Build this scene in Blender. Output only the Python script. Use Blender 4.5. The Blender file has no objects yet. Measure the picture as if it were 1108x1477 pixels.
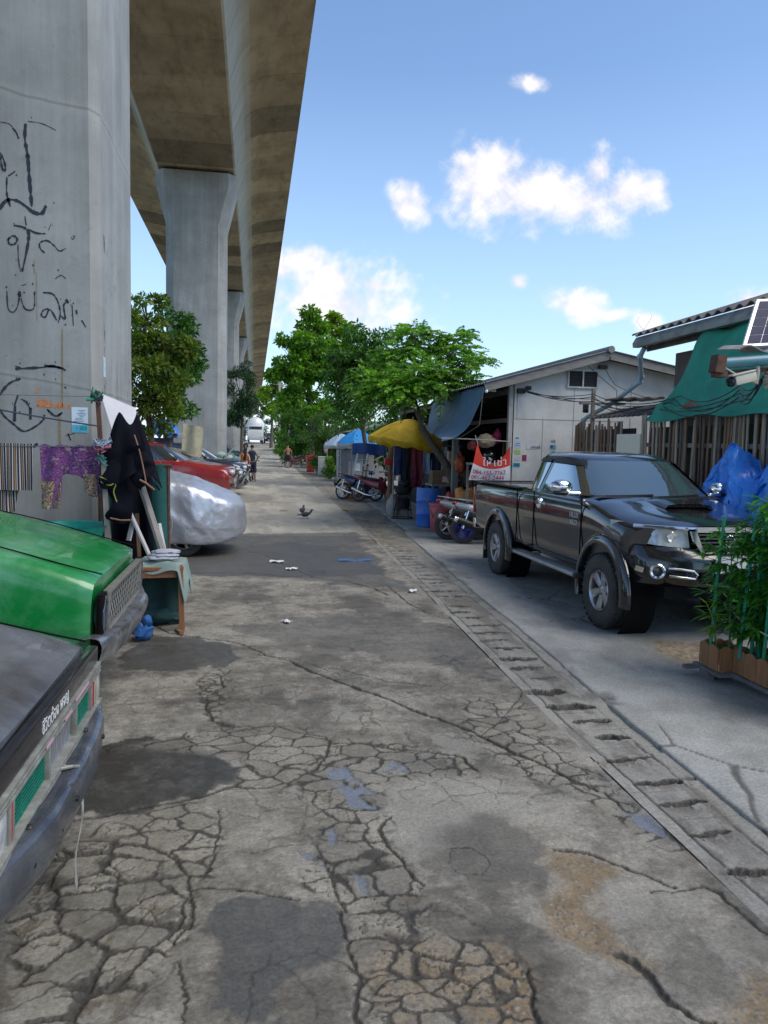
import bpy, bmesh, math, random
import numpy as np
from mathutils import Vector, Matrix, Euler
random.seed(7)
PI = math.pi
SC = bpy.context.scene
C = SC.collection
def R(a): return math.radians(a)
def V(*a): return Vector(a)

# ------------------------------------------------------------------ materials
def new_mat(name):
    m = bpy.data.materials.new(name); m.use_nodes = True
    nt = m.node_tree
    return m, nt, nt.nodes['Principled BSDF']
def noise(nt, scale, detail=6, rough=.6, coord='Object', stretch=None, dist=0):
    tc = nt.nodes.new('ShaderNodeTexCoord')
    n = nt.nodes.new('ShaderNodeTexNoise')
    n.inputs['Scale'].default_value = scale; n.inputs['Detail'].default_value = detail
    n.inputs['Roughness'].default_value = rough; n.inputs['Distortion'].default_value = dist
    if stretch:
        mp = nt.nodes.new('ShaderNodeMapping'); mp.inputs['Scale'].default_value = stretch
        nt.links.new(tc.outputs[coord], mp.inputs[0]); nt.links.new(mp.outputs[0], n.inputs['Vector'])
    else:
        nt.links.new(tc.outputs[coord], n.inputs['Vector'])
    return n.outputs['Fac']
def ramp(nt, fac, stops):
    r = nt.nodes.new('ShaderNodeValToRGB')
    el = r.color_ramp.elements
    while len(el) < len(stops): el.new(.5)
    for e, (p, c) in zip(el, stops):
        e.position = p; e.color = (c if len(c) == 4 else (*c, 1))
    nt.links.new(fac, r.inputs[0]); return r.outputs[0]
def mixc(nt, fac, a, b, blend='MIX'):
    n = nt.nodes.new('ShaderNodeMix'); n.data_type = 'RGBA'; n.blend_type = blend
    for s, v in ((n.inputs[0], fac), (n.inputs[6], a), (n.inputs[7], b)):
        if hasattr(v, 'is_output'): nt.links.new(v, s)
        elif isinstance(v, (int, float)): s.default_value = v
        else: s.default_value = (*v[:3], 1)
    return n.outputs[2]
def bump(nt, p, h, strength=.3, dist=.01):
    b = nt.nodes.new('ShaderNodeBump'); b.inputs['Strength'].default_value = strength; b.inputs['Distance'].default_value = dist
    nt.links.new(h, b.inputs['Height']); nt.links.new(b.outputs[0], p.inputs['Normal'])
def mat(name, col, rough=.6, metal=0, var=.25, scale=6, bmp=0, bscale=40, coat=0, spec=.5, stretch=None, dirt=None, dirtamt=.5, dscale=2.5, trans=0, rvar=.12):
    """painted / plain material: base colour with soft variation, optional dirt patches and fine bump"""
    m, nt, p = new_mat(name)
    n = noise(nt, scale, 6, .62, stretch=stretch)
    a = tuple(max(0, c*(1-var)) for c in col[:3]); b = tuple(min(1, c*(1+var)) for c in col[:3])
    out = ramp(nt, n, [(.3, a), (.7, b)])
    if dirt:
        d = noise(nt, dscale, 8, .7, dist=.6)
        k = ramp(nt, d, [(.5-.25*dirtamt, (0,0,0)), (.78-.25*dirtamt, (1,1,1))])
        out = mixc(nt, k, out, dirt)
    nt.links.new(out, p.inputs['Base Color'])
    p.inputs['Metallic'].default_value = metal
    if rvar and rough > .02:
        mr = nt.nodes.new('ShaderNodeMapRange'); mr.inputs[3].default_value = max(.02, rough-rvar); mr.inputs[4].default_value = min(1, rough+rvar)
        nt.links.new(noise(nt, scale*2.3, 4, .6), mr.inputs[0]); nt.links.new(mr.outputs[0], p.inputs['Roughness'])
    else: p.inputs['Roughness'].default_value = rough
    p.inputs['Specular IOR Level'].default_value = spec
    if coat: p.inputs['Coat Weight'].default_value = coat; p.inputs['Coat Roughness'].default_value = .04
    if bmp: bump(nt, p, noise(nt, bscale, 5, .6, stretch=stretch), bmp, .01)
    if trans:
        t = nt.nodes.new('ShaderNodeBsdfTranslucent'); nt.links.new(out, t.inputs[0])
        mx = nt.nodes.new('ShaderNodeMixShader'); mx.inputs[0].default_value = trans
        nt.links.new(p.outputs[0], mx.inputs[1]); nt.links.new(t.outputs[0], mx.inputs[2])
        nt.links.new(mx.outputs[0], nt.nodes['Material Output'].inputs[0])
    return m
def leaf_mat(name, dark, mid, light, trans=.35, rough=.45):
    m, nt, p = new_mat(name)
    g = nt.nodes.new('ShaderNodeNewGeometry')
    c = ramp(nt, g.outputs['Random Per Island'], [(0, dark), (.55, mid), (1, light)])
    k = ramp(nt, noise(nt, .9, 3, .6), [(.38, (.62,.66,.62)), (.66, (1.25,1.25,1.1))])
    c = mixc(nt, 1.0, c, k, 'MULTIPLY')
    nt.links.new(c, p.inputs['Base Color']); p.inputs['Roughness'].default_value = rough
    t = nt.nodes.new('ShaderNodeBsdfTranslucent')
    nt.links.new(mixc(nt, 1.0, c, (1.2,1.5,.5), 'MULTIPLY'), t.inputs[0])
    mx = nt.nodes.new('ShaderNodeMixShader'); mx.inputs[0].default_value = trans
    nt.links.new(p.outputs[0], mx.inputs[1]); nt.links.new(t.outputs[0], mx.inputs[2])
    nt.links.new(mx.outputs[0], nt.nodes['Material Output'].inputs[0])
    return m
def flat(name, col, rough=.6, metal=0, spec=.5): return mat(name, col, rough, metal, var=.1, spec=spec, rvar=0)

# ------------------------------------------------------------------ mesh builder
class MB:
    def __init__(s): s.v = []; s.f = []; s.m = []
    def add(s, verts, faces, mi=0):
        o = len(s.v); s.v += [tuple(v) for v in verts]
        s.f += [tuple(i+o for i in f) for f in faces]; s.m += [mi]*len(faces); return s
    def box(s, c, d, rot=(0,0,0), mi=0, bev=0):
        x, y, z = d[0]/2, d[1]/2, d[2]/2
        M = Matrix.Translation(Vector(c)) @ Euler(rot).to_matrix().to_4x4()
        if bev > 0:
            b = min(bev, x*.9, y*.9, z*.9)
            bm = bmesh.new(); bmesh.ops.create_cube(bm, size=1)
            for v in bm.verts: v.co = Vector((v.co.x*2*x, v.co.y*2*y, v.co.z*2*z))
            bmesh.ops.bevel(bm, geom=bm.edges[:], offset=b, segments=2, affect='EDGES', profile=.6)
            bm.verts.index_update()
            s.add([M @ v.co for v in bm.verts], [[v.index for v in f.verts] for f in bm.faces], mi); bm.free(); return s
        vs = [M @ Vector((a*x, b*y, c_*z)) for a in (-1,1) for b in (-1,1) for c_ in (-1,1)]
        return s.add(vs, [(0,1,3,2),(4,6,7,5),(0,4,5,1),(2,3,7,6),(0,2,6,4),(1,5,7,3)], mi)
    def bar(s, a, b, w, h=None, mi=0, up=(0,0,1)):
        a, b = Vector(a), Vector(b); h = h or w
        d = (b-a); L = d.length
        if L < 1e-6: return s
        d /= L; u = Vector(up)
        if abs(d.dot(u)) > .98: u = Vector((1,0,0))
        r = d.cross(u).normalized(); u = r.cross(d)
        vs = []
        for p in (a, b):
            for i, j in ((-1,-1),(1,-1),(1,1),(-1,1)): vs.append(p + r*(i*w/2) + u*(j*h/2))
        return s.add(vs, [(0,3,2,1),(4,5,6,7),(0,1,5,4),(1,2,6,5),(2,3,7,6),(3,0,4,7)], mi)
    def tube(s, pts, r, n=8, mi=0, cap=True, closed=False):
        pts = [Vector(p) for p in pts]; k = len(pts)
        rs = r if isinstance(r, (list, tuple)) else [r]*k
        vs = []; prev = None
        for i, p in enumerate(pts):
            if closed: t = pts[(i+1) % k]-pts[i-1]
            else: t = pts[min(i+1, k-1)]-pts[max(i-1, 0)]
            t.normalize()
            if prev is None:
                u = Vector((0,0,1)) if abs(t.z) < .9 else Vector((1,0,0))
            else: u = prev
            a = (u - t*u.dot(t)).normalized(); prev = a; b = t.cross(a)
            for j in range(n):
                q = 2*PI*j/n; vs.append(p + (a*math.cos(q)+b*math.sin(q))*rs[i])
        fs = []
        for i in range(k if closed else k-1):
            for j in range(n):
                i2 = (i+1) % k
                fs.append((i*n+j, i*n+(j+1) % n, i2*n+(j+1) % n, i2*n+j))
        if cap and not closed:
            fs.append(tuple(range(n-1, -1, -1))); fs.append(tuple((k-1)*n+j for j in range(n)))
        return s.add(vs, fs, mi)
    def lathe(s, prof, n=20, M=None, mi=0, closed=False, cap=True):
        """prof [(radius, height)] about local z"""
        M = M or Matrix(); vs = []; fs = []
        for (r, z) in prof:
            for j in range(n):
                q = 2*PI*j/n; vs.append(M @ Vector((r*math.cos(q), r*math.sin(q), z)))
        k = len(prof)
        for i in range(k if closed else k-1):
            for j in range(n):
                i2 = (i+1) % k
                fs.append((i*n+j, i*n+(j+1) % n, i2*n+(j+1) % n, i2*n+j))
        if not closed and cap:
            if prof[0][0] > 1e-5: fs.append(tuple(range(n-1, -1, -1)))
            if prof[-1][0] > 1e-5: fs.append(tuple((k-1)*n+j for j in range(n)))
        return s.add(vs, fs, mi)
    def prism(s, poly, ax, a, b, mi=0):
        """extrude a 2d polygon: ax 'x' poly=(y,z); 'y' poly=(x,z); 'z' poly=(x,y)"""
        n = len(poly)
        def P(p, t): return (t, p[0], p[1]) if ax == 'x' else (p[0], t, p[1]) if ax == 'y' else (p[0], p[1], t)
        vs = [P(p, a) for p in poly] + [P(p, b) for p in poly]
        fs = [tuple(range(n)), tuple(range(2*n-1, n-1, -1))] + [(i, i+n, (i+1) % n+n, (i+1) % n) for i in range(n)]
        return s.add(vs, fs, mi)
    def grid(s, fn, nu, nv, mi=0, cu=False, cv=False):
        vs = [fn(i/(nu if cu else nu-1), j/(nv if cv else nv-1)) for i in range(nu) for j in range(nv)]
        fs = []
        for i in range(nu if cu else nu-1):
            for j in range(nv if cv else nv-1):
                fs.append((i*nv+j, ((i+1) % nu)*nv+j, ((i+1) % nu)*nv+(j+1) % nv, i*nv+(j+1) % nv))
        return s.add(vs, fs, mi)
    def sheet(s, fn, nu, nv, th=.004, mi=0):
        """a cloth: grid with thickness"""
        P = [[Vector(fn(i/(nu-1), j/(nv-1))) for j in range(nv)] for i in range(nu)]
        top = []; bot = []
        for i in range(nu):
            for j in range(nv):
                du = P[min(i+1,nu-1)][j]-P[max(i-1,0)][j]; dv = P[i][min(j+1,nv-1)]-P[i][max(j-1,0)]
                nn = du.cross(dv)
                nn = nn.normalized() if nn.length > 1e-9 else Vector((0,0,1))
                top.append(P[i][j]+nn*th/2); bot.append(P[i][j]-nn*th/2)
        N = nu*nv; fs = []
        for i in range(nu-1):
            for j in range(nv-1):
                a, b, c, d = i*nv+j, (i+1)*nv+j, (i+1)*nv+j+1, i*nv+j+1
                fs += [(a,b,c,d), (a+N,d+N,c+N,b+N)]
        for i in range(nu-1):
            for j in (0, nv-1):
                a, b = i*nv+j, (i+1)*nv+j
                fs.append((a,a+N,b+N,b) if j == 0 else (a,b,b+N,a+N))
        for j in range(nv-1):
            for i in (0, nu-1):
                a, b = i*nv+j, i*nv+j+1
                fs.append((a,b,b+N,a+N) if i == 0 else (a,a+N,b+N,b))
        return s.add(top+bot, fs, mi)
    def blob(s, c, r, sub=2, amp=.15, f=2.0, mi=0, seed=0, rot=None):
        bm = bmesh.new(); bmesh.ops.create_icosphere(bm, subdivisions=sub, radius=1)
        rr = r if isinstance(r, (tuple, list)) else (r, r, r)
        from mathutils import noise as mn
        vs = []
        for v in bm.verts:
            d = v.co.normalized(); k = 1+amp*mn.noise(d*f+Vector((seed*3.1, seed*1.7, seed)))
            p = Vector((d.x*rr[0]*k, d.y*rr[1]*k, d.z*rr[2]*k))
            if rot: p.rotate(Euler(rot))
            vs.append(p+Vector(c))
        bm.verts.index_update()
        s.add(vs, [[v.index for v in f_.verts] for f_ in bm.faces], mi); bm.free(); return s
    def obj(s, name, mats, parent=None, smooth=35, loc=None, rz=0):
        me = bpy.data.meshes.new(name); me.from_pydata(s.v, [], s.f); me.update()
        for m in (mats if isinstance(mats, (list, tuple)) else [mats]): me.materials.append(m)
        if any(s.m): me.polygons.foreach_set('material_index', s.m)
        if smooth:
            me.polygons.foreach_set('use_smooth', [True]*len(s.f)); me.set_sharp_from_angle(angle=R(smooth))
        o = bpy.data.objects.new(name, me); C.objects.link(o)
        if parent: o.parent = parent
        if loc is not None: o.location = loc
        if rz: o.rotation_euler.z = rz
        return o
def fix_normals(o):
    bm = bmesh.new(); bm.from_mesh(o.data); bmesh.ops.recalc_face_normals(bm, faces=bm.faces[:]); bm.to_mesh(o.data); bm.free()
def thing(name, label, cat, loc=(0,0,0), rz=0, group=None):
    o = bpy.data.objects.new(name, None); C.objects.link(o); o.empty_display_size = .2
    o.location = loc; o.rotation_euler.z = rz
    return tag(o, label, cat, group)
def tag(o, label, cat, group=None):
    o['label'] = label; o['category'] = cat
    if group: o['group'] = group
    return o
def struct(o, kind='structure'): o['kind'] = kind; return o
def dup(root, loc, rz=None, label=None, group=None, scale=None):
    r = root.copy(); C.objects.link(r); r.location = loc
    if rz is not None: r.rotation_euler.z = rz
    if label: r['label'] = label
    if group: r['group'] = group
    if scale: r.scale = (scale,)*3
    for ch in list(root.children):
        c = ch.copy(); C.objects.link(c); c.parent = r
        for g in ch.children:
            d = g.copy(); C.objects.link(d); d.parent = c
    return r
def boolean(ob, cutters, op='DIFFERENCE'):
    for c in cutters:
        md = ob.modifiers.new('b', 'BOOLEAN'); md.object = c; md.operation = op; md.solver = 'EXACT'
    dg = bpy.context.evaluated_depsgraph_get(); dg.update()
    me = bpy.data.meshes.new_from_object(ob.evaluated_get(dg))
    ob.modifiers.clear(); ob.data = me
    for c in cutters: bpy.data.objects.remove(c)
    me.polygons.foreach_set('use_smooth', [True]*len(me.polygons)); me.set_sharp_from_angle(angle=R(35))
def pchip(xs, ys, x):
    """monotone cubic interpolation"""
    xs = np.asarray(xs, float); ys = np.asarray(ys, float)
    h = np.diff(xs); dl = np.diff(ys)/h; m = np.zeros(len(xs)); m[0] = dl[0]; m[-1] = dl[-1]
    for i in range(1, len(xs)-1):
        if dl[i-1]*dl[i] > 0:
            w1 = 2*h[i]+h[i-1]; w2 = h[i]+2*h[i-1]; m[i] = (w1+w2)/(w1/dl[i-1]+w2/dl[i])
    x = np.asarray(x, float); i = np.clip(np.searchsorted(xs, x)-1, 0, len(xs)-2)
    t = (x-xs[i])/h[i]
    return (ys[i]*(1+2*t)*(1-t)**2 + m[i]*h[i]*t*(1-t)**2 + ys[i+1]*t*t*(3-2*t) + m[i+1]*h[i]*t*t*(t-1))
def chaikin(p, n=2):
    for _ in range(n):
        q = [p[0]]
        for a, b in zip(p[:-1], p[1:]):
            q += [tuple(.75*u+.25*w for u, w in zip(a, b)), tuple(.25*u+.75*w for u, w in zip(a, b))]
        q.append(p[-1]); p = q
    return p
def catmull(pts, n=6):
    pts = [Vector(p) for p in pts]; out = []
    for i in range(len(pts)-1):
        p0, p1, p2, p3 = pts[max(i-1,0)], pts[i], pts[i+1], pts[min(i+2,len(pts)-1)]
        for k in range(n):
            t = k/n
            out.append(.5*((2*p1)+(p2-p0)*t+(2*p0-5*p1+4*p2-p3)*t*t+(3*p1-p0-3*p2+p3)*t**3))
    out.append(pts[-1]); return out
def text_obj(name, body, size, m, parent=None, loc=(0,0,0), rot=(0,0,0), ext=.001, align='LEFT', sx=1):
    cu = bpy.data.curves.new(name, 'FONT'); cu.body = body; cu.size = size; cu.extrude = ext; cu.align_x = align
    t = bpy.data.objects.new(name, cu); C.objects.link(t)
    dg = bpy.context.evaluated_depsgraph_get(); dg.update()
    me = bpy.data.meshes.new_from_object(t.evaluated_get(dg)); bpy.data.objects.remove(t)
    me.materials.clear(); me.materials.append(m)
    o = bpy.data.objects.new(name, me); C.objects.link(o)
    o.location = loc; o.rotation_euler = rot; o.scale = (sx,1,1)
    if parent: o.parent = parent
    return o
def gz(y):
    """the road climbs gently far down the street"""
    t = min(1, max(0, (y-60)/75)); return 1.75*t*t*(3-2*t)
# numpy noise -------------------------------------------------------
def _h(ix, iy, s):
    n = (ix.astype(np.int64)*374761393 + iy.astype(np.int64)*668265263 + s*2147483647) & 0xffffffff
    n = ((n ^ (n >> 13))*1274126177) & 0xffffffff
    return ((n ^ (n >> 16)) & 0xffffff)/16777215.
def vnoise(x, y, s=0):
    ix = np.floor(x); iy = np.floor(y); fx = x-ix; fy = y-iy
    u = fx*fx*(3-2*fx); w = fy*fy*(3-2*fy)
    return (_h(ix,iy,s)*(1-u)+_h(ix+1,iy,s)*u)*(1-w)+(_h(ix,iy+1,s)*(1-u)+_h(ix+1,iy+1,s)*u)*w
def fbm(x, y, s=0, o=5, g=.55):
    a = 1; t = 0; k = 0
    for i in range(o):
        t = t+a*vnoise(x, y, s+i*17); k += a; a *= g; x = x*2.03+13.7; y = y*2.03+7.1
    return t/k
def voro(x, y, s=0, jit=.9):
    """F1, border distance (F2-F1)/2 approx, cell random"""
    ix = np.floor(x); iy = np.floor(y)
    f1 = np.full(x.shape, 9.); f2 = np.full(x.shape, 9.); idr = np.zeros(x.shape)
    for i in (-1,0,1):
        for j in (-1,0,1):
            cx = ix+i; cy = iy+j
            px = cx+.5+jit*(_h(cx,cy,s)-.5); py = cy+.5+jit*(_h(cx,cy,s+5)-.5)
            d = np.hypot(px-x, py-y)
            new = d < f1
            f2 = np.where(new, f1, np.minimum(f2, d)); idr = np.where(new, _h(cx,cy,s+9), idr); f1 = np.where(new, d, f1)
    return f1, (f2-f1)*.5, idr
def sstep(a, b, x):
    t = np.clip((x-a)/(b-a), 0, 1); return t*t*(3-2*t)
def polydist(x, y, pts):
    d = np.full(x.shape, 99.)
    for (ax, ay), (bx, by) in zip(pts[:-1], pts[1:]):
        vx, vy = bx-ax, by-ay; t = np.clip(((x-ax)*vx+(y-ay)*vy)/(vx*vx+vy*vy+1e-12), 0, 1)
        d = np.minimum(d, np.hypot(x-ax-t*vx, y-ay-t*vy))
    return d
def inpoly(x, y, poly):
    """signed distance: negative inside"""
    ins = np.zeros(x.shape, bool); n = len(poly)
    for i in range(n):
        (ax, ay), (bx, by) = poly[i], poly[(i+1) % n]
        c = ((ay > y) != (by > y)) & (x < (bx-ax)*(y-ay)/((by-ay) if by != ay else 1e-9)+ax)
        ins ^= c
    d = polydist(x, y, list(poly)+[poly[0]])
    return np.where(ins, -d, d)
CRACKS = [
  (0.018, [(-1.147, 8.244), (-0.764, 7.592), (-0.456, 7.406), (-0.14, 7.225), (0.118, 6.794), (0.328, 6.555), (0.48, 6.253), (0.7, 5.896), (0.885, 5.655), (1.055, 5.385), (1.206, 5.136), (1.358, 4.93), (1.5, 4.689), (1.569, 4.474), (1.723, 4.224), (1.819, 4.001), (1.896, 3.867)]),
  (0.008, [(0.48, 6.253), (0.667, 6.336), (0.874, 6.12), (1.069, 5.915), (1.39, 5.777)]),
  (0.006, [(0.118, 6.794), (0.391, 6.614), (0.754, 6.074)]),
  (0.01, [(-0.166, 6.332), (-0.254, 6.168), (-0.222, 5.897), (-0.325, 5.693), (-0.319, 5.435), (-0.272, 5.181), (-0.153, 5.065), (0.006, 5.048), (0.165, 5.018), (0.341, 4.899), (0.47, 4.825), (0.506, 4.727)]),
  (0.012, [(-0.882, 3.833), (-0.699, 3.905), (-0.57, 3.942), (-0.404, 3.999), (-0.23, 4.059), (-0.087, 4.144), (0.063, 4.109), (0.217, 4.179), (0.343, 4.303), (0.435, 4.441), (0.487, 4.764)]),
  (0.009, [(-0.809, 3.644), (-0.684, 3.641), (-0.553, 3.605), (-0.435, 3.534), (-0.331, 3.424), (-0.258, 3.279), (-0.229, 3.08), (-0.229, 2.941), (-0.276, 2.853)]),
  (0.008, [(-0.264, 2.732), (-0.227, 2.588), (-0.217, 2.403)]),
  (0.008, [(-0.237, 3.191), (-0.092, 3.162), (0.109, 3.085), (0.193, 3.04)]),
  (0.006, [(-0.202, 3.31), (-0.162, 3.421), (-0.157, 3.641), (-0.175, 3.894)]),
  (0.012, [(0.506, 4.727), (0.678, 4.685), (0.837, 4.577), (1.087, 4.505), (1.258, 4.4), (1.306, 4.193)]),
  (0.01, [(0.688, 3.714), (0.613, 3.58), (0.657, 3.347), (0.711, 3.138), (0.736, 3.081)]),
  (0.003, [(0.925, 3.363), (1.026, 3.363), (1.08, 3.294), (1.07, 3.199), (1.01, 3.139), (0.918, 3.15), (0.889, 3.223), (0.925, 3.363)]),
  (0.012, [(1.409, 3.284), (1.565, 3.245), (1.648, 3.132), (1.722, 3.048), (1.813, 2.942)]),
  (0.018, [(1.361, 2.552), (1.412, 2.437), (1.413, 2.295), (1.463, 2.207), (1.511, 2.163)]),
  (0.01, [(1.694, 2.905), (1.829, 2.914), (1.935, 2.927), (1.979, 2.842), (1.991, 2.694), (2.002, 2.579)]),
  (0.012, [(0.989, 2.506), (0.96, 2.357), (0.952, 2.24)]),
  (0.01, [(0.356, 2.956), (0.358, 2.777), (0.37, 2.616), (0.375, 2.471), (0.344, 2.325)]),
  (0.008, [(0.384, 2.952), (0.343, 3.106), (0.334, 3.328)]),
  (0.016, [(-1.506, 11.052), (-0.833, 11.146), (-0.152, 11.124), (0.334, 10.874), (0.811, 10.686), (1.265, 10.394), (1.57, 9.869), (1.673, 9.398)]),
  (0.008, [(-0.126, 13.334), (0.163, 12.918), (0.563, 11.603), (0.815, 10.742)]),
  (0.006, [(1.461, 4.717), (1.678, 4.949), (1.946, 5.357), (2.172, 5.756)]),
  (0.008, [(1.5, 4.689), (1.731, 4.813), (1.853, 4.498), (1.877, 4.227), (2.0, 4.017)]),
  (0.006, [(1.796, 4.136), (1.644, 3.967), (1.558, 4.069), (1.577, 4.365)]),
  (0.01, [(1.919, 3.847), (1.938, 3.639), (1.99, 3.446), (2.054, 3.267)]),
  (0.008, [(1.994, 7.802), (2.165, 7.341), (2.32, 6.925)]),
  (0.012, [(1.779, 10.009), (1.836, 8.881), (1.959, 8.307), (2.125, 8.02)]),
]
ZONE = {
  'PIT': [(-1.026, 3.443), (-0.805, 3.624), (-0.585, 3.609), (-0.379, 3.448), (-0.251, 3.262), (-0.22, 3.031), (-0.24, 2.878), (-0.313, 2.727), (-0.38, 2.609), (-0.409, 2.429), (-0.769, 2.412), (-1.003, 3.181)],
  'FRINGE': [(-0.819, 3.69), (-0.564, 3.903), (-0.228, 4.018), (-0.15, 3.709), (-0.173, 3.335), (-0.224, 3.205), (-0.381, 3.466), (-0.586, 3.616)],
  'CHAIN': [(-0.364, 6.369), (-0.152, 6.451), (-0.185, 5.727), (-0.242, 5.218), (-0.085, 5.032), (-0.289, 5.079), (-0.407, 5.593)],
  'NET': [(-0.764, 4.733), (-0.108, 5.073), (0.257, 5.034), (0.49, 4.799), (0.456, 4.439), (0.248, 4.044), (-0.125, 4.174), (-0.055, 4.548)],
  'MID': [(0.263, 4.312), (0.553, 4.756), (1.017, 4.591), (1.349, 4.338), (1.239, 4.106), (0.75, 4.072), (0.629, 3.797), (0.674, 3.439), (0.736, 3.108), (0.673, 2.822), (0.545, 2.592), (0.534, 2.298), (0.344, 2.325), (0.379, 2.906), (0.227, 3.121), (0.323, 3.582)],
  'STONE': [(0.525, 2.776), (0.739, 2.747), (0.941, 2.597), (0.984, 2.423), (0.963, 2.239), (0.4, 2.317), (0.439, 2.569)],
  'RIGHT': [(1.503, 5.401), (1.972, 5.434), (1.919, 4.549), (1.999, 3.926), (2.074, 3.331), (2.016, 3.115), (1.869, 3.29), (1.771, 3.699), (1.509, 4.169), (1.411, 4.547), (1.35, 4.918)],
  'OCHRE': [(1.409, 3.284), (1.597, 3.241), (1.68, 3.128), (1.711, 3.027), (1.548, 2.898), (1.423, 2.769), (1.376, 2.641), (1.376, 2.499), (1.327, 2.43), (1.26, 2.574), (1.169, 2.69), (1.153, 2.758), (1.341, 2.925), (1.375, 3.081)],
  'OCHRE2': [(0.821, 2.555), (0.941, 2.52), (0.963, 2.239), (0.759, 2.267)],
  'OCHRE3': [(1.44, 2.21), (1.863, 2.376), (1.69, 2.138), (1.35, 2.185)],
  'WET1': [(-1.007, 4.707), (-0.689, 4.779), (-0.308, 4.682), (-0.054, 4.497), (-0.05, 4.21), (-0.231, 4.076), (-0.505, 3.972), (-0.816, 3.825), (-0.926, 4.183)],
  'WET2': [(-1.154, 7.594), (-0.498, 7.544), (-0.118, 6.769), (-0.197, 6.414), (-0.711, 6.5), (-1.088, 6.435)],
  'WET3': [(-0.091, 3.111), (0.192, 3.025), (0.363, 2.776), (0.291, 2.589), (0.132, 2.354), (-0.067, 2.382), (-0.051, 2.636), (-0.192, 2.936)],
  'WET4': [(0.961, 3.644), (1.183, 3.654), (1.421, 3.314), (1.422, 3.075), (1.23, 2.841), (1.18, 2.946), (0.983, 2.997), (0.825, 3.097), (0.765, 3.396)],
  'WET5': [(-1.189, 12.932), (0.71, 14.758), (1.8, 12.901), (1.919, 10.818), (2.103, 9.747), (1.039, 10.042), (0.524, 10.753), (-1.581, 11.054)],
  'WET6': [(1.766, 8.146), (2.265, 7.194), (2.295, 6.449), (1.402, 6.417), (0.353, 7.085), (-0.242, 7.81), (0.406, 8.237)],
  'DARK': [(-2.157, 16.054), (0.338, 15.88), (2.248, 16.181), (2.047, 13.775), (1.919, 10.818), (0.912, 10.739), (-1.487, 11.051)],
  'PUD1': [(0.464, 4.309), (0.568, 4.336), (0.628, 4.176), (0.66, 3.996), (0.622, 3.821), (0.522, 3.81), (0.486, 3.974), (0.487, 4.147)],
  'PUD2': [(0.795, 4.33), (1.137, 4.352), (1.133, 4.252), (0.847, 4.17), (0.718, 4.241)],
  'PUD3': [(1.927, 3.68), (2.013, 3.67), (2.043, 3.439), (1.994, 3.307), (1.937, 3.417)],
  'PUD4': [(0.215, 3.434), (0.34, 3.399), (0.39, 3.263), (0.27, 3.307)],
  'PUD5': [(0.463, 3.225), (0.501, 3.165), (0.476, 3.038), (0.445, 3.093)],
  'PUD6': [(0.36, 3.611), (0.404, 3.641), (0.403, 3.505), (0.361, 3.478)],
  'LIGHT1': [(0.347, 3.87), (0.904, 4.054), (1.318, 4.096), (1.455, 3.584), (1.172, 3.618), (0.896, 3.38), (0.753, 3.335)],
  'SANDY': [(-45.771, 321.827), (4.185, 41.423), (2.237, 17.268), (-2.258, 15.813)],
}
CLOUDS = [
  (0.294,0.341,0.059,0.042),
  (0.351,0.332,0.072,0.040),
  (0.428,0.329,0.074,0.032),
  (0.448,0.366,0.020,0.030),
  (0.492,0.343,0.050,0.025),
  (0.528,0.354,0.026,0.018),
  (0.269,0.368,0.028,0.012),
  (0.311,0.369,0.038,0.022),
  (0.191,0.309,0.026,0.026),
  (0.350,0.470,0.023,0.010),
  (0.061,0.227,0.035,0.022),
  (0.031,0.220,0.022,0.021),
  (0.088,0.206,0.062,0.026),
  (0.106,0.176,0.100,0.043),
  (0.150,0.203,0.023,0.013),
  (0.427,0.195,0.042,0.020),
  (0.480,0.182,0.028,0.008),
  (0.344,0.220,0.013,0.009),
  (0.528,0.175,0.025,0.013),
  (0.686,0.214,0.038,0.015),
]
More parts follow.
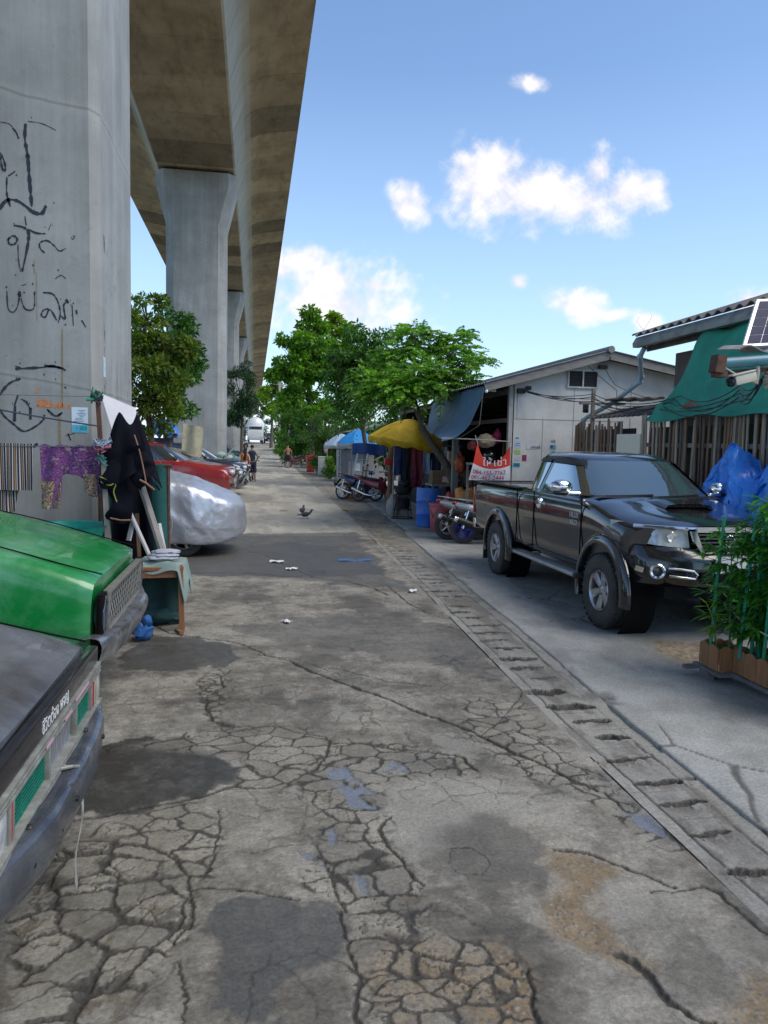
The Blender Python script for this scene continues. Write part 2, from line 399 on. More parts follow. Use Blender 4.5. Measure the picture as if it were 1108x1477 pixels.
GRAF = [
  (0.020, [(-2.35, 5.093), (-2.359, 4.941), (-2.335, 4.77), (-2.325, 4.598), (-2.314, 4.424), (-2.303, 4.264)]),
  (0.018, [(-2.615, 4.214), (-2.573, 4.287), (-2.519, 4.319), (-2.438, 4.31), (-2.358, 4.26), (-2.29, 4.209), (-2.209, 4.201), (-2.174, 4.26), (-2.167, 4.288)]),
  (0.012, [(-2.604, 4.783), (-2.565, 4.703), (-2.553, 4.607), (-2.586, 4.632), (-2.598, 4.749)]),
  (0.012, [(-2.541, 4.546), (-2.544, 4.372), (-2.513, 4.249)]),
  (0.010, [(-2.459, 4.608), (-2.528, 4.554)]),
  (0.010, [(-2.478, 5.04), (-2.439, 4.989), (-2.42, 4.936)]),
  (0.006, [(-2.598, 5.085), (-2.518, 5.078), (-2.478, 5.047)]),
  (0.005, [(-2.33, 5.115), (-2.195, 5.107), (-2.053, 5.05)]),
  (0.013, [(-2.512, 3.941), (-2.54, 3.919), (-2.527, 3.87), (-2.48, 3.873), (-2.452, 3.917), (-2.471, 3.951), (-2.512, 3.955)]),
  (0.006, [(-2.446, 3.875), (-2.442, 3.713), (-2.423, 3.594)]),
  (0.015, [(-2.483, 4.063), (-2.388, 4.048), (-2.341, 4.002), (-2.343, 3.91), (-2.373, 3.753), (-2.41, 3.595)]),
  (0.010, [(-2.348, 4.037), (-2.267, 4.0), (-2.171, 3.999)]),
  (0.010, [(-2.373, 4.161), (-2.361, 4.071)]),
  (0.009, [(-2.181, 3.8), (-2.228, 3.847), (-2.227, 3.904), (-2.158, 3.929), (-2.09, 3.884), (-2.036, 3.831), (-1.973, 3.863)]),
  (0.006, [(-1.902, 3.996), (-1.882, 3.983), (-1.903, 3.96), (-1.916, 3.981)]),
  (0.005, [(-2.143, 4.036), (-2.114, 4.109)]),
  (0.028, [(-2.569, 3.437), (-2.562, 3.423)]),
  (0.026, [(-2.44, 3.394), (-2.435, 3.338)]),
  (0.008, [(-2.563, 3.388), (-2.553, 3.21), (-2.499, 3.178), (-2.457, 3.251), (-2.441, 3.352)]),
  (0.009, [(-2.428, 3.324), (-2.389, 3.219), (-2.32, 3.208), (-2.292, 3.26), (-2.29, 3.403)]),
  (0.006, [(-2.426, 3.452), (-2.371, 3.469)]),
  (0.009, [(-2.207, 3.393), (-2.111, 3.384), (-2.057, 3.3), (-2.037, 3.186), (-2.06, 3.084)]),
  (0.010, [(-2.155, 3.231), (-2.21, 3.206), (-2.225, 3.155), (-2.184, 3.143), (-2.141, 3.224), (-2.073, 3.112)]),
  (0.025, [(-1.98, 3.333), (-1.952, 3.299)]),
  (0.010, [(-2.031, 3.165), (-1.989, 3.131), (-2.001, 3.275), (-1.959, 3.306)]),
  (0.012, [(-1.918, 3.279), (-1.906, 3.063)]),
  (0.020, [(-1.876, 3.23), (-1.87, 3.187)]),
  (0.012, [(-1.822, 3.125), (-1.78, 3.054)]),
  (0.005, [(-2.081, 3.543), (-2.025, 3.582), (-1.977, 3.549)]),
  (0.014, [(-2.496, 2.588), (-2.372, 2.6), (-2.233, 2.613), (-2.108, 2.632), (-1.989, 2.593)]),
  (0.018, [(-2.495, 2.617), (-2.441, 2.605)]),
  (0.016, [(-2.205, 2.636), (-2.01, 2.614)]),
  (0.016, [(-2.443, 2.489), (-2.547, 2.442), (-2.617, 2.367), (-2.652, 2.308)]),
  (0.012, [(-2.655, 2.162), (-2.615, 2.091), (-2.52, 2.006), (-2.425, 1.935), (-2.313, 1.982), (-2.228, 2.058), (-2.213, 2.117)]),
  (0.024, [(-2.503, 2.203), (-2.513, 2.035)]),
  (0.014, [(-2.473, 2.314), (-2.51, 2.203)]),
  (0.022, [(-2.351, 2.186), (-2.353, 2.061)]),
  (0.010, [(-2.446, 2.278), (-2.392, 2.243), (-2.351, 2.171)]),
  (0.014, [(-2.184, 2.176), (-2.101, 2.105), (-2.03, 2.144)]),
  (0.018, [(-1.977, 1.924), (-1.949, 1.85)]),
  (0.010, [(-1.998, 1.901), (-1.906, 1.925)]),
  (0.020, [(-2.287, 1.805), (-2.33, 1.768)]),
  (0.020, [(-2.006, 2.417), (-1.985, 2.403)]),
]
# ------------------------------------------------------------------ camera, sky, sun
cam = bpy.data.cameras.new('camera'); co = bpy.data.objects.new('camera', cam); C.objects.link(co)
cam.sensor_fit = 'HORIZONTAL'; cam.sensor_width = 36; cam.lens = 36*1110/1108; cam.clip_end = 4000; cam.clip_start = .05
Mc = Matrix(((0.9859581386, -0.0077586984, -0.1668123242, 0), (-0.165456197, 0.0898064385, -0.9821196722, 0), (0.022600791, 0.9959290166, 0.0872616642, 0), (0,0,0,1)))
co.matrix_world = Matrix.Translation((0,0,1.88)) @ Mc
SC.camera = co
SUN = Vector((.62, -.42, 1)).normalized()
w = bpy.data.worlds.new('World'); SC.world = w; w.use_nodes = True
nt = w.node_tree; bg = nt.nodes['Background']; bg.inputs[1].default_value = .104
sky = nt.nodes.new('ShaderNodeTexSky'); sky.sky_type = 'NISHITA'; sky.sun_disc = False
sky.sun_elevation = math.asin(SUN.z); sky.sun_rotation = math.atan2(SUN.x, SUN.y)
sky.air_density = 1.0; sky.dust_density = .3; sky.ozone_density = 4.0
def sky_clouds():
    N = nt.nodes.new; L = nt.links.new
    tc = N('ShaderNodeTexCoord'); sp = N('ShaderNodeSeparateXYZ'); L(tc.outputs['Generated'], sp.inputs[0])
    def m(op, a, b=None, c=None):
        n = N('ShaderNodeMath'); n.operation = op
        for i, v in enumerate((a, b, c)):
            if v is None: continue
            if hasattr(v, 'is_output'): L(v, n.inputs[i])
            else: n.inputs[i].default_value = v
        return n.outputs[0]
    yy = m('MAXIMUM', sp.outputs[1], .05)
    u = m('DIVIDE', sp.outputs[0], yy); v = m('DIVIDE', sp.outputs[2], yy)
    cb = N('ShaderNodeCombineXYZ'); L(u, cb.inputs[0]); L(v, cb.inputs[1])
    def nz(scale, detail, rough):
        n = N('ShaderNodeTexNoise'); n.inputs['Scale'].default_value = scale; n.inputs['Detail'].default_value = detail; n.inputs['Roughness'].default_value = rough
        L(cb.outputs[0], n.inputs['Vector']); return n.outputs['Fac']
    n1 = nz(19, 9, .60); n2 = nz(75, 5, .6)
    acc = None
    for (cx, cy, a, b) in CLOUDS:
        a, b = a*1.2, b*1.3
        dx = m('MULTIPLY', m('SUBTRACT', u, cx), 1/a); dy = m('MULTIPLY', m('SUBTRACT', v, cy), 1/b)
        r = m('SQRT', m('ADD', m('MULTIPLY', dx, dx), m('MULTIPLY', dy, dy)))
        k = m('SUBTRACT', 1.0, r)
        acc = k if acc is None else m('SMOOTH_MAX', acc, k, .25)
    d = m('ADD', acc, m('MULTIPLY', m('SUBTRACT', n1, .5), 2.3))
    d = m('ADD', d, m('MULTIPLY', m('SUBTRACT', n2, .5), .5))
    mr = N('ShaderNodeMapRange'); mr.interpolation_type = 'SMOOTHSTEP'; mr.inputs[1].default_value = -.16; mr.inputs[2].default_value = .85; L(d, mr.inputs[0])
    front = m('GREATER_THAN', sp.outputs[1], .06)
    fac = m('MULTIPLY', m('MULTIPLY', mr.outputs[0], front), .92)
    # thin veil of haze low in the sky
    hz = N('ShaderNodeMapRange'); hz.inputs[1].default_value = .42; hz.inputs[2].default_value = .02; hz.inputs[3].default_value = 0; hz.inputs[4].default_value = .5; L(sp.outputs[2], hz.inputs[0])
    c1 = mixc(nt, hz.outputs[0], sky.outputs[0], (3.3, 4.5, 5.9))
    cc = ramp(nt, n1, [(.34, (.74,.75,.80)), (.60, (1,.97,.95))])
    cc = mixc(nt, 1.0, cc, (5.3, 5.2, 5.3), 'MULTIPLY')
    L(mixc(nt, fac, c1, cc), bg.inputs[0])
sky_clouds()
sl = bpy.data.lights.new('sun', 'SUN'); so = bpy.data.objects.new('sun', sl); C.objects.link(so)
sl.energy = 1.45; sl.angle = R(45); sl.color = (1, .93, .80)
so.rotation_euler = SUN.to_track_quat('Z', 'Y').to_euler()
so.location = (0, 0, 60)
SC.view_settings.view_transform = 'Standard'; SC.view_settings.look = 'None'; SC.view_settings.gamma = 1
SC.view_settings.exposure = 1.08
SC.cycles.max_bounces = 8; SC.cycles.transparent_max_bounces = 12
SC.cycles.use_denoising = True

# ------------------------------------------------------------------ ground, road, drain, pavement
def attr_mat(name, bscale=90, bstr=.5, fine=.35):
    m, nt, p = new_mat(name)
    a = nt.nodes.new('ShaderNodeVertexColor'); a.layer_name = 'col'
    g = noise(nt, 55, 8, .75); g2 = noise(nt, 240, 4, .8)
    k = ramp(nt, g, [(.3, (1-fine,)*3), (.7, (1+fine*.8,)*3)])
    c = mixc(nt, 1, a.outputs[0], k, 'MULTIPLY')
    k2 = ramp(nt, g2, [(.34, (.62,.62,.62)), (.5, (1,1,1)), (.68, (1.22,1.22,1.2))])
    c = mixc(nt, .8, c, k2, 'MULTIPLY')
    nt.links.new(c, p.inputs['Base Color']); nt.links.new(a.outputs[1], p.inputs['Roughness'])
    h = mixc(nt, .5, g, g2); wet = nt.nodes.new('ShaderNodeMapRange'); wet.inputs[1].default_value = .1; wet.inputs[2].default_value = .5
    wet.inputs[3].default_value = 0; wet.inputs[4].default_value = bstr; nt.links.new(a.outputs[1], wet.inputs[0])
    b = nt.nodes.new('ShaderNodeBump'); b.inputs['Distance'].default_value = .006
    nt.links.new(wet.outputs[0], b.inputs['Strength']); nt.links.new(h, b.inputs['Height']); nt.links.new(b.outputs[0], p.inputs['Normal'])
    return m
GM = attr_mat('worn_concrete', bstr=.7, fine=.42)
def np_grid(name, X, Y_, Z, col, rough, m):
    nu, nv = X.shape; N = nu*nv
    me = bpy.data.meshes.new(name); me.vertices.add(N)
    me.vertices.foreach_set('co', np.stack([X, Y_, Z], -1).astype(np.float32).ravel())
    i = np.arange(N).reshape(nu, nv)
    q = np.stack([i[:-1,:-1], i[:-1,1:], i[1:,1:], i[1:,:-1]], -1).reshape(-1, 4)
    # face up
    a, b, c = [np.array([X.flat[k], Y_.flat[k]]) for k in q[0][:3]]
    if np.cross(b-a, c-b) < 0: q = q[:, ::-1]
    nf = len(q); me.loops.add(nf*4); me.polygons.add(nf)
    me.loops.foreach_set('vertex_index', np.ascontiguousarray(q).astype(np.int32).ravel())
    me.polygons.foreach_set('loop_start', np.arange(0, nf*4, 4, dtype=np.int32))
    me.polygons.foreach_set('use_smooth', np.ones(nf, bool))
    at = me.color_attributes.new('col', 'FLOAT_COLOR', 'POINT')
    at.data.foreach_set('color', np.concatenate([col, rough[..., None]], -1).astype(np.float32).ravel())
    me.update(calc_edges=True); me.validate()
    me.materials.append(m); o = bpy.data.objects.new(name, me); C.objects.link(o); return struct(o)
XL = ([0,3,5,7,10.25,20.7,41,60,140], [2.03,2.035,2.05,2.10,2.21,2.49,2.72,2.95,3.9])
XR = ([0,3,4.7,7,10,15,20,34,60,140], [2.50,2.50,2.56,2.70,2.84,3.12,3.46,4.0,4.5,5.0])
xl = lambda y: np.interp(y, *XL); xr = lambda y: np.interp(y, *XR)
gzn = lambda y: 1.75*sstep(60, 135, y)
def lerp(a, b, t): return a+(b-a)*t[..., None]
def road_fields(x, y):
    K = lambda *c: np.array(c)
    wx = x+.05*(fbm(x*7, y*7, 3)-.5)+.022*(fbm(x*38, y*38, 4, 3)-.5); wy = y+.05*(fbm(x*7, y*7, 5)-.5)+.022*(fbm(x*38, y*38, 6, 3)-.5)
    big = fbm(x*1.3, y*.9, 11); mid = fbm(x*5, y*4, 12); fine = fbm(x*24, y*24, 13, 4)
    col = lerp(K(.185,.170,.145), K(.355,.333,.29), sstep(.34,.62,.40*big+.38*mid+.22*fine))
    col = lerp(col, col*.72, sstep(.50,.66,fbm(x*31,y*31,26,4,.7))*.55); col = lerp(col, col*1.28, sstep(.54,.68,fbm(x*43,y*43,27,4,.7))*.5)
    col = lerp(col, K(.115,.103,.085), sstep(.52,.70,fbm(x*1.6+3,y*1.3+8,23,7,.66))*.65)
    col = lerp(col, K(.33,.315,.28), sstep(.58,.68,fbm(x*3.3+5,y*2.1,24,7,.66))*.55)
    col = lerp(col, col*K(.78,.77,.76)[None,None], sstep(.48,.68,fbm(x*2.6+9, y*7, 21, 7, .65)))       # dark drag streaks across
    rough = .82-.22*sstep(.5,.72,fbm(x*1.6+3,y*1.3+8,23))
    h = .012*(big-.5)+.006*(mid-.5)+.0022*(fine-.5)
    edge = lambda nm, soft=.12, nse=.22: sstep(soft, -soft, inpoly(x+nse*(fbm(x*3.1,y*3.1,31)-.5)*2, y+nse*(fbm(x*3.1,y*3.1,32)-.5)*2, ZONE[nm]))
    # paler sandy concrete further on
    far = sstep(15.2, 16.6, y+.9*(fbm(x*2,y*.6,41)-.5)*2)
    sand = lerp(K(.35,.325,.27), K(.47,.44,.37), sstep(.3,.7,fbm(x*2.2,y*.55,42)))
    sand = lerp(sand, K(.27,.25,.21), sstep(.53,.72,fbm(x*4,y*1.2,43))*.7)
    col = lerp(col, sand, far)
    # grimy asphalt overlays and damp areas
    for nm, c, k, ro in (('DARK', (.105,.102,.098), .8, .62), ('WET5', (.10,.098,.095), .6, .5), ('WET6', (.12,.112,.10), .55, .55), ('WET4', (.155,.142,.12), .75, .5), ('WET3', (.10,.098,.095), .8, .5), ('WET2', (.085,.080,.072), .85, .38), ('WET1', (.058,.053,.045), .93, .3)):
        mk = edge(nm, .09, .26); mk = sstep(.34, .66, mk*.92+.9*(fbm(x*9, y*9, 33, 5, .68)-.5)+.25*(fine-.5))*(.72+.5*fbm(x*17,y*17,34,4))*k; mk = np.clip(mk, 0, .95)
        col = lerp(col, K(*c), mk); rough = rough*(1-mk)+ro*mk
    mk = edge('LIGHT1')*.6; col = lerp(col, K(.40,.385,.345), mk)
    crack = np.zeros(x.shape); gritm = np.zeros(x.shape)
    # crazed zones: cell size, gap, depth, sink - slabs stay nearly flush, dirt fills the gaps
    px_ = x+.10*(fbm(x*4.3, y*4.3, 61, 3)-.5)+.03*(fbm(x*19, y*19, 62, 3)-.5)+.014*(fbm(x*55, y*55, 63, 2)-.5)
    py_ = y+.10*(fbm(x*4.3, y*4.3, 64, 3)-.5)+.03*(fbm(x*19, y*19, 65, 3)-.5)+.014*(fbm(x*55, y*55, 66, 2)-.5)
    for nm, cell, gap, dep, sink, ss in (('PIT', .165, .065, .011, .005, 1), ('FRINGE', .14, .024, .003, .001, 2), ('CHAIN', .085, .038, .003, 0, 3), ('NET', .17, .022, .003, 0, 4), ('MID', .145, .032, .005, .002, 5), ('STONE', .095, .055, .006, .002, 6), ('RIGHT', .14, .024, .003, 0, 7)):
        mk = edge(nm, .03, .10)
        if mk.max() <= 0: continue
        f1, bd, idr = voro(px_/cell/1.25, py_/cell, ss*7, 1.0)
        f1b, bd2, idr2 = voro(px_/cell*2.3, py_/cell*2.0, ss*7+3, 1.0)
        n9 = fbm(x*7, y*7, ss+60); gw = gap*np.clip(2.6*(n9-.26), .10, 1.7)
        g = 1-sstep(gw*.5, gw*1.0, bd)
        frac = sstep(.50, .62, idr)*sstep(.38,.52,n9)              # only some slabs are broken again
        g2 = (1-sstep(gw*.35, gw*.8, bd2))*frac
        g = np.maximum(g, g2)
        gone = (idr2 < (.42 if nm in ('PIT','STONE') else .16)).astype(float)*sstep(.52,.60,n9)*sstep(.04,.10,bd2)
        h = h-mk*(g*dep+sink+gone*dep*.5) + mk*(1-g)*(idr-.5)*.006*(1 if nm in ('PIT','STONE') else .3)+mk*gone*.006*(fbm(x*70,y*70,ss)-.5)
        gc = 1-sstep(gw*.7+.0025/cell, gw*1.15+.006/cell, bd); gc2 = (1-sstep(gw*.5, gw*1.0+.02, bd2))*frac*.8
        crack = np.maximum(crack, np.maximum(np.maximum(g, gc), gc2)*mk*(.9+.1*fine))
        tint = lerp(K(.21,.195,.165), K(.39,.365,.31), idr)
        col = lerp(col, tint, mk*.5)
        col = lerp(col, lerp(K(.10,.085,.065), K(.24,.205,.15), fbm(x*60,y*60,ss+3,3)), mk*gone*.85)
        dust = np.exp(-bd*cell/.02)*mk*.35*sstep(.4,.6,fbm(x*14,y*14,ss+5)); col = lerp(col, K(.16,.135,.10), dust)
    # ochre sub-base showing through
    for nm in ('OCHRE', 'OCHRE2', 'OCHRE3', 'STONE'):
        mk = edge(nm, .06, .16)*(sstep(.35,.6,mid) if nm == 'STONE' else 1)*(.55 if nm == 'STONE' else .9)
        f1, bd, idr = voro(px_/.021, py_/.021, 77, 1.0)
        gc = lerp(K(.17,.12,.065), K(.34,.26,.165), fbm(x*15,y*15,78))
        st = (idr > .6)*(1-sstep(.3,.42,f1)); gc = lerp(gc, lerp(K(.11,.11,.115), K(.33,.305,.27), _h(np.floor(idr*999),np.floor(idr*77),3)), st)
        col = lerp(col, gc, mk); h = h-mk*.008+mk*st*.005*idr
    # single cracks
    dmin = np.full(x.shape, 9.); 
    for wd, pts in CRACKS:
        xs = [p[0] for p in pts]; ys = [p[1] for p in pts]
        rows = np.where((y[:,0] > min(ys)-.2) & (y[:,0] < max(ys)+.2))[0]
        if not len(rows): continue
        r0, r1 = rows[0], rows[-1]+1
        d = polydist(wx[r0:r1], wy[r0:r1], pts)
        ww = wd*(.35+1.1*fbm(x[r0:r1]*5, y[r0:r1]*5, 90))
        g = 1-sstep(ww*.3, ww, d)
        crack[r0:r1] = np.maximum(crack[r0:r1], 1-sstep(ww*.6, ww*1.35, d)); h[r0:r1] -= g*min(.014, wd*.9)
        h[r0:r1] -= .006*np.exp(-(d/.06)**2)
    hair = 1-sstep(.004, .013, voro(px_/.55+.8*mid, py_/.55, 99, 1.0)[1]); hair = hair*sstep(.45,.55,fbm(x*1.7,y*1.7,98)); hair2 = (1-sstep(.008,.028, voro(px_/.21, py_/.24, 97, 1.0)[1]))*sstep(.52,.60,fbm(x*2.3+4,y*2.3,96)); hair = np.maximum(hair, hair2*.8)*(1-far)
    crack = np.maximum(crack, hair*.7); h = h-hair*.002
    col = lerp(col, K(.050,.045,.038), crack*.93)
    rough = rough*(1-crack*.2)
    # puddles: pale blue-grey base colour paints in the sky's reflection
    for nm in ('PUD1','PUD2','PUD3','PUD4','PUD5','PUD6'):
        mk = edge(nm, .008, .07)*sstep(.36,.46,fbm(x*8,y*8,123))
        if nm in ('PUD2','PUD4'): mk = mk*sstep(.42,.52,mid)
        h = h*(1-mk)-.010*mk; rough = rough*(1-mk)+.04*mk; col = lerp(col, K(.20,.205,.22), mk*.9)
        halo = edge(nm, .12, .1)*.4*(1-mk); col = lerp(col, col*.55, halo); rough = rough-halo*.6
    col = np.where((y > 15.5)[..., None], col, col**1.08*.93)*np.array((1.0,.985,.95)); return h, np.clip(col, .01, .9), np.clip(rough, .02, 1)
Q = 1.0
def build_road():
    ys = np.exp(np.linspace(math.log(1.5), math.log(24), int(1040*Q))); t = np.linspace(0, 1, int(800*Q))
    Y_ = np.repeat(ys[:,None], int(800*Q), 1); x0 = -3.1; X = x0+(xl(Y_)-x0)*t[None]
    h, c, r = road_fields(X, Y_)
    e = sstep(.06, 0, xl(Y_)-X); h = h*(1-e)
    np_grid('road', X, Y_, h, c, r, GM)
    ys = np.exp(np.linspace(math.log(24), math.log(150), 190)); t = np.linspace(0, 1, 110)
    Y_ = np.repeat(ys[:,None], 110, 1); x0 = -3.1; X = x0+(xl(Y_)-x0)*t[None]
    h, c, r = road_fields(X, Y_)
    c = lerp(c, np.array((.17,.16,.145)), sstep(.5,.6,fbm(X*.5,Y_*.16,140))*.55)
    np_grid('road', X, Y_, h*.5+gzn(Y_), c, r, GM)
build_road()
def build_drain():
    ys = np.concatenate([np.exp(np.linspace(math.log(1.5), math.log(15), 1500)), np.linspace(15.02, 60, 800)[1:]])
    n = 110; t = np.linspace(0, 1, n); Y_ = np.repeat(ys[:,None], n, 1); a = xl(Y_); b = xr(Y_); X = a+(b-a)*t[None]
    wdt = np.minimum(b-a, .52); u = X-a                                   # metres from the left edge
    K = lambda *c: np.array(c)
    wob = .03*(fbm(X*3,Y_*3,7)-.5)+.02*(fbm(X*14,Y_*14,7)-.5); kk = np.floor(Y_/.63+.3*(fbm(X*0,Y_*.7,3)))
    off = .018*(_h(kk, kk*0+4, 51)-.5)
    u = u+wob*.5+off
    col = lerp(K(.19,.178,.155), K(.33,.315,.28), fbm(X*6,Y_*4,8)); rough = np.full(X.shape,.8); h = .012*(fbm(X*5,Y_*3,9)-.5)+.014*(_h(kk, kk*0+2, 44)-.5)
    col = lerp(col, K(.13,.115,.09), sstep(.5,.68,fbm(X*8+3,Y_*3,18))*.7)
    chip = sstep(.50,.62,fbm(X*9,Y_*5,19))
    beam = sstep(.082,.072,u)*(1-chip*.7); col = lerp(col, K(.31,.30,.27), beam*.6)
    gro = np.exp(-((u-.088)/.008)**2)*(.35+.65*sstep(.4,.55,fbm(X*2,Y_*2.2,20))); h = h-gro*.008
    ur = b-X+wob+off; rb = sstep(.112,.10,ur)*(1-sstep(9,13,Y_))*(1-chip*.6)
    gro2 = np.exp(-((ur-.118)/.010)**2)*(1-sstep(9,14,Y_)*.6)*(.3+.7*sstep(.42,.56,fbm(X*2+8,Y_*1.9,21))); h = h-gro2*.010
    dark = np.maximum(gro, gro2)*.9
    # precast covers, each with a ragged drainage slot
    per = .315; k = np.floor(Y_/per); f = Y_/per-k
    rnd = _h(k, k*0+3, 5); rnd2 = _h(k, k*0+8, 6); rnd3 = _h(k, k*0+1, 16)
    cu = .17+.14*rnd3; half = .10+.14*rnd2; th = (.018+.052*rnd*rnd)*(rnd2 > .12)*(1+.4*(fbm(X*20,Y_*8,24)-.5))
    yy = (f-.5)*per+.09*(rnd2-.5)+.22*(u-.22)*(rnd-.5)+.05*(fbm(X*11,Y_*3,25)-.5)
    lens = np.clip(1-((u-cu)/half)**2, 0, 1); jag = .35+1.25*fbm(X*17,Y_*17,26)
    s = sstep(0, .007, th*np.sqrt(lens)*jag-np.abs(yy)); sc_ = sstep(-.010,.002, th*np.sqrt(lens)*jag-np.abs(yy))*(lens > 0)*(1-beam)*(1-rb); s = s*(lens > 0)*(1-beam)*(1-rb)
    sp = sstep(.11,.0,np.abs(yy+.03))*lens**.5*.7*sstep(.36,.55,fbm(X*22,Y_*22,27))   # spalled rim
    h = h-s*.03-sp*.014
    seam = np.exp(-(((f-.02)*per+.01*(fbm(X*9,Y_*2,28)-.5))/.004)**2)*(rnd3 > .3)*(1-beam); h = h-seam*.005; dark = np.maximum(dark, seam*.8)
    col = lerp(col, K(.13,.105,.08), sp); col = lerp(col, K(.028,.026,.023), np.maximum(dark*.8, sc_)*.96)  # near-black in the slots paints the shade of a deeper hollow
    lit = sstep(12,15,Y_)*sstep(.42,.6,fbm(X*7,Y_*4,29)); col = lerp(col, lerp(K(.30,.25,.15), K(.13,.11,.08), fbm(X*30,Y_*20,30)), lit*.75); h = h+lit*.006*fbm(X*40,Y_*40,33)
    col = lerp(col, K(.11,.10,.09), sstep(.55,.75,fbm(X*4,Y_*2,34))*.5)
    pud = sstep(.02,-.02,inpoly(X,Y_,ZONE['PUD3']))
    h = h+gzn(Y_)+.004
    np_grid('drain_channel', X, Y_, h, np.clip(col,.01,1), rough, GM)
build_drain()
def build_pavement():
    ys = np.exp(np.linspace(math.log(1.5), math.log(60), 520)); n = 220; t = np.concatenate([[0, .0008], np.linspace(.03, 1, n-2)**1.5]); t = np.sort(t)
    Y_ = np.repeat(ys[:,None], n, 1); a = xr(Y_)-.012+.03*(fbm(Y_*1.7,Y_*0+3,77)-.5)+.012*(fbm(Y_*9,Y_*0+1,78)-.5); X = a+(9.5-a)*t[None]
    K = lambda *c: np.array(c)
    col = lerp(K(.27,.265,.245), K(.375,.37,.345), sstep(.3,.7,.6*fbm(X*1.6,Y_*1.6,51)+.4*fbm(X*7,Y_*7,52)))
    col = lerp(col, K(.19,.18,.165), sstep(.56,.74,fbm(X*2.7,Y_*1.4,53))*.6)
    rough = np.full(X.shape,.82); h = .022+.012*(fbm(X*2,Y_*2,54)-.5)
    wx = X+.06*(fbm(X*6,Y_*6,55)-.5); wy = Y_+.06*(fbm(X*6,Y_*6,56)-.5)
    g = (1-sstep(.003,.012,voro(wx/1.3,wy/1.3,57)[1]))*sstep(.48,.56,fbm(X*1.1,Y_*1.1,58)); h = h-g*.006
    # broken edge against the drain
    eb = (X-a); br = sstep(.10,.0,eb-.25*np.clip(fbm(X*3,Y_*2.3,59)-.52,0,1)*2)*sstep(.55,.66,fbm(X*.3,Y_*1.6,60)); h = h-br*.03
    col = lerp(col, K(.055,.05,.042), np.maximum(g*.8, br*.85))
    # rubbly patch in front of the pickup
    P = inpoly(X+.12*(fbm(X*8,Y_*8,61)-.5), Y_+.12*(fbm(X*8,Y_*8,62)-.5), [(3.78,6.05),(3.72,6.5),(3.9,6.9),(4.3,6.75),(4.6,6.3),(4.2,5.95)])
    mk = sstep(.06,-.04,P); f1, bd, idr = voro(X/.03, Y_/.03, 63)
    col = lerp(col, lerp(K(.15,.11,.07), K(.36,.29,.2), idr), mk*.9); h = h-mk*.014+mk*idr*.012
    h[:, -1] = -.05; h[:, 0] = -.06
    np_grid('pavement', X, Y_, h+gzn(Y_), np.clip(col,.01,1), rough, GM)
build_pavement()
def build_ground():
    xs = np.concatenate([[-700,-300,-120,-60], np.linspace(-30, 30, 61), [60,120,300,700]])
    ys = np.concatenate([[-300,-100,-40,-15], np.linspace(-10, 160, 86), [220,400,900]])
    X, Y_ = np.meshgrid(xs, ys)
    K = lambda *c: np.array(c)
    col = lerp(K(.20,.19,.17), K(.30,.285,.255), fbm(X*.7,Y_*.7,71)); col = lerp(col, K(.10,.13,.05), sstep(14,24,np.abs(X))*.8)
    np_grid('ground', X, Y_, gzn(Y_)-.02-.12*((X > -2.9)&(X < 9.2)), col, np.full(X.shape,.85), GM)
build_ground()
# ------------------------------------------------------------------ viaduct and its piers
def deck_mat():
    m, nt, p = new_mat('viaduct_concrete')
    tc = nt.nodes.new('ShaderNodeTexCoord'); sp = nt.nodes.new('ShaderNodeSeparateXYZ'); nt.links.new(tc.outputs['Object'], sp.inputs[0])
    d = nt.nodes.new('ShaderNodeMath'); d.operation = 'DIVIDE'; d.inputs[1].default_value = 2.9; nt.links.new(sp.outputs[1], d.inputs[0])
    f = nt.nodes.new('ShaderNodeMath'); f.operation = 'FLOOR'; nt.links.new(d.outputs[0], f.inputs[0])
    wn = nt.nodes.new('ShaderNodeTexWhiteNoise'); wn.noise_dimensions = '1D'; nt.links.new(f.outputs[0], wn.inputs['W'])
    base = ramp(nt, noise(nt, .5, 8, .65), [(.3, (.33,.245,.145)), (.7, (.54,.425,.27))])
    seg = ramp(nt, wn.outputs['Value'], [(0, (.48,.47,.46)), (.35,(.85,.84,.83)), (1, (1.15,1.13,1.1))])
    c = mixc(nt, 1, base, seg, 'MULTIPLY')
    st = ramp(nt, noise(nt, 1.1, 9, .72, stretch=(1.6,.5,1)), [(.48, (1,1,1)), (.72, (.45,.42,.38))])
    c = mixc(nt, .85, c, st, 'MULTIPLY')
    # skylight painted in: girder sides coloured paler than its underside and wings
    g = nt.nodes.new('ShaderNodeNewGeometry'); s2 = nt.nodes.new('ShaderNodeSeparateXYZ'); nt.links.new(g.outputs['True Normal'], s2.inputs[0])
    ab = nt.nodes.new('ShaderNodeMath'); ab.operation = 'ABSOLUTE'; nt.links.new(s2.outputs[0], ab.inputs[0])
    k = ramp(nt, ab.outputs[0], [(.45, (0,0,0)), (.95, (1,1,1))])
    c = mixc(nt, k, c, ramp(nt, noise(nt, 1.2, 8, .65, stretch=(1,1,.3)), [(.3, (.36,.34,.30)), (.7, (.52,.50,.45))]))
    nt.links.new(c, p.inputs['Base Color']); p.inputs['Roughness'].default_value = .85
    bump(nt, p, noise(nt, 6, 8, .7), .35, .02); return m
DECK = deck_mat()
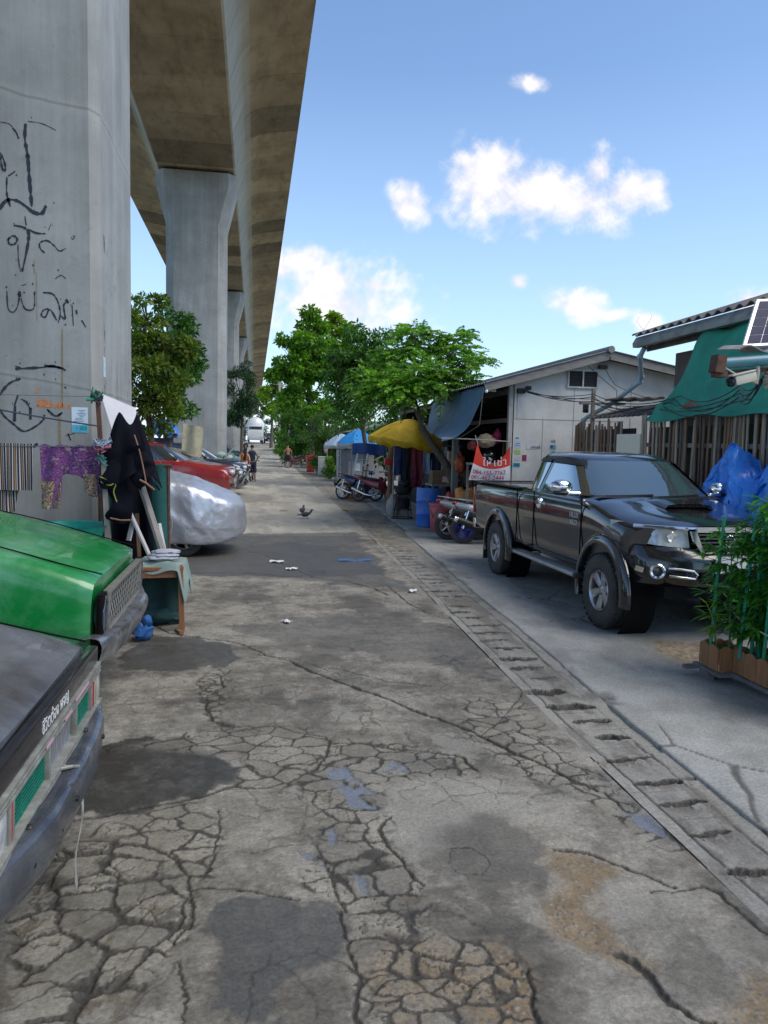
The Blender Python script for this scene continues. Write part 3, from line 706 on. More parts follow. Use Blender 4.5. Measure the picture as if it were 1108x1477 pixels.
def pier_mat():
    m, nt, p = new_mat('pier_concrete')
    c = ramp(nt, noise(nt, .8, 9, .66), [(.3, (.265,.268,.258)), (.7, (.415,.415,.40))])
    st = ramp(nt, noise(nt, 3.2, 7, .7, stretch=(1,1,.06)), [(.40, (1,1,1)), (.70, (.68,.67,.64))]); c = mixc(nt, .8, c, st, 'MULTIPLY')
    sp_ = ramp(nt, noise(nt, 6.5, 9, .75), [(.56, (1,1,1)), (.74, (.72,.71,.69))]); c = mixc(nt, .7, c, sp_, 'MULTIPLY')
    tc = nt.nodes.new('ShaderNodeTexCoord'); v = nt.nodes.new('ShaderNodeTexVoronoi'); v.inputs['Scale'].default_value = 7; nt.links.new(tc.outputs['Object'], v.inputs['Vector'])
    ph = ramp(nt, v.outputs['Distance'], [(.025, (.35,.35,.35)), (.05, (1,1,1))]); c = mixc(nt, .8, c, ph, 'MULTIPLY')
    # pour joints, slightly slanting
    s = nt.nodes.new('ShaderNodeSeparateXYZ'); nt.links.new(tc.outputs['Object'], s.inputs[0])
    def mth(op, a, b):
        n = nt.nodes.new('ShaderNodeMath'); n.operation = op
        for i, q in enumerate((a, b)):
            if hasattr(q, 'is_output'): nt.links.new(q, n.inputs[i])
            else: n.inputs[i].default_value = q
        return n.outputs[0]
    z = mth('ADD', mth('ADD', s.outputs[2], mth('MULTIPLY', s.outputs[0], .16)), mth('MULTIPLY', noise(nt, 1.5, 3, .5), .10))
    f = mth('FRACT', mth('DIVIDE', mth('SUBTRACT', z, 1.15), 2.9), 0); d = mth('ABSOLUTE', mth('SUBTRACT', f, .5), 0)
    j = ramp(nt, d, [(.002, (.66,.66,.65)), (.006, (1.12,1.12,1.1)), (.03, (1,1,1))]); c = mixc(nt, .8, c, j, 'MULTIPLY')
    nt.links.new(c, p.inputs['Base Color']); p.inputs['Roughness'].default_value = .82; bump(nt, p, noise(nt, 14, 8, .7), .25, .012); return m
PIER = pier_mat()
PIERW = PIER
AXX = -2.78
def build_deck():
    half = [(1.72,14.5),(1.80,14.56),(1.93,14.9),(2.08,15.3),(2.24,15.62),(2.5,15.9),(2.9,16.1),(3.5,16.24),(4.6,16.42),(4.68,16.44),(4.68,17.75),(4.5,17.75),(4.5,16.75),(0,16.75)]
    prof = [(x, z) for x, z in half]+[(-x, z) for x, z in half[::-1][1:]]
    n = len(prof); mb = MB(); soff = MB(); seg = 2.9; y0 = -58
    def ring(y, k):
        return [(AXX+x*(1-k*.004), y, z+k*(.012 if z < 16.44 else -.012)) for x, z in prof]
    ys = []
    for i in range(165):
        a = y0+i*seg; ys += [(a, 1), (a+.015, 1), (a+.035, 0), (a+seg-.02, 0)]
    vs = []; fs = []
    for (y, k) in ys: vs += ring(y, k)
    for i in range(len(ys)-1):
        for j in range(n): fs.append((i*n+j, (i+1)*n+j, (i+1)*n+(j+1) % n, i*n+(j+1) % n))
    mb.add(vs, fs)
    root = thing('elevated_viaduct', 'long concrete viaduct deck running overhead down the left of the road', 'viaduct', (0,0,0))
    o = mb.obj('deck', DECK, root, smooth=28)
    fix_normals(o)
    RBR = flat('bearing_rubber', (.03,.03,.03), .8)
    for y in [8.76+1.1, 39.1, 68.1, 97.1]:
        for s in (-1, 1):
            for q in (-.6, .6): MB().box((AXX+s*1.2, y+q, 14.43), (.5,.5,.14)).obj('bearing_pad', RBR, root, smooth=0)
build_deck()
BLK = mat('black_spray_paint', (.02,.022,.035), .55, var=.4, scale=60)
def build_pier(y, hd, label):
    root = thing('viaduct_pier', label, 'pier', (AXX, y+1.1, 0), group='viaduct piers')
    w, d, c = (1.147, 1.1, .10) if hd else (1.40, 1.1, .38)
    def oct_(w, d, c): return [(-w+c,-d),(w-c,-d),(w,-d+c),(w,d-c),(w-c,d),(-w+c,d),(-w,d-c),(-w,-d+c)]
    lv = [(gz(y)-.4,w),(6,w),(11.9,w),(12.0,w+.01),(13.75,1.86),(14.36,1.86)]
    vs = []; fs = []
    for z, ww in lv: vs += [(px, py, z) for px, py in oct_(ww, d, c)]
    for i in range(len(lv)-1):
        for j in range(8): fs.append((i*8+j, i*8+(j+1) % 8, (i+1)*8+(j+1) % 8, (i+1)*8+j))
    fs += [tuple(range(7,-1,-1)), tuple(len(vs)-8+j for j in range(8))]
    MB().add(vs, fs).obj('shaft', PIER, root, smooth=20)
    return root
P1 = build_pier(8.76, True, 'nearest concrete pier, sprayed with black graffiti, washing hung in front')
P2 = build_pier(38, False, 'second concrete pier, with full flared head in view above the parked cars')
for k, l in enumerate(['third concrete pier, partly hidden behind the second one', 'fourth concrete pier, a thin sliver beyond the third one', 'fifth concrete pier, far off above the dark tree']):
    build_pier(67+29*k, False, l)
# painting and stains on the nearest pier (front face is the local plane y = -1.1)
def ribbon(mb, pts, w, jag=.55, y=-1.1032):
    pp = catmull([(x-AXX, 0, z) for x, z in pts], 5) if len(pts) > 2 else [Vector((pts[0][0]-AXX,0,pts[0][1])), Vector((pts[1][0]-AXX,0,pts[1][1]))]
    L = []; Rr = []
    for i, p in enumerate(pp):
        t = pp[min(i+1,len(pp)-1)]-pp[max(i-1,0)]; t.normalize(); nn = Vector((-t.z, 0, t.x)); k = w*.62*(1+random.uniform(-jag, jag))*(.75 if i in (0, len(pp)-1) else 1)
        L.append((p.x+nn.x*k, y, p.z+nn.z*k)); Rr.append((p.x-nn.x*k, y, p.z-nn.z*k))
    n = len(pp); mb.add(L+Rr, [(i, i+1, n+i+1, n+i) for i in range(n-1)])
random.seed(3)
g = MB()
for wd, pts in GRAF: ribbon(g, pts, wd*1.25)
for k in range(60):
    wd, pts = random.choice(GRAF); x, z = random.choice(pts); x += random.gauss(0,.07); z += random.gauss(0,.07); r = random.uniform(.003,.010)
    if x > -1.90: continue
    g.add([(x-AXX+r*math.cos(a)*random.uniform(.6,1.2), -1.1032, z+r*math.sin(a)*1.3) for a in [i*PI/3 for i in range(6)]], [tuple(range(6))])
g.obj('graffiti', BLK, P1, smooth=0)
s = MB(); ribbon(s, [(-2.06,2.13),(-2.06,1.75)], .022, .1); ribbon(s, [(-2.02,3.02),(-2.025,2.62),(-2.03,2.2)], .010, .3); ribbon(s, [(-2.29,3.72),(-2.29,3.58)],.005); ribbon(s, [(-2.27,3.6),(-2.27,3.1)],.006,.2)
s.obj('rust_stain', mat('rust_stain', (.26,.19,.085), .8, var=.3, scale=20), P1, smooth=0)
ob = MB()
for (x, z, hh, ww) in [(-2.285,2.365,.045,.012),(-2.275,2.245,.075,.012),(-2.25,2.25,.055,.011),(-2.225,2.25,.065,.011),(-2.20,2.25,.06,.012),(-2.175,2.245,.045,.012),(-2.15,2.235,.03,.012),(-2.125,2.232,.02,.012),(-2.09,2.225,.03,.014),(-2.065,2.228,.045,.013),(-2.04,2.225,.05,.013),(-2.018,2.223,.03,.012),(-1.975,2.21,.03,.012),(-1.955,2.215,.05,.012)]:
    ribbon(ob, [(x,z-hh/2),(x+.004,z),(x,z+hh/2)], ww, .3)
ribbon(ob, [(-2.29,2.212),(-2.2,2.208),(-2.12,2.205)], .014, .2); ribbon(ob, [(-2.09,2.20),(-2.0,2.20)], .010, .2)
ob.obj('orange_lettering', mat('orange_paint', (.72,.20,.02), .5, var=.35, scale=40), P1, smooth=0)
# drips on the chamfer that faces the road: local frame of the chamfer
def chamfer(mb, u, z, w, h):
    a = Vector((1.147, -.95, 0)); b = Vector((1.147, .95, 0)); d = (b-a).normalized(); n = Vector((d.y, -d.x, 0))*.003
    L = (b-a).length
    for s0, s1 in ((0,.35),(.35,1)):
        p = [a+d*(u*L-w/2*(1.2-s0*.5))+n+Vector((0,0,z-h*s0)), a+d*(u*L+w/2*(1.2-s0*.5))+n+Vector((0,0,z-h*s0)), a+d*(u*L+w/2*(1.1-s1*.8))+n+Vector((0,0,z-h*s1)), a+d*(u*L-w/2*(1.1-s1*.8))+n+Vector((0,0,z-h*s1))]
        mb.add(p, [(0,3,2,1)])
d1 = MB(); d2 = MB(); d3 = MB()
for k in range(60): chamfer(d1, random.uniform(.06,.94), random.uniform(2.4,4.35)**1.0, random.uniform(.004,.011), random.uniform(.02,.08))
for k in range(8): chamfer(d1, random.uniform(.02,.06), random.uniform(2.3,4.2), random.uniform(.008,.016), random.uniform(.08,.2))
for k in range(9): chamfer(d2, random.choice([.36,.4,.44,.8,.84,.88]), random.uniform(2.4,2.85), .010, random.uniform(.06,.25))
chamfer(d3, .17, 2.95, .006, .75)
d1.obj('paint_drips', BLK, P1, smooth=0); d2.obj('green_drips', mat('green_drip', (.03,.28,.13), .5), P1, smooth=0); d3.obj('rust_drip', mat('brown_drip', (.16,.10,.05), .7), P1, smooth=0)
# notice pasted on the pier
def notice(root, x0, x1, z0, z1, y=-1.104):
    m = MB(); m.box(((x0+x1)/2-AXX, y, (z0+z1)/2), (x1-x0,.002,z1-z0)); o = m.obj('paper_notice', mat('notice_paper', (.62,.72,.78), .5, var=.1), root, smooth=0); o['label'] = 'pale blue printed notice'
    W = x1-x0; H = z1-z0
    q = MB(); q.box((x0+W*.5-AXX, y-.0016, z0+H*.16), (W*.98,.001,H*.3)); q.obj('blue_band', flat('notice_cyan', (.10,.45,.62), .5), o, smooth=0)
    q = MB(); q.box((x0+W*.72-AXX, y-.0030, z0+H*.18), (W*.46,.001,H*.16)); q.obj('teal_box', flat('notice_teal', (.02,.30,.33), .5), o, smooth=0)
    t = MB()
    for k in range(9): 
        ww = random.uniform(.25,.6)*W; t.box((x0+W*(.62 if k < 5 else .45)-AXX, y-.0022, z1-H*(.12+.062*k)), (ww,.0006,H*.018))
    t.box((x0+W*.32-AXX, y-.0036, z0+H*.18), (W*.07,.0006,H*.06)); t.obj('print', flat('notice_ink', (.10,.16,.35), .6), o, smooth=0)
notice(P1, -1.936, -1.769, 1.935, 2.205)
m = MB(); a = Vector((1.02+.03,-1.1+.03-.003,0)); m.box((1.147+.002, -.90, 2.66), (.002,.12,.22)); m.obj('torn_poster', mat('torn_poster', (.50,.62,.68), .6, var=.3, scale=20), P1, smooth=0)
# ------------------------------------------------------------------ vehicles
RUB = mat('tyre_rubber', (.032,.032,.033), .75, var=.3, scale=30, bmp=.2, bscale=60, dirt=(.07,.062,.052), dirtamt=.45, dscale=6)
ALLOY = mat('alloy_rim', (.55,.55,.56), .32, metal=.85, var=.1, dirt=(.30,.27,.23), dirtamt=.3, dscale=9)
CHROME = mat('chrome', (.80,.80,.80), .09, metal=1, var=.05, rvar=.05)
BLKP = mat('black_plastic', (.018,.018,.019), .5, var=.25, scale=20)
DARKV = flat('dark_void', (.008,.008,.008), .9, spec=.1)
LENS = mat('clear_lens', (.55,.56,.53), .08, var=.25, scale=14, coat=1, rvar=.04)
LENSR = mat('red_lens', (.40,.02,.015), .15, var=.2, coat=.6)
LENSA = mat('amber_lens', (.65,.22,.02), .15, var=.2, coat=.6)
def glass_mat(name, tint, metal, rough=.03):
    m, nt, p = new_mat(name); p.inputs['Base Color'].default_value = (*tint, 1); p.inputs['Metallic'].default_value = metal; p.inputs['Roughness'].default_value = rough
    p.inputs['Coat Weight'].default_value = .6; p.inputs['Coat Roughness'].default_value = .02
    bump(nt, p, noise(nt, 2.2, 2, .4), .02, .02); return m
GLASS = glass_mat('tinted_glass', (.035,.042,.045), .0); MIRG = glass_mat('mirror_film_glass', (.46,.50,.50), .92); WSG = glass_mat('windscreen_glass', (.18,.235,.245), .66, .045)
def wheel(parent, loc, r, w, rr, side, spokes=6, rim=None, sw=.07, spin=0., tread=True):
    M = Matrix.Translation(loc) @ Matrix.Rotation(-PI/2*side, 4, 'X')      # local +z = outboard
    sh = w/2
    prof = [(rr,-sh*.8),(rr+.02,-sh*.95),(r-.07,-sh),(r-.025,-sh*.93),(r-.006,-sh*.78),(r,-sh*.5),(r,-.02),(r-.009,-.012),(r-.009,.012),(r,.02),(r,sh*.5),(r-.006,sh*.78),(r-.025,sh*.93),(r-.07,sh),(rr+.02,sh*.95),(rr,sh*.8)]
    mb = MB(); mb.lathe(prof, 40, M, cap=False)
    if tread:
        for k in range(36):
            a = 2*PI*k/36
            for s in (-1, 1):
                mb.box(M @ Vector((r*math.cos(a), r*math.sin(a), s*sh*.72)), (.012,.030,sh*.42), (M @ Matrix.Rotation(a, 4, 'Z')).to_euler())
    t = mb.obj('wheel', RUB, parent, smooth=40)
    rm = MB(); z1 = sh*.62
    rm.lathe([(rr+.004, sh*.86),(rr-.002, sh*.93),(rr-.018, sh*.80),(rr-.022, -sh*.5)], 36, M, cap=False)
    rm.lathe([(.0,z1+.004),(.03,z1+.004),(.045,z1-.004),(.065,z1-.02),(.07,z1-.05)], 20, M)
    for k in range(spokes):
        a = spin+2*PI*k/spokes
        A = M @ Matrix.Rotation(a, 4, 'Z')
        w0, w1 = sw*.62, sw
        pts = [(.05,-w0/2,z1-.012),(.05,w0/2,z1-.012),(rr-.012,w1/2,z1+.002),(rr-.012,-w1/2,z1+.002),(.05,-w0*.3,z1+.006),(.05,w0*.3,z1+.006),(rr-.014,w1*.32,z1+.022),(rr-.014,-w1*.32,z1+.022)]
        low = [(x, y*1.05, z1-.05) for x, y, z in pts[:4]]
        rm.add([A @ Vector(p) for p in pts+low], [(4,5,6,7),(0,4,7,3),(1,2,6,5),(2,3,7,6),(0,1,5,4),(8,0,3,11),(1,9,10,2),(8,9,1,0)])
    ro = rm.obj('rim', rim or ALLOY, t, smooth=30)
    dk = MB(); dk.lathe([(0,-.01),(rr-.01,-.01)], 28, M); dk.obj('dark_backing', DARKV, t, smooth=0)  # flat dark disc stands in for the shade behind the spokes
    return t
def loft_body(st, bow=0, bowx=(0,0), nx=40, crown=.03, extra=2, rbow=0, rbowx=(0,0)):
    """st rows: x, zt, wt, w, zs, zb  -> closed body shell, front is +x"""
    st = sorted(st); xs = [r[0] for r in st]; X = sorted(set(list(np.linspace(xs[0], xs[-1], nx))+xs))
    cols = [pchip(xs, [r[k] for r in st], X) for k in range(1, 6)]
    vs = []; n = None
    for i, x in enumerate(X):
        zt, wt, w, zs, zb = [c[i] for c in cols]
        half = [(0,zt+crown),(wt*.55,zt+crown*.75),(wt*.93,zt+.004),(w-.018,zt-.055),(w,zs),(w-.012,zs-.25*(zs-zb)),(w-.03,zb+.03),(w-.10,zb),(0,zb)]
        half = chaikin(half, extra); sec = half+[(-y, z) for y, z in half[-2:0:-1]]; n = len(sec)
        kf = 0 if not bow else sstep(bowx[0], bowx[1], np.array([x]))[0]*bow
        kr = 0 if not rbow else sstep(rbowx[0], rbowx[1], np.array([x]))[0]*rbow
        for y, z in sec: vs.append((x-kf*abs(y/w)**2.4+kr*abs(y/w)**2.4, y, z))
    fs = []
    for i in range(len(X)-1):
        for j in range(n): fs.append((i*n+j, i*n+(j+1) % n, (i+1)*n+(j+1) % n, (i+1)*n+j))
    fs.append(tuple(range(n-1,-1,-1))); fs.append(tuple((len(X)-1)*n+j for j in range(n)))
    return MB().add(vs, fs)
class Cab:
    def __init__(s, lv, n=5.5, bow=.07):
        s.z = [r[0] for r in lv]; s.c = [[r[k] for r in lv] for k in (1,2,3)]; s.n = n; s.bow = bow; s.lv = lv
    def at(s, z): return [float(pchip(s.z, c, [z])[0]) for c in s.c]
    def side(s, x, z, off=.006):
        xf, xr, hw = s.at(z); cx = (xf+xr)/2; lx = (xf-xr)/2
        t = min(.999, abs((x-cx)/lx)); return hw*(1-t**s.n)**(1/s.n)+off
    def front(s, y, z, off=.006, rear=False):
        xf, xr, hw = s.at(z); cx = (xf+xr)/2; lx = (xf-xr)/2; t = min(.999, abs(y/hw))
        q = lx*(1-t**s.n)**(1/s.n)
        return (cx+q-s.bow*t*t*(1 if not rear else 0)+off) if not rear else (cx-q-off)
    def shell(s, N=64):
        zz = list(np.linspace(s.z[0], s.z[-2], 22))+list(np.linspace(s.z[-2], s.z[-1], 4))[1:]
        vs = []
        for z in zz:
            xf, xr, hw = s.at(z); cx = (xf+xr)/2; lx = (xf-xr)/2
            for j in range(N):
                a = 2*PI*j/N; c, q = math.cos(a), math.sin(a)
                x = cx+lx*math.copysign(abs(c)**(2/s.n), c); y = hw*math.copysign(abs(q)**(2/s.n), q)
                if c > 0: x -= s.bow*(y/hw)**2*min(1, c*3)
                vs.append((x, y, z))
        fs = [(i*N+j, i*N+(j+1) % N, (i+1)*N+(j+1) % N, (i+1)*N+j) for i in range(len(zz)-1) for j in range(N)]
        fs += [tuple(range(N-1,-1,-1)), tuple((len(zz)-1)*N+j for j in range(N))]
        return MB().add(vs, fs)
    def side_pane(s, name, quad, m, parent, sgn, off=.006, nu=12, nv=8):
        """quad corners (x,z): bottom front, bottom rear, top rear, top front"""
        (a, b, c, d) = quad
        def f(u, v):
            p = [(a[k]*(1-u)+b[k]*u)*(1-v)+(d[k]*(1-u)+c[k]*u)*v for k in (0,1)]
            return (p[0], sgn*s.side(p[0], p[1], off), p[1])
        return MB().grid(f, nu, nv).obj(name, m, parent, smooth=60)
    def front_pane(s, name, z0, z1, k0, k1, m, parent, off=.008, rear=False, ym=1):
        def f(u, v):
            z = z0+(z1-z0)*v; hw = s.at(z)[2]*(k0+(k1-k0)*v); y = hw*(2*u-1)
            return (s.front(y, z, off, rear), y, z)
        return MB().grid(f, 20, 10).obj(name, m, parent, smooth=60)
def flare(parent, cx, cz, r0, r1, yin, yout, sgn, m, a0=-25, a1=205, name='wheel_arch_flare'):
    def f(u, v):
        a = R(a0+(a1-a0)*u)
        seq = [(r1, yin-.02),(r1, yin+.004),(r1*.78+r0*.22, yout*.6+yin*.4),(r1*.4+r0*.6, yout),(r0+.008, yout),(r0, yout-.012),(r0, yin-.05)]
        i = min(int(v*(len(seq)-1)), len(seq)-2); t = v*(len(seq)-1)-i
        r = seq[i][0]*(1-t)+seq[i+1][0]*t; y = seq[i][1]*(1-t)+seq[i+1][1]*t
        return (cx+r*math.cos(a), sgn*y, cz+r*math.sin(a))
    return MB().grid(f, 40, 13).obj(name, m, parent, smooth=50)
def well_cut(x, z, r, y0, y1):
    mb = MB(); mb.lathe([(r, -abs(y1-y0)/2),(r, abs(y1-y0)/2)], 40, Matrix.Translation((x,(y0+y1)/2,z)) @ Matrix.Rotation(PI/2, 4, 'X')); o = mb.obj('cut', DARKV); fix_normals(o); return o
def panel(mb, pts, nrm, d): 
    """polygon slab of thickness d along -nrm"""
    n = len(pts); nrm = Vector(nrm); P = [Vector(p) for p in pts]
    mb.add(P+[p-nrm*d for p in P], [tuple(range(n)), tuple(range(2*n-1,n-1,-1))]+[(i, i+n, (i+1) % n+n, (i+1) % n) for i in range(n)])
def paint(name, col, rough=.25, coat=1.0, dirt=None, dirtamt=.3, metal=0, var=.06):
    return mat(name, col, rough, metal=metal, var=var, scale=3, coat=coat, dirt=dirt, dirtamt=dirtamt, dscale=3, rvar=.06)
# ---- the black pickup
def pickup():
    BP = paint('pickup_black_paint', (.010,.010,.012), .17, .85, dirt=(.030,.028,.026), dirtamt=.4)
    t = thing('pickup_truck', 'shiny black extended-cab pickup truck parked on the pavement in front of the slatted fence', 'pickup truck', (4.455, 9.14, .024), R(-89.2))
    fx, rx_, wr = 1.67, -1.69, .39
    b = loft_body([(2.43,1.12,.70,.86,.86,.60),(2.30,1.155,.73,.885,.92,.56),(1.67,1.245,.75,.90,1.0,.54),(1.22,1.315,.76,.90,1.02,.54),(1.08,1.325,.79,.90,1.02,.53),(-.5,1.325,.80,.90,1.02,.53),(-.915,1.325,.80,.895,1.02,.53)], bow=.30, bowx=(1.3,2.43), nx=46).obj('body', BP, t)
    boolean(b, [well_cut(fx, wr, .50, s*.55, s*1.2) for s in (-1,1)])
    bed = loft_body([(-.935,1.30,.86,.895,1.02,.53),(-1.5,1.30,.86,.90,1.02,.54),(-2.9,1.29,.855,.885,1.0,.58),(-2.96,1.28,.84,.87,.98,.60)], crown=0, nx=20, extra=2).obj('cargo_bed', BP, t)
    cb = MB(); cb.box((-1.93,0,1.25), (1.86,1.52,.82)); cb = cb.obj('cut', DARKV)
    boolean(bed, [cb]+[well_cut(rx_, wr, .50, s*.62, s*1.2) for s in (-1,1)])
    rail = MB()
    for s in (-1,1): rail.box((-1.94, s*.815, 1.306), (1.98,.10,.022), bev=.008)
    rail.box((-1.0,0,1.306),(.08,1.6,.022),bev=.008); rail.box((-2.90,0,1.306),(.07,1.6,.022),bev=.008)
    rail.obj('bed_rail_cap', BLKP, t)
    cab = Cab([(1.26,1.30,-.925,.845),(1.40,1.06,-.925,.785),(1.60,.74,-.90,.697),(1.71,.55,-.875,.650),(1.765,.42,-.83,.618),(1.80,.26,-.76,.56),(1.822,.02,-.62,.44),(1.832,-.2,-.4,.2)])
    roof = cab.shell().obj('cab_roof', BP, t, smooth=40)
    cab.front_pane('windscreen', 1.345, 1.725, .90, .89, WSG, t)
    cab.front_pane('rear_window', 1.38, 1.70, .80, .82, GLASS, t, rear=True)
    for s in (-1, 1):
        cab.side_pane('door_window', ((1.02,1.335),(-.22,1.335),(-.20,1.70),(.46,1.70)), MIRG, t, s)
        cab.side_pane('quarter_window', ((-.345,1.335),(-.80,1.335),(-.66,1.70),(-.32,1.70)), MIRG, t, s)
        cab.side_pane('rain_visor', ((.56,1.665),(-.24,1.685),(-.22,1.735),(.46,1.735)), BLKP, t, s, .022)
        cab.side_pane('rain_visor', ((-.30,1.685),(-.72,1.685),(-.66,1.735),(-.28,1.735)), BLKP, t, s, .020)
        # door seams
        sm = MB()
        for xx in (1.13, -.285, -.90): sm.box((xx, s*.8995, .93), (.009,.012,.76))
        sm.box((.42, s*.898, .555), (1.42,.012,.009)); sm.obj('door_seam', DARKV, t, smooth=0)
        h = MB(); h.lathe([(0,.016),(.035,.018),(.062,.014),(.074,.002),(.074,-.02)], 24, Matrix.Translation((-.11, s*.900, 1.165)) @ Matrix.Rotation(-s*PI/2, 4, 'X')); h.bar((-.17,s*.922,1.172),(-.05,s*.922,1.172),.018,.034)
        h.obj('door_handle', CHROME, t)
        mr = MB(); mr.blob((.80, s*1.005, 1.42), (.085,.135,.088), 3, .04); mr.box((.86,s*.88,1.35),(.08,.16,.05),bev=.02); mo = mr.obj('wing_mirror', CHROME, t, smooth=60)
        mm = MB(); mm.blob((.815, s*.995, 1.355), (.08,.125,.03), 2, .02); mm.obj('mirror_base', BLKP, mo, smooth=60)
        flare(t, fx, wr, .485, .60, .895, .945, s, BP, -8, 196)
        flare(t, rx_, wr, .485, .60, .893, .94, s, BP, -12, 192)
        wheel(t, (fx, s*.80, wr), wr, .27, .215, s, 6, sw=.10, spin=.3)
        wheel(t, (rx_, s*.80, wr), wr, .27, .215, s, 6, sw=.10, spin=.1)
        st = MB(); st.box((.26, s*.93, .475), (1.94,.17,.045), bev=.018)
        for xx in (-.5,.3,1.0): st.box((xx, s*.80, .46), (.05,.2,.04))
        so_ = st.obj('side_step', mat('step_aluminium', (.42,.42,.43), .4, metal=.6, var=.2), t); 
        st = MB(); st.box((-.74, s*.93, .472), (.10,.175,.07), bev=.02); st.box((1.25, s*.93, .472), (.07,.175,.06), bev=.02); st.obj('end_cap', BLKP, so_)
        fl = MB(); fl.box((rx_-.52, s*.80, .36), (.012,.27,.42)); fl.obj('mud_flap', BLKP, t, smooth=0)
        # wheel well liner
        for cx_ in (fx, rx_): MB().lathe([(.498,-.16),(.498,.15)], 30, Matrix.Translation((cx_, s*.70, wr)) @ Matrix.Rotation(PI/2, 4, 'X'), cap=False).obj('wheel_well', DARKV, t)
        # headlamps wrap round the corner
        def hl(u, v, s=s):
            y = .37+.515*u; zt_ = 1.105+.045*u; zb_ = .935+.045*u*u
            z = zb_+(zt_-zb_)*v
            x = 2.45-.30*(y/.875)**2.4-.055*v-.30*max(0,u-.60)/.40
            return (x, s*y, z)
        hd = MB().grid(hl, 20, 8).obj('headlight', mat('headlamp_lens', (.50,.51,.47), .06, var=.3, scale=9, coat=1, rvar=.03), t, smooth=60)
        rf = MB()
        for (u, rr_) in ((.28,.055),(.74,.045)):
            p = Vector(hl(u,.5)); rf.lathe([(rr_, .004),(rr_*.9,.009),(rr_*.4,.004),(0,.006)], 18, Matrix.Translation(p) @ Matrix.Rotation(PI/2, 4, 'Y'), cap=False)
        rf.obj('reflector', CHROME, hd)
        am = MB().grid(lambda u, v, s=s: tuple(Vector(hl(.52+.10*u-.02*v,.06+.88*v))+Vector((.005,0,0))), 4, 5).obj('lens_divider', ALLOY, hd)
        # fog lamp with chrome surround
        fg = MB(); Mf = Matrix.Translation((2.425, s*.70, .715)) @ Matrix.Rotation(R(s*24), 4, 'Z') @ Matrix.Rotation(PI/2, 4, 'Y')
        fg.lathe([(.048,.0),(.070,.0),(.074,.020),(.064,.030),(.048,.022)], 24, Mf, cap=False)
        fo = fg.obj('fog_lamp', CHROME, t); fq = MB(); fq.lathe([(0,.018),(.036,.016),(.050,.010)], 20, Mf); fq.obj('lens', GLASS, fo)
        cr = MB(); cr.tube([(2.46,s*.61,.745),(2.50,s*.50,.74),(2.525,s*.38,.725),(2.53,s*.345,.69),(2.52,s*.36,.655),(2.50,s*.47,.66),(2.465,s*.60,.675)], .011, 8); cr.bar((2.35,s*.80,.715),(2.30,s*.86,.735),.03,.05); cr.obj('fog_lamp_trim', CHROME, t)
        wp = MB(); 
    # bumper: loft across the width
    def bmp_(u, v):
        y = .905*(2*u-1); a = abs(y)/.905
        prof = [(2.44,.935),(2.47,.90),(2.52,.82),(2.535,.73),(2.52,.64),(2.47,.56),(2.36,.52),(2.2,.52)]
        i = min(int(v*7), 6); t_ = v*7-i; x = prof[i][0]*(1-t_)+prof[i+1][0]*t_; z = prof[i][1]*(1-t_)+prof[i+1][1]*t_
        return (x-.30*a**2.4-.22*max(0,a-.86)/.14*1.0, y*(1-.0*v), z+.02*a*(v > .6))
    MB().grid(bmp_, 44, 22).obj('front_bumper', BP, t, smooth=50)
    lg = MB(); lg.box((2.525,0,.66),(.03,.62,.11)); lo = lg.obj('lower_grille', DARKV, t, smooth=0)
    # grille
    g0 = MB(); panel(g0, [(2.462,-.345,1.10),(2.462,.345,1.10),(2.475,.27,.90),(2.475,-.27,.90)], (1,0,0), .05); go = g0.obj('radiator_grille', DARKV, t, smooth=0)
    sl_ = MB()
    for k in range(5):
        z = .925+.036*k; hw = .262+.085*(z-.90)/.2
        sl_.bar((2.478,-hw,z),(2.478,hw,z),.026,.013)
    sl_.obj('slat', mat('grille_grey', (.10,.10,.105), .3, metal=.5), go, smooth=0)
    gc = MB()
    for s in (-1,1):
        panel(gc, [(2.482,s*.345,1.10),(2.475,s*.40,1.10),(2.470,s*.36,1.0),(2.485,s*.285,.895),(2.490,s*.265,.905),(2.487,s*.305,1.0)][::s], (1,0,0), .03)
        gc.tube(catmull([(2.455-.30*(abs(y)/.875)**2.4, s*y, 1.118+.022*max(0,y-.4)) for y in (.30,.45,.6,.75,.84)], 4), [.019]*17, 8)
    gc.bar((2.480,-.35,1.118),(2.480,.35,1.118),.03,.05); gc.bar((2.488,-.27,.898),(2.488,.27,.898),.02,.016)
    gc.obj('chrome_surround', CHROME, go)
    em = MB(); em.lathe([(.052,0),(.058,.006),(.050,.010),(.046,.004)], 24, Matrix.Translation((2.492,0,1.01)) @ Matrix.Rotation(PI/2, 4, 'Y'), cap=False); em.tube([(2.498,-.05,1.01),(2.498,.05,1.01)],.006,6); em.obj('badge', CHROME, go)
    pl = MB(); pl.box((2.555,0,.79),(.012,.36,.16)); po = pl.obj('number_plate', flat('plate_white', (.60,.60,.58), .4), t, smooth=0)
    # bonnet scoop
    sc = MB()
    def scoop(u, v):
        x = 1.28+.50*u; y = (.30-.02*u)*(2*v-1); z0 = float(pchip([1.22,1.67,2.3],[1.345,1.272,1.185],[x])[0])
        return (x, y, z0+.052*(1-abs(2*v-1)**6)*sstep(0,.6,np.array([u]))[0]*(1-.0*u))
    sc.grid(scoop, 14, 22); sco = sc.obj('bonnet_scoop', BP, t, smooth=45)
    sm = MB(); panel(sm, [(1.787,-.24,1.276),(1.787,.24,1.276),(1.783,.235,1.300),(1.783,-.235,1.300)], (1,0,.1), .03); smo = sm.obj('scoop_mouth', DARKV, sco, smooth=0)
    sm = MB()
    for k in range(5): sm.box((1.788,-.16+.08*k,1.288),(.006,.008,.022))
    sm.obj('mouth_rib', BLKP, sco, smooth=0)
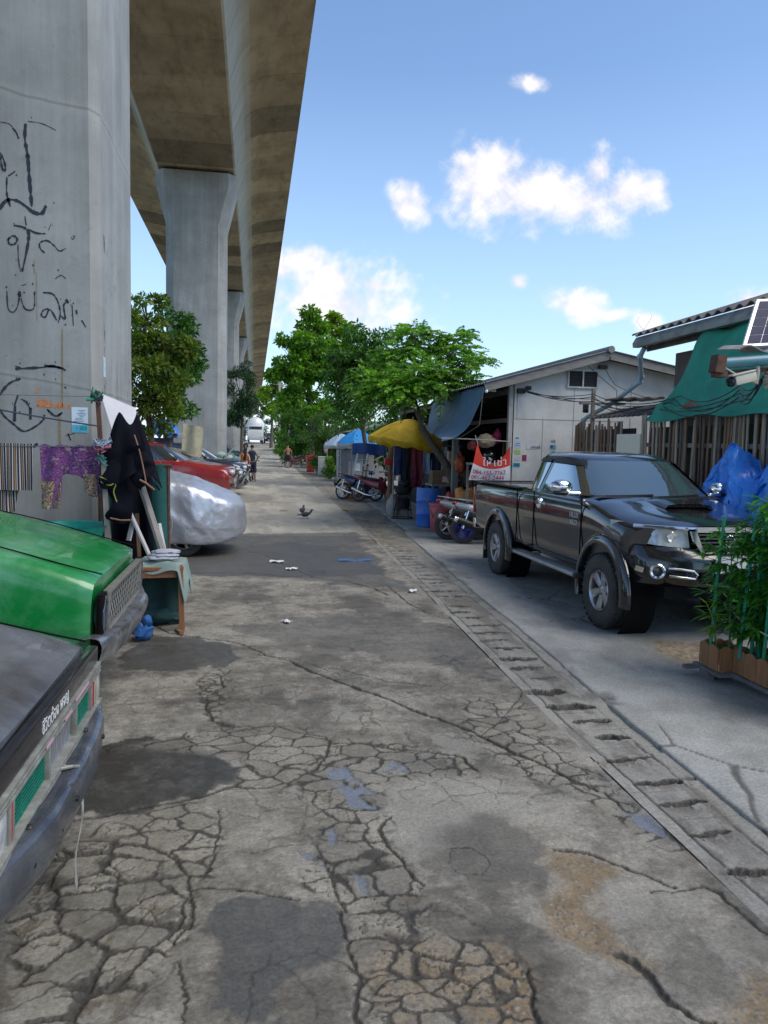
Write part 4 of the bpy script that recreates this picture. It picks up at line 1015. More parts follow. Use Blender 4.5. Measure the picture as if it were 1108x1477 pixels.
    wp = MB()
    for y0, y1 in ((-.62,-.06),(-.02,.52)): 
        wp.tube([(cab.front(y0,1.335,.03)+.03,y0,1.345),(cab.front((y0+y1)/2,1.35,.03),(y0+y1)/2,1.352),(cab.front(y1,1.36,.025),y1,1.362)],.010,6)
    wp.obj('wiper', BLKP, t)
    cw = MB(); cw.grid(lambda u, v: (1.16+.14*v-.10*(2*u-1)**2, .74*(2*u-1), 1.349-.018*v), 20, 4); cw.obj('cowl', BLKP, t)
    ch = MB(); ch.box((-.2,0,.52),(4.6,.9,.16)); ch.box((2.0,0,.50),(.8,1.2,.12)); ch.box((-1.69,0,.39),(.12,1.5,.12)); ch.box((1.67,0,.39),(.12,1.5,.12)); ch.obj('chassis', DARKV, t, smooth=0)
    rb = MB(); rb.box((-3.02,0,.62),(.14,1.7,.16),bev=.03); rb.obj('rear_bumper', CHROME, t)
    for s in (-1,1):
        tl = MB(); tl.box((-2.945,s*.84,1.0),(.07,.10,.42),bev=.02); tl.obj('tail_light', LENSR, t)
    ti = MB(); ti.box((-2.962,0,.99),(.012,1.5,.52)); ti.obj('tailgate', BP, t)
    W = flat('decal_white', (.62,.62,.60), .5)
    text_obj('door_lettering', 'POLICE', .085, W, t, (1.06,-.9045,1.03), (PI/2,0,PI), .0008, sx=.9) if False else None
    d = text_obj('door_lettering', 'HILUX', .085, W, t, (.83,-.906,1.085), (PI/2,0,0), .0008)
    d2 = text_obj('door_lettering', 'VIGO', .080, W, t, (.85,-.906,1.005), (PI/2,0,0), .0008)
    return t
PICK = pickup()
# ------------------------------------------------------------------ the two old cars at the left edge of the road
def old_car(name, label, BP, loc, pitch, zf, hood_rise, hw):
    t = thing(name, label, 'car', loc); t.rotation_euler = (0, R(pitch), 0)
    H = zf
    b = loft_body([(2.03,H-.01,hw-.06,hw-.02,.64,.46),(1.97,H+.015,hw-.05,hw,.66,.42),(1.25,H+hood_rise*.62,hw-.05,hw+.01,.68,.30),(.62,H+hood_rise,hw-.05,hw+.01,.70,.28),(-1.0,H+hood_rise*.95,hw-.05,hw+.01,.70,.28),(-2.0,H+hood_rise*.6,hw-.05,hw,.66,.32),(-2.12,H+hood_rise*.5,hw-.08,hw-.03,.62,.42)], bow=.05, bowx=(1.2,2.03), crown=.035, nx=44).obj('body', BP, t)
    boolean(b, [well_cut(1.25,.30,.37,s*.5,s*1.1) for s in (-1,1)]+[well_cut(-1.3,.30,.37,s*.5,s*1.1) for s in (-1,1)])
    zb = H+hood_rise
    cab = Cab([(zb-.06,.78,-1.35,hw-.06),(zb+.05,.62,-1.28,hw-.08),(zb+.28,.20,-1.0,hw-.16),(zb+.38,.02,-.86,hw-.22),(zb+.43,-.12,-.76,hw-.30),(zb+.45,-.30,-.6,.3)])
    cab.shell().obj('cab_roof', BP, t, smooth=40)
    cab.front_pane('windscreen', zb+.03, zb+.33, .90, .88, GLASS, t); cab.front_pane('rear_window', zb+.03, zb+.33, .86, .84, GLASS, t, rear=True)
    for s in (-1, 1):
        cab.side_pane('front_window', ((.50,zb+.03),(-.28,zb+.03),(-.27,zb+.34),(.10,zb+.34)), GLASS, t, s)
        cab.side_pane('rear_window', ((-.36,zb+.03),(-1.08,zb+.03),(-.84,zb+.34),(-.35,zb+.34)), GLASS, t, s)
        for x in (1.25,-1.3): wheel(t, (x, s*(hw-.12), .30), .30, .19, .19, s, 8, tread=False)
        sm = MB()
        for x in (.64,-.32,-1.1): sm.box((x, s*(hw+.006), .60), (.008,.012,.58))
        sm.obj('door_seam', DARKV, t, smooth=0)
        tl = MB(); tl.box((-2.11, s*.55, .78), (.05,.34,.14), bev=.01); tl.obj('tail_light', LENSR, t)
    # bonnet shut lines
    for s in (-1, 1): MB().tube([(x, s*(hw-.155), float(pchip([.62,1.25,1.97,2.03],[H+hood_rise+.015,H+hood_rise*.62+.017,H+.03,H+.018],[x])[0])+.002) for x in np.linspace(.66,2.02,12)], .005, 5).obj('bonnet_seam', DARKV, t, smooth=0)
    bb = MB(); bb.box((-2.16,0,.50),(.10,1.62,.16),bev=.03); bb.obj('rear_bumper', BLKP, t)
    un = MB(); un.box((0,0,.33),(3.9,1.1,.14)); un.obj('underbody', DARKV, t, smooth=0)
    return t
def bumper(t, prof, hw, bow, m, name='front_bumper', dents=.012, seed=1, twist=None):
    from mathutils import noise as mn
    def f(u, v):
        y = hw*(2*u-1); i = min(int(v*(len(prof)-1)), len(prof)-2); k = v*(len(prof)-1)-i
        x = prof[i][0]*(1-k)+prof[i+1][0]*k; z = prof[i][1]*(1-k)+prof[i+1][1]*k
        d = mn.noise(Vector((y*3.2, z*5+seed, seed)))*dents+mn.noise(Vector((y*11, z*14, seed+4)))*dents*.35
        return (x-bow*abs(y/hw)**3+d, y, z+d*.8+(twist(y) if twist else 0))
    return MB().grid(f, 60, 14+0).obj(name, m, t, smooth=40)
# -- nearest: dark weathered car with green grille inserts
DP = mat('weathered_dark_paint', (.050,.044,.044), .32, var=.35, scale=2.2, coat=.35, dirt=(.15,.16,.17), dirtamt=.42, dscale=1.1, rvar=.2)
def nearest_car():
    t = old_car('old_car', 'weathered dark car with green mesh grille, nearest at the left edge', DP, (-2.845, 3.19, .054), 1.5, .87, .28, .83)
    PALE = mat('peeling_trim', (.24,.245,.22), .5, var=.3, scale=18, dirt=(.16,.15,.13), dirtamt=.45, dscale=12)
    GRN = mat('grille_green', (.0,.16,.105), .45, var=.25, scale=30); SIL = mat('grille_silver', (.36,.36,.38), .35, metal=.5, var=.2, scale=20)
    st = MB(); st.box((2.035,0,.805),(.05,1.55,.085),bev=.01); so = st.obj('nose_strip', mat('nose_black', (.012,.011,.014), .3, var=.4, scale=8, coat=.4), t)
    text_obj('lettering', 'ชีวิตต้อง ผจญ', .072, flat('letter_white', (.66,.66,.66), .5), so, (2.0625,-.27,.782), (PI/2,0,PI/2), .0008, sx=1.0)
    mo = MB()
    for z in (.752,.733,.714): mo.box((2.052,0,z),(.04,1.60,.013),bev=.004)
    for z in (.565,.548): mo.box((2.055,0,z),(.05,1.60,.014),bev=.004)
    for y in (-.165,.285,-.655,.70,-.62,.61): mo.box((2.050,y,.64),(.035,.022,.15),bev=.004)
    mo.obj('grille_surround', PALE, t)
    tp = MB(); tp.box((2.0735,.36,.745),(.002,.26,.012)); tp.box((2.0735,-.20,.726),(.002,.10,.012)); tp.box((2.0735,.10,.728),(.002,.12,.010)); tp.obj('pink_tape', flat('pink_tape', (.55,.30,.38), .6), t, smooth=0)
    bk = MB(); bk.box((2.02,0,.64),(.035,1.56,.16)); bk.obj('grille_recess', DARKV, t, smooth=0)
    def louvre(y0, y1, m, n, tilt, cols):
        g = MB()
        for k in range(n):
            z = .572+.132*(k+.5)/n
            for c in range(cols):
                a = y0+(y1-y0)*c/cols+.004; b = y0+(y1-y0)*(c+1)/cols-.004
                g.box((2.047,(a+b)/2,z),(.003,b-a,.0075)); 
        for c in range(cols+1): g.box((2.0445,y0+(y1-y0)*c/cols,.638),(.008,.008,.14))
        g.box((2.036,(y0+y1)/2,.573),(.024,y1-y0,.010)); g.box((2.036,(y0+y1)/2,.706),(.024,y1-y0,.010))
        return g.obj('grille_insert', m, t, smooth=0)
    a = louvre(-.61,-.18, GRN, 9, 0, 3); a['label'] = 'green louvred grille insert at the near side'; a = louvre(.30,.60, GRN, 9, 0, 2); a['label'] = 'green louvred grille insert at the far side'
    sv = MB()
    for k in range(14):
        y = -.145+.41*(k+.5)/14
        sv.bar((2.044,y-.014,.580),(2.044,y+.014,.70),.015,.003,up=(1,0,0))
    sv.box((2.036,.06,.575),(.024,.42,.012)); sv.box((2.036,.06,.705),(.024,.42,.012)); so2 = sv.obj('grille_insert', SIL, t, smooth=0); so2['label'] = 'silver slotted grille insert in the middle'
    for s in (-1, 1):
        hl = MB(); hl.box((2.04, s*.745, .64), (.05,.15,.15), bev=.02); ho = hl.obj('headlight', LENS, t)
        rd = MB(); rd.box((2.062, s*.638 if s < 0 else .655, .64), (.012,.018,.13), bev=.004); rd.obj('red_marker', LENSR, t)
    BM = mat('bumper_blue_grey', (.055,.060,.078), .26, metal=.35, var=.25, scale=5, coat=.3, dirt=(.14,.15,.165), dirtamt=.3, dscale=3.2)
    prof = [(1.98,.535),(2.06,.550),(2.125,.556),(2.152,.545),(2.162,.51),(2.158,.44),(2.145,.37),(2.10,.335),(2.02,.33)]
    bo = bumper(t, prof, .94, .13, BM, dents=.02, seed=3, twist=lambda y: .035*max(0,(y-.45)/.45))
    bt = MB()
    xb = lambda y: -.13*abs(y/.94)**3
    for (x, y, z) in ((2.11,-.52,.553),(2.09,.38,.553)): x += xb(y); bt.lathe([(.014,0),(.016,.008),(.010,.014),(0,.016)], 12, Matrix.Translation((x,y,z)))
    for (y, z) in ((-.60,.47),(-.35,.46),(-.12,.47),(.5,.48)): bt.lathe([(.011,-.02),(.012,.006),(0,.010)], 10, Matrix.Translation((2.158+xb(y),y,z)) @ Matrix.Rotation(PI/2, 4, 'Y'))
    bt.obj('bolt', BLKP, bo)
    cr = MB(); cr.box((2.08,-.02,.559),(.13,.012,.006)); cr.tube([(2.02,-.02,.558),(2.06,-.06,.562),(2.12,-.03,.562)],.006,5); cr.obj('weld_seam', mat('weld', (.30,.29,.26), .5), bo)
    vl = MB(); vl.box((1.93,-.05,.35),(.16,1.45,.12),bev=.03); vl.obj('valance', mat('valance_dark', (.02,.02,.022), .6, var=.4), t)
    ds = MB(); ds.sheet(lambda u, v: (2.12+.05*v+.012*math.sin(6*v), .10-.26*v+.03*u, .40-.29*v+.015*u), 3, 14, .004); ds.obj('hanging_trim_strip', PALE, t)
nearest_car()
GP = mat('faded_green_paint', (.006,.205,.040), .30, var=.16, scale=2.5, coat=.5, dirt=(.12,.34,.19), dirtamt=.28, dscale=1.3, stretch=(.5,2.2,1), rvar=.12)
def green_car():
    t = old_car('old_car', 'faded green sedan with a dented grey bumper, parked beyond the dark car', GP, (-3.03, 5.88, .10), 2.6, .97, .30, .86)
    PALE = mat('grille_pale', (.17,.17,.155), .5, var=.3, scale=16, dirt=(.15,.13,.11), dirtamt=.4, dscale=10)
    fr = MB()
    for z in (.875,.615): fr.box((2.052,0,z),(.05,1.40,.022),bev=.005)
    for y in (-.70,.70): fr.box((2.052,y,.745),(.05,.022,.27),bev=.005)
    fr.obj('grille_frame', PALE, t)
    bk = MB(); bk.box((2.035,0,.745),(.04,1.68,.27)); bk.obj('grille_recess', DARKV, t, smooth=0)
    g = MB()
    for k in range(-3, 20):
        y = -.69+.075*k
        for s in (-1, 1):
            a = Vector((2.060+.0008*s, y if s > 0 else y+.20, .63)); b = Vector((2.060+.0008*s, y+.20 if s > 0 else y, .86))
            # clip to the frame
            def cl(p, q):
                if p.y < -.685: p = p+(q-p)*((-.685-p.y)/(q.y-p.y))
                if p.y > .685: p = p+(q-p)*((.685-p.y)/(q.y-p.y))
                return p
            if max(a.y,b.y) < -.685 or min(a.y,b.y) > .685: continue
            a2, b2 = cl(a, b), cl(b, a); g.bar(a2, b2, .009, .0012, up=(1,0,0))
    g.obj('grille_mesh', mat('grille_wire', (.36,.36,.34), .45, metal=.3, var=.2), t, smooth=0)
    for s in (-1, 1):
        dk = MB(); dk.box((2.045, s*.785, .745), (.04,.13,.25), bev=.03); do = dk.obj('headlamp_socket', DARKV, t)
        hl = MB(); hl.blob((2.035, s*.785, .74), (.045,.055,.115), 3, 0); hl.obj('headlight', mat('smoked_lamp', (.03,.04,.06), .08, coat=1), do, smooth=60)
        rg = MB(); rg.tube([(2.062, s*.785+.06*math.cos(a), .74+.122*math.sin(a)) for a in [i*PI/10 for i in range(20)]], .008, 6, closed=True); rg.obj('lamp_ring', mat('dull_chrome', (.25,.27,.32), .3, metal=.8), do)
    BM = mat('bumper_dull_chrome', (.40,.41,.43), .30, metal=.75, var=.3, scale=7, dirt=(.12,.115,.11), dirtamt=.42, dscale=6, bmp=.25, bscale=18)
    prof = [(2.00,.595),(2.09,.622),(2.155,.618),(2.175,.58),(2.165,.52),(2.15,.46),(2.10,.43),(2.00,.43)]
    bumper(t, prof, .93, .10, BM, dents=.03, seed=8)
    vl = MB(); vl.box((1.90,0,.37),(.18,1.4,.14),bev=.03); vl.obj('valance', BLKP, t)
    lv = MB(); lv.sheet(lambda u, v: (1.28-.02*u+.09*v, -.30+.05*u-.02*v, 1.075+.012*u*(1-u)+.01*v), 4, 5, .002); l = lv.obj('dead_leaf', mat('dead_leaf', (.26,.12,.03), .7)); tag(l, 'curled brown dead leaf lying on the green bonnet', 'leaf')
    l.matrix_world = Matrix.Translation((-3.03,5.88,.165)) @ Matrix.Rotation(R(2.6), 4, 'Y')
green_car()
# ------------------------------------------------------------------ cars further down the row (front towards the road)
def plain_car(label, BP, loc, rz, kind='sedan', group=None, name='parked_car', cat='car', win=None):
    t = thing(name, label, cat, (loc[0], loc[1], loc[2] if len(loc) > 2 else 0), rz, group)
    win = win or GLASS
    if kind == 'sedan':
        B = [(2.22,.60,.50,.66,.52,.30),(2.12,.74,.66,.80,.55,.24),(1.9,.82,.72,.86,.6,.22),(1.3,.93,.74,.88,.62,.20),(.85,1.0,.74,.885,.64,.20),(-1.0,1.02,.74,.885,.64,.20),(-1.9,1.05,.72,.87,.66,.22),(-2.15,1.02,.66,.83,.66,.26),(-2.25,.85,.6,.74,.6,.34)]
        K = [(.96,1.08,-1.75,.75),(1.06,.86,-1.62,.73),(1.28,.36,-1.28,.63),(1.38,.10,-1.05,.57),(1.43,-.1,-.85,.48),(1.455,-.35,-.6,.25)]
        side = [((.72,1.05),(-.30,1.05),(-.28,1.35),(.14,1.35)), ((-.37,1.05),(-1.25,1.05),(-1.0,1.34),(-.36,1.35))]; wz = (1.02,1.37); wx = (1.35,-1.35); wr = .31; hy = .55; hz = .70; hx = 2.09
    elif kind == 'pickup':
        B = [(2.35,.80,.62,.80,.66,.42),(2.25,.95,.70,.84,.7,.38),(1.6,1.05,.72,.86,.74,.34),(1.0,1.12,.74,.87,.76,.34),(-2.3,1.12,.76,.87,.76,.34),(-2.45,1.05,.74,.84,.72,.45)]
        K = [(1.06,1.20,-.95,.76),(1.18,.98,-.93,.74),(1.45,.55,-.88,.65),(1.56,.36,-.80,.60),(1.60,.2,-.72,.52),(1.625,0,-.5,.25)]
        side = [((.86,1.16),(-.15,1.16),(-.13,1.53),(.36,1.53)), ((-.22,1.16),(-.86,1.16),(-.80,1.52),(-.21,1.53))]; wz = (1.13,1.54); wx = (1.45,-1.5); wr = .35; hy = .60; hz = .86; hx = 2.26
    else:
        B = [(2.2,.72,.6,.75,.6,.34),(2.1,.88,.7,.84,.64,.30),(1.4,1.03,.74,.88,.7,.27),(.95,1.1,.75,.89,.72,.27),(-2.0,1.12,.75,.88,.72,.27),(-2.15,1.0,.7,.82,.7,.36)]
        K = [(1.04,1.15,-2.0,.76),(1.16,.95,-1.98,.74),(1.45,.5,-1.85,.65),(1.58,.28,-1.7,.59),(1.63,.1,-1.6,.5),(1.66,-.2,-1.2,.25)]
        side = [((.80,1.14),(-.25,1.14),(-.23,1.55),(.30,1.55)), ((-.32,1.14),(-1.75,1.14),(-1.6,1.53),(-.31,1.55))]; wz = (1.1,1.57); wx = (1.4,-1.4); wr = .34; hy = .58; hz = .80; hx = 2.12
    b = loft_body(B, bow=.18, bowx=(1.2,2.2), crown=.03, nx=34).obj('body', BP, t)
    boolean(b, [well_cut(x, wr, wr+.06, s*.55, s*1.1) for s in (-1,1) for x in wx])
    cab = Cab(K); cab.shell(48).obj('cab_roof', BP, t, smooth=40)
    cab.front_pane('windscreen', wz[0]+.02, wz[1]-.03, .90, .88, win, t); cab.front_pane('rear_window', wz[0]+.05, wz[1]-.05, .82, .82, win, t, rear=True)
    for s in (-1, 1):
        cab.side_pane('front_window', side[0], win, t, s); cab.side_pane('rear_window', side[1], win, t, s)
        for x in wx: wheel(t, (x, s*.77, wr), wr, .2, wr*.62, s, 5, tread=False)
        hl = MB(); hl.blob((hx-.03, s*hy, hz), (.09,.17,.075), 3, 0); hl.obj('headlight', LENS, t, smooth=60)
        mr = MB(); mr.blob((side[0][0][0]-.05, s*.94, wz[0]+.06), (.06,.10,.065), 2, 0); mr.obj('wing_mirror', BP if kind != 'pickup' else BLKP, t, smooth=60)
        tl = MB(); tl.box((-2.16, s*.68, .88), (.10,.16,.16), bev=.03); tl.obj('tail_light', LENSR, t)
        sm = MB()
        for x in (.82,-.33,-1.15 if kind != 'pickup' else -.9): sm.box((x, s*.884, .66), (.008,.012,.62))
        sm.obj('door_seam', DARKV, t, smooth=0)
    gr = MB(); gr.box((hx+.045, 0, hz-.02), (.05,.70,.11), bev=.015); gr.obj('radiator_grille', BLKP, t)
    lg = MB(); lg.box((2.2,0,.40 if kind != 'pickup' else .5), (.05,.9,.12), bev=.02); lg.obj('lower_grille', BLKP, t)
    pl = MB(); pl.box((2.245,0,.52 if kind != 'pickup' else .62), (.02,.34,.11)); pl.obj('number_plate', flat('plate', (.5,.5,.48), .5), t, smooth=0)
    return t
plain_car('red older pickup parked nose to the road behind the silver car cover', paint('red_car_paint', (.27,.012,.014), .22, .8, dirt=(.22,.04,.035)), (-3.1, 24.2), R(-4), 'pickup', name='parked_pickup', cat='pickup truck').scale = (1.12,)*3
plain_car('dark grey sedan parked nose out just beyond the red pickup', paint('grey_car_paint', (.055,.062,.07), .2), (-2.75, 28.0), R(-5), 'sedan', 'cars parked in the row under the viaduct').scale = (1.13,)*3
plain_car('navy blue hatchback parked beyond the dark grey sedan', paint('navy_car_paint', (.022,.035,.06), .2), (-2.55, 31.6), R(-6), 'suv', 'cars parked in the row under the viaduct').scale = (1.08,)*3
plain_car('black car far down the row, beyond the second pier', paint('black_car_paint', (.015,.016,.02), .2), (-2.9, 52, 0), R(-8), 'sedan', 'cars parked in the row under the viaduct')
plain_car('dark teal car furthest down the row, near the dark tree', paint('teal_car_paint', (.03,.05,.055), .25), (-2.6, 66, gz(66)), R(-10), 'suv', 'cars parked in the row under the viaduct')
def covered_car():
    from mathutils import noise as mn
    t = thing('covered_car', 'car hidden under a crinkled silver cover, parked behind the washing', 'covered car', (-2.42, 13.55, 0), R(-3))
    st = [(2.30,.57,.02,.03,.54,.50),(2.285,.66,.16,.22,.52,.40),(2.25,.76,.34,.44,.50,.32),(2.17,.86,.52,.64,.48,.26),(2.03,.96,.64,.80,.48,.22),(1.8,1.06,.72,.92,.5,.19),(1.4,1.20,.74,.96,.55,.20),(.95,1.34,.76,.98,.58,.20),(.2,1.54,.72,.98,.6,.20),(-.8,1.56,.70,.98,.6,.20),(-1.6,1.38,.70,.97,.58,.2),(-2.1,1.1,.68,.92,.5,.2),(-2.25,.8,.6,.8,.45,.25)]
    mb = loft_body(st, rbow=.2, rbowx=(-1.2,-2.2), crown=.04, nx=150, extra=4)
    vs = []
    for x, y, z in mb.v:
        p = Vector((x, y, z)); side = min(1, max(0, (abs(y)-.45)/.4))
        # sagging folds running down the sides, fine crinkles all over
        f = mn.ridged_multi_fractal(Vector((x*1.5+z*.7, y*1.2, z*.9)), .9, 2.1, 4, 1.0, 2.0)-1.1
        c = mn.noise(Vector((x*9, y*7, z*7)))*.5+mn.noise(Vector((x*22, y*18, z*15)))*.3
        fold = math.sin(x*9+2.5*mn.noise(Vector((x*1.3, z*1.5, 3))))*side*(1.15-z)*.055
        n = Vector((.25*(x/2.2)**3, y, max(0, z-.5)*1.2)); n.normalize()
        wt_ = 1-sstep(1.7,2.15,np.array([x]))[0]*.45; d = (.034*f+fold)*wt_+.014*c; q = p+n*d
        if z < .3: q.z += .03*mn.noise(Vector((x*2, y*2, 1)))
        vs.append(tuple(q))
    mb.v = vs
    CV = mat('silver_cover', (.50,.52,.57), .36, metal=.55, var=.10, scale=2, bmp=.4, bscale=30, dirt=(.40,.41,.45), dirtamt=.3)
    mb.obj('car_cover', CV, t, smooth=50)
    for s in (-1, 1):
        for x in (1.35,-1.35): wheel(t, (x, s*.72, .31), .31, .2, .19, s, 5, tread=False)
    u = MB(); u.box((-.1,0,.28),(3.7,1.4,.20),bev=.05); u.obj('underbody', BLKP, t)
    sm = MB(); sm.tube(catmull([(1.15,-.985,.30),(1.2,-1.0,.6),(1.12,-.985,.9),(1.3,-.80,1.16)],6), .009, 6); sm.obj('cover_seam', mat('cover_seam', (.30,.31,.34), .5), t)
covered_car()
# ------------------------------------------------------------------ the white house with the open shop front
WALLW = mat('white_board_wall', (.66,.65,.62), .7, var=.08, scale=2, dirt=(.50,.49,.46), dirtamt=.3, dscale=1.5, stretch=(1,1,.4))
WOODG = mat('grey_wood', (.23,.215,.19), .75, var=.3, scale=9, stretch=(3,3,.5), bmp=.3, bscale=30)
WOODB = mat('brown_wood', (.17,.095,.05), .7, var=.35, scale=9, stretch=(3,3,.5), bmp=.3, bscale=30)
ROOFM = mat('grey_roof_sheet', (.17,.165,.16), .55, var=.2, scale=4, dirt=(.26,.25,.235), dirtamt=.35)
TILE = mat('roof_tile_dark', (.10,.085,.075), .75, var=.35, scale=8, dirt=(.18,.16,.14), dirtamt=.35)
SEAM = flat('panel_joint', (.20,.20,.20), .8)
INK = flat('interior_shade', (.03,.03,.032), .85)  # near-black stands in for the shade indoors and behind panes
def white_house():
    t = thing('house', 'white-panelled house with a shallow gable roof and dark open shop front', 'house', (4.97, 14.5, 0))
    X = lambda x: x-4.97; Yy = lambda y: y-14.5
    ez = lambda x: 3.05+(3.70-3.05)*(x-4.4)/2.35 if x < 6.75 else 3.70-(x-6.75)*.18
    w = MB(); poly = [(0,-.03),(4.25,-.03),(4.25,ez(9.22)-.03),(X(6.75),ez(6.75)-.03),(0,ez(4.97)-.03)]
    w.prism(poly, 'y', 0, .10); w.box((4.2,6.0,1.55),(.1,11.8,3.1)); w.box((2.1,11.95,1.6),(4.2,.1,3.2)); wo = w.obj('wall', WALLW, t, smooth=0)
    j = MB()
    for z, a, b in ((2.44,.03,2.2),(1.22,.03,4.2)): j.box(((a+b)/2,-.002,z),(b-a,.004,.008))
    for x, z0, z1 in ((.62,0,2.44),(1.25,0,2.44),(1.25,2.44,3.3),(.08,2.44,3.0),(2.45,1.2,3.2),(3.4,1.2,3.3)): j.box((x,-.002,(z0+z1)/2),(.007,.004,z1-z0))
    j.obj('panel_joint', SEAM, wo, smooth=0)
    # window
    f = MB(); x0, x1, z0, z1 = X(6.07), X(6.68), 3.09, 3.42
    for z in (z0, z1): f.box(((x0+x1)/2,-.02,z),(x1-x0+.04,.05,.028))
    for x in (x0, x1, (x0+x1)/2): f.box((x,-.022,(z0+z1)/2),(.026,.05,z1-z0))
    fo = f.obj('window', mat('window_frame', (.55,.55,.54), .5), t, smooth=0)
    g = MB(); g.box(((x0+x1)/2,-.008,(z0+z1)/2),(x1-x0,.012,z1-z0)); g.obj('pane', INK, fo, smooth=0)
    g = MB()
    for k in range(7): g.box(((x0+x1)/2,-.017,z0+.03+.045*k),(x1-x0-.03,.006,.012),(R(30),0,0))
    g.obj('louvre', mat('louvre_dark', (.05,.05,.055), .4), fo, smooth=0)
    # roof: two sheets with thickness and an overhang towards us
    for nm, (xa, za, xb, zb) in (('roof',(4.30,3.03,6.78,3.73)),('roof',(9.7,3.20,6.78,3.73))):
        def rf(u, v): 
            x = xa+(xb-xa)*u; return (X(x), -.35+12.6*v, za+(zb-za)*u+.06+.014*math.sin(v*12.6*40))
        MB().sheet(rf, 6, 420, .012).obj(nm, ROOFM, t, smooth=60)
    bb = MB()
    for (xa, za, xb, zb) in ((4.30,3.03,6.78,3.73),(9.7,3.20,6.78,3.73)): bb.bar((X(xa),-.30,za-.03),(X(xb),-.30,zb-.03),.03,.15,up=(0,0,1))
    bb.obj('barge_board', mat('barge_board', (.22,.205,.185), .7, var=.25, scale=5, stretch=(1,1,3)), t, smooth=0)
    cap = MB(); cap.tube([(X(6.78),-.38,3.81),(X(6.78),12.2,3.81)], .07, 8); cap.obj('ridge_cap', ROOFM, t)
    # open front
    p = MB(); p.box((-.03,.05,1.55),(.10,.10,3.1)); p.obj('corner_post', mat('pale_post', (.42,.40,.37), .7, var=.2), t, smooth=0)
    for y in (2.6, 5.4, 8.4): q = MB(); q.box((-.45 if y == 2.6 else 0, y, 1.5),(.13,.13,3.0)); q.obj('post', WOODG, t, smooth=0)
    b = MB(); b.box((0,6,2.42),(.07,11.8,.08)); b.box((-.02,6,3.0),(.08,11.8,.14)); b.obj('front_beam', WOODG, t, smooth=0)
    k = MB(); k.box((2.0,.14,1.5),(3.9,.02,2.95)); k.box((3.9,6,1.5),(.02,11,2.95)); k.box((2,11.8,1.5),(3.9,.02,2.95)); k.box((.12,8.8,1.1),(.05,6,2.2)); k.obj('shade_lining', INK, t, smooth=0)
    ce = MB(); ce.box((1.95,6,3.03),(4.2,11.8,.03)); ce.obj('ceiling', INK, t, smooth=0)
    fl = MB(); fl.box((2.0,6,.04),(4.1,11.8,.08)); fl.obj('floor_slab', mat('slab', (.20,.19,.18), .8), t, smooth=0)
    lm = MB(); lm.box((X(4.45),-.24,3.0),(.16,.03,.14)); lm.obj('hanging_sign', mat('tan_board', (.42,.36,.26), .7), t, smooth=0)
    bu = MB(); bu.blob((X(4.33),-.30,2.93),(.03,.03,.035),2,0); bu.obj('light_bulb', flat('bulb', (.9,.9,.85), .2), t)
    jb = MB(); jb.box((X(5.1),-.06,2.98),(.16,.10,.10),bev=.02); jb.box((X(5.25),-.05,3.04),(.10,.09,.08),bev=.02); jb.obj('junction_box', BLKP, t)
    vb = MB(); vb.box((X(6.78)-.02,-.06,3.50),(.16,.10,.07)); vb.obj('floodlight', BLKP, t)
    def sticker(lbl, x0, x1, z0, z1, col, bars=None, y=-.003):
        s = MB(); s.box(((X(x0)+X(x1))/2, y, (z0+z1)/2),(x1-x0,.003,z1-z0)); so = s.obj('sticker', flat('sticker_'+lbl.split()[0], col, .5), t, smooth=0); so['label'] = lbl
        if bars:
            q = MB()
            for (a, b_, c, d) in bars: q.box((X(x0)+(x1-x0)*(a+b_)/2, y-.0022, z0+(z1-z0)*(c+d)/2),((x1-x0)*(b_-a),.001,(z1-z0)*(d-c)))
            q.obj('print', flat('ink_'+lbl.split()[0], tuple(.25*c for c in col[:2])+(.28,), .6), so, smooth=0)
    sticker('white notice with dark heading', 5.03, 5.14, 1.99, 2.10, (.55,.58,.62), [(.1,.7,.55,.8)]); sticker('blue lined notice', 5.03,5.15,1.87,1.965,(.45,.58,.75),[(.05,.95,.42,.55),(.05,.95,.85,1)])
    sticker('lime green notice', 5.03,5.15,1.75,1.84,(.38,.47,.13)); sticker('white blank notice',5.04,5.15,1.63,1.71,(.52,.56,.60)); sticker('red notice',5.19,5.28,1.62,1.74,(.33,.04,.07),[(.1,.9,.4,.5)]); sticker('teal arrow sign',5.01,5.15,1.50,1.58,(.03,.28,.33),[(.2,.85,.35,.65)])
    sticker('wide white torn paper', 5.27,5.50,1.855,1.95,(.58,.60,.63)); 
    q = text_obj('scrawl', 'LIVEUS', .075, flat('scrawl_ink', (.12,.14,.2), .7), t, (X(5.36),-.0062,1.865), (PI/2,0,0), .0006, sx=.75) if False else None
    for k, (x, h) in enumerate([(5.37,.05),(5.40,.04),(5.43,.06),(5.46,.05),(5.49,.045),(5.53,.05)]):
        pass
    sc = MB()
    for k in range(6): sc.tube(catmull([(X(5.36)+.033*k,-.0066,1.87),(X(5.37)+.033*k,-.0066,1.91+.01*(k % 3)),(X(5.385)+.033*k,-.0066,1.872),(X(5.39)+.033*k,-.0066,1.89)],3),.0035,4)
    sc.obj('handwriting', flat('scrawl_ink', (.10,.12,.18), .7), t, smooth=0)
    st = MB()
    for z, n in ((2.02,3),(1.80,3)):
        for k in range(n): st.box((X(5.78)+.035*k,-.004,z),(.022,.003,.05+.02*((k*7) % 3-1)))
    st.obj('stencil_letters', flat('stencil_grey', (.20,.21,.20), .7), t, smooth=0)
    sticker('teal and blue label', 5.76,5.88,1.86,1.95,(.10,.33,.38),[(.0,.5,.3,.9)])
    return t
WH = white_house()
def sheet_obj(name, label, cat, fn, nu, nv, m, th=.004, group=None, smooth=60):
    o = MB().sheet(fn, nu, nv, th).obj(name, m, smooth=smooth); return tag(o, label, cat, group)
from mathutils import noise as MN
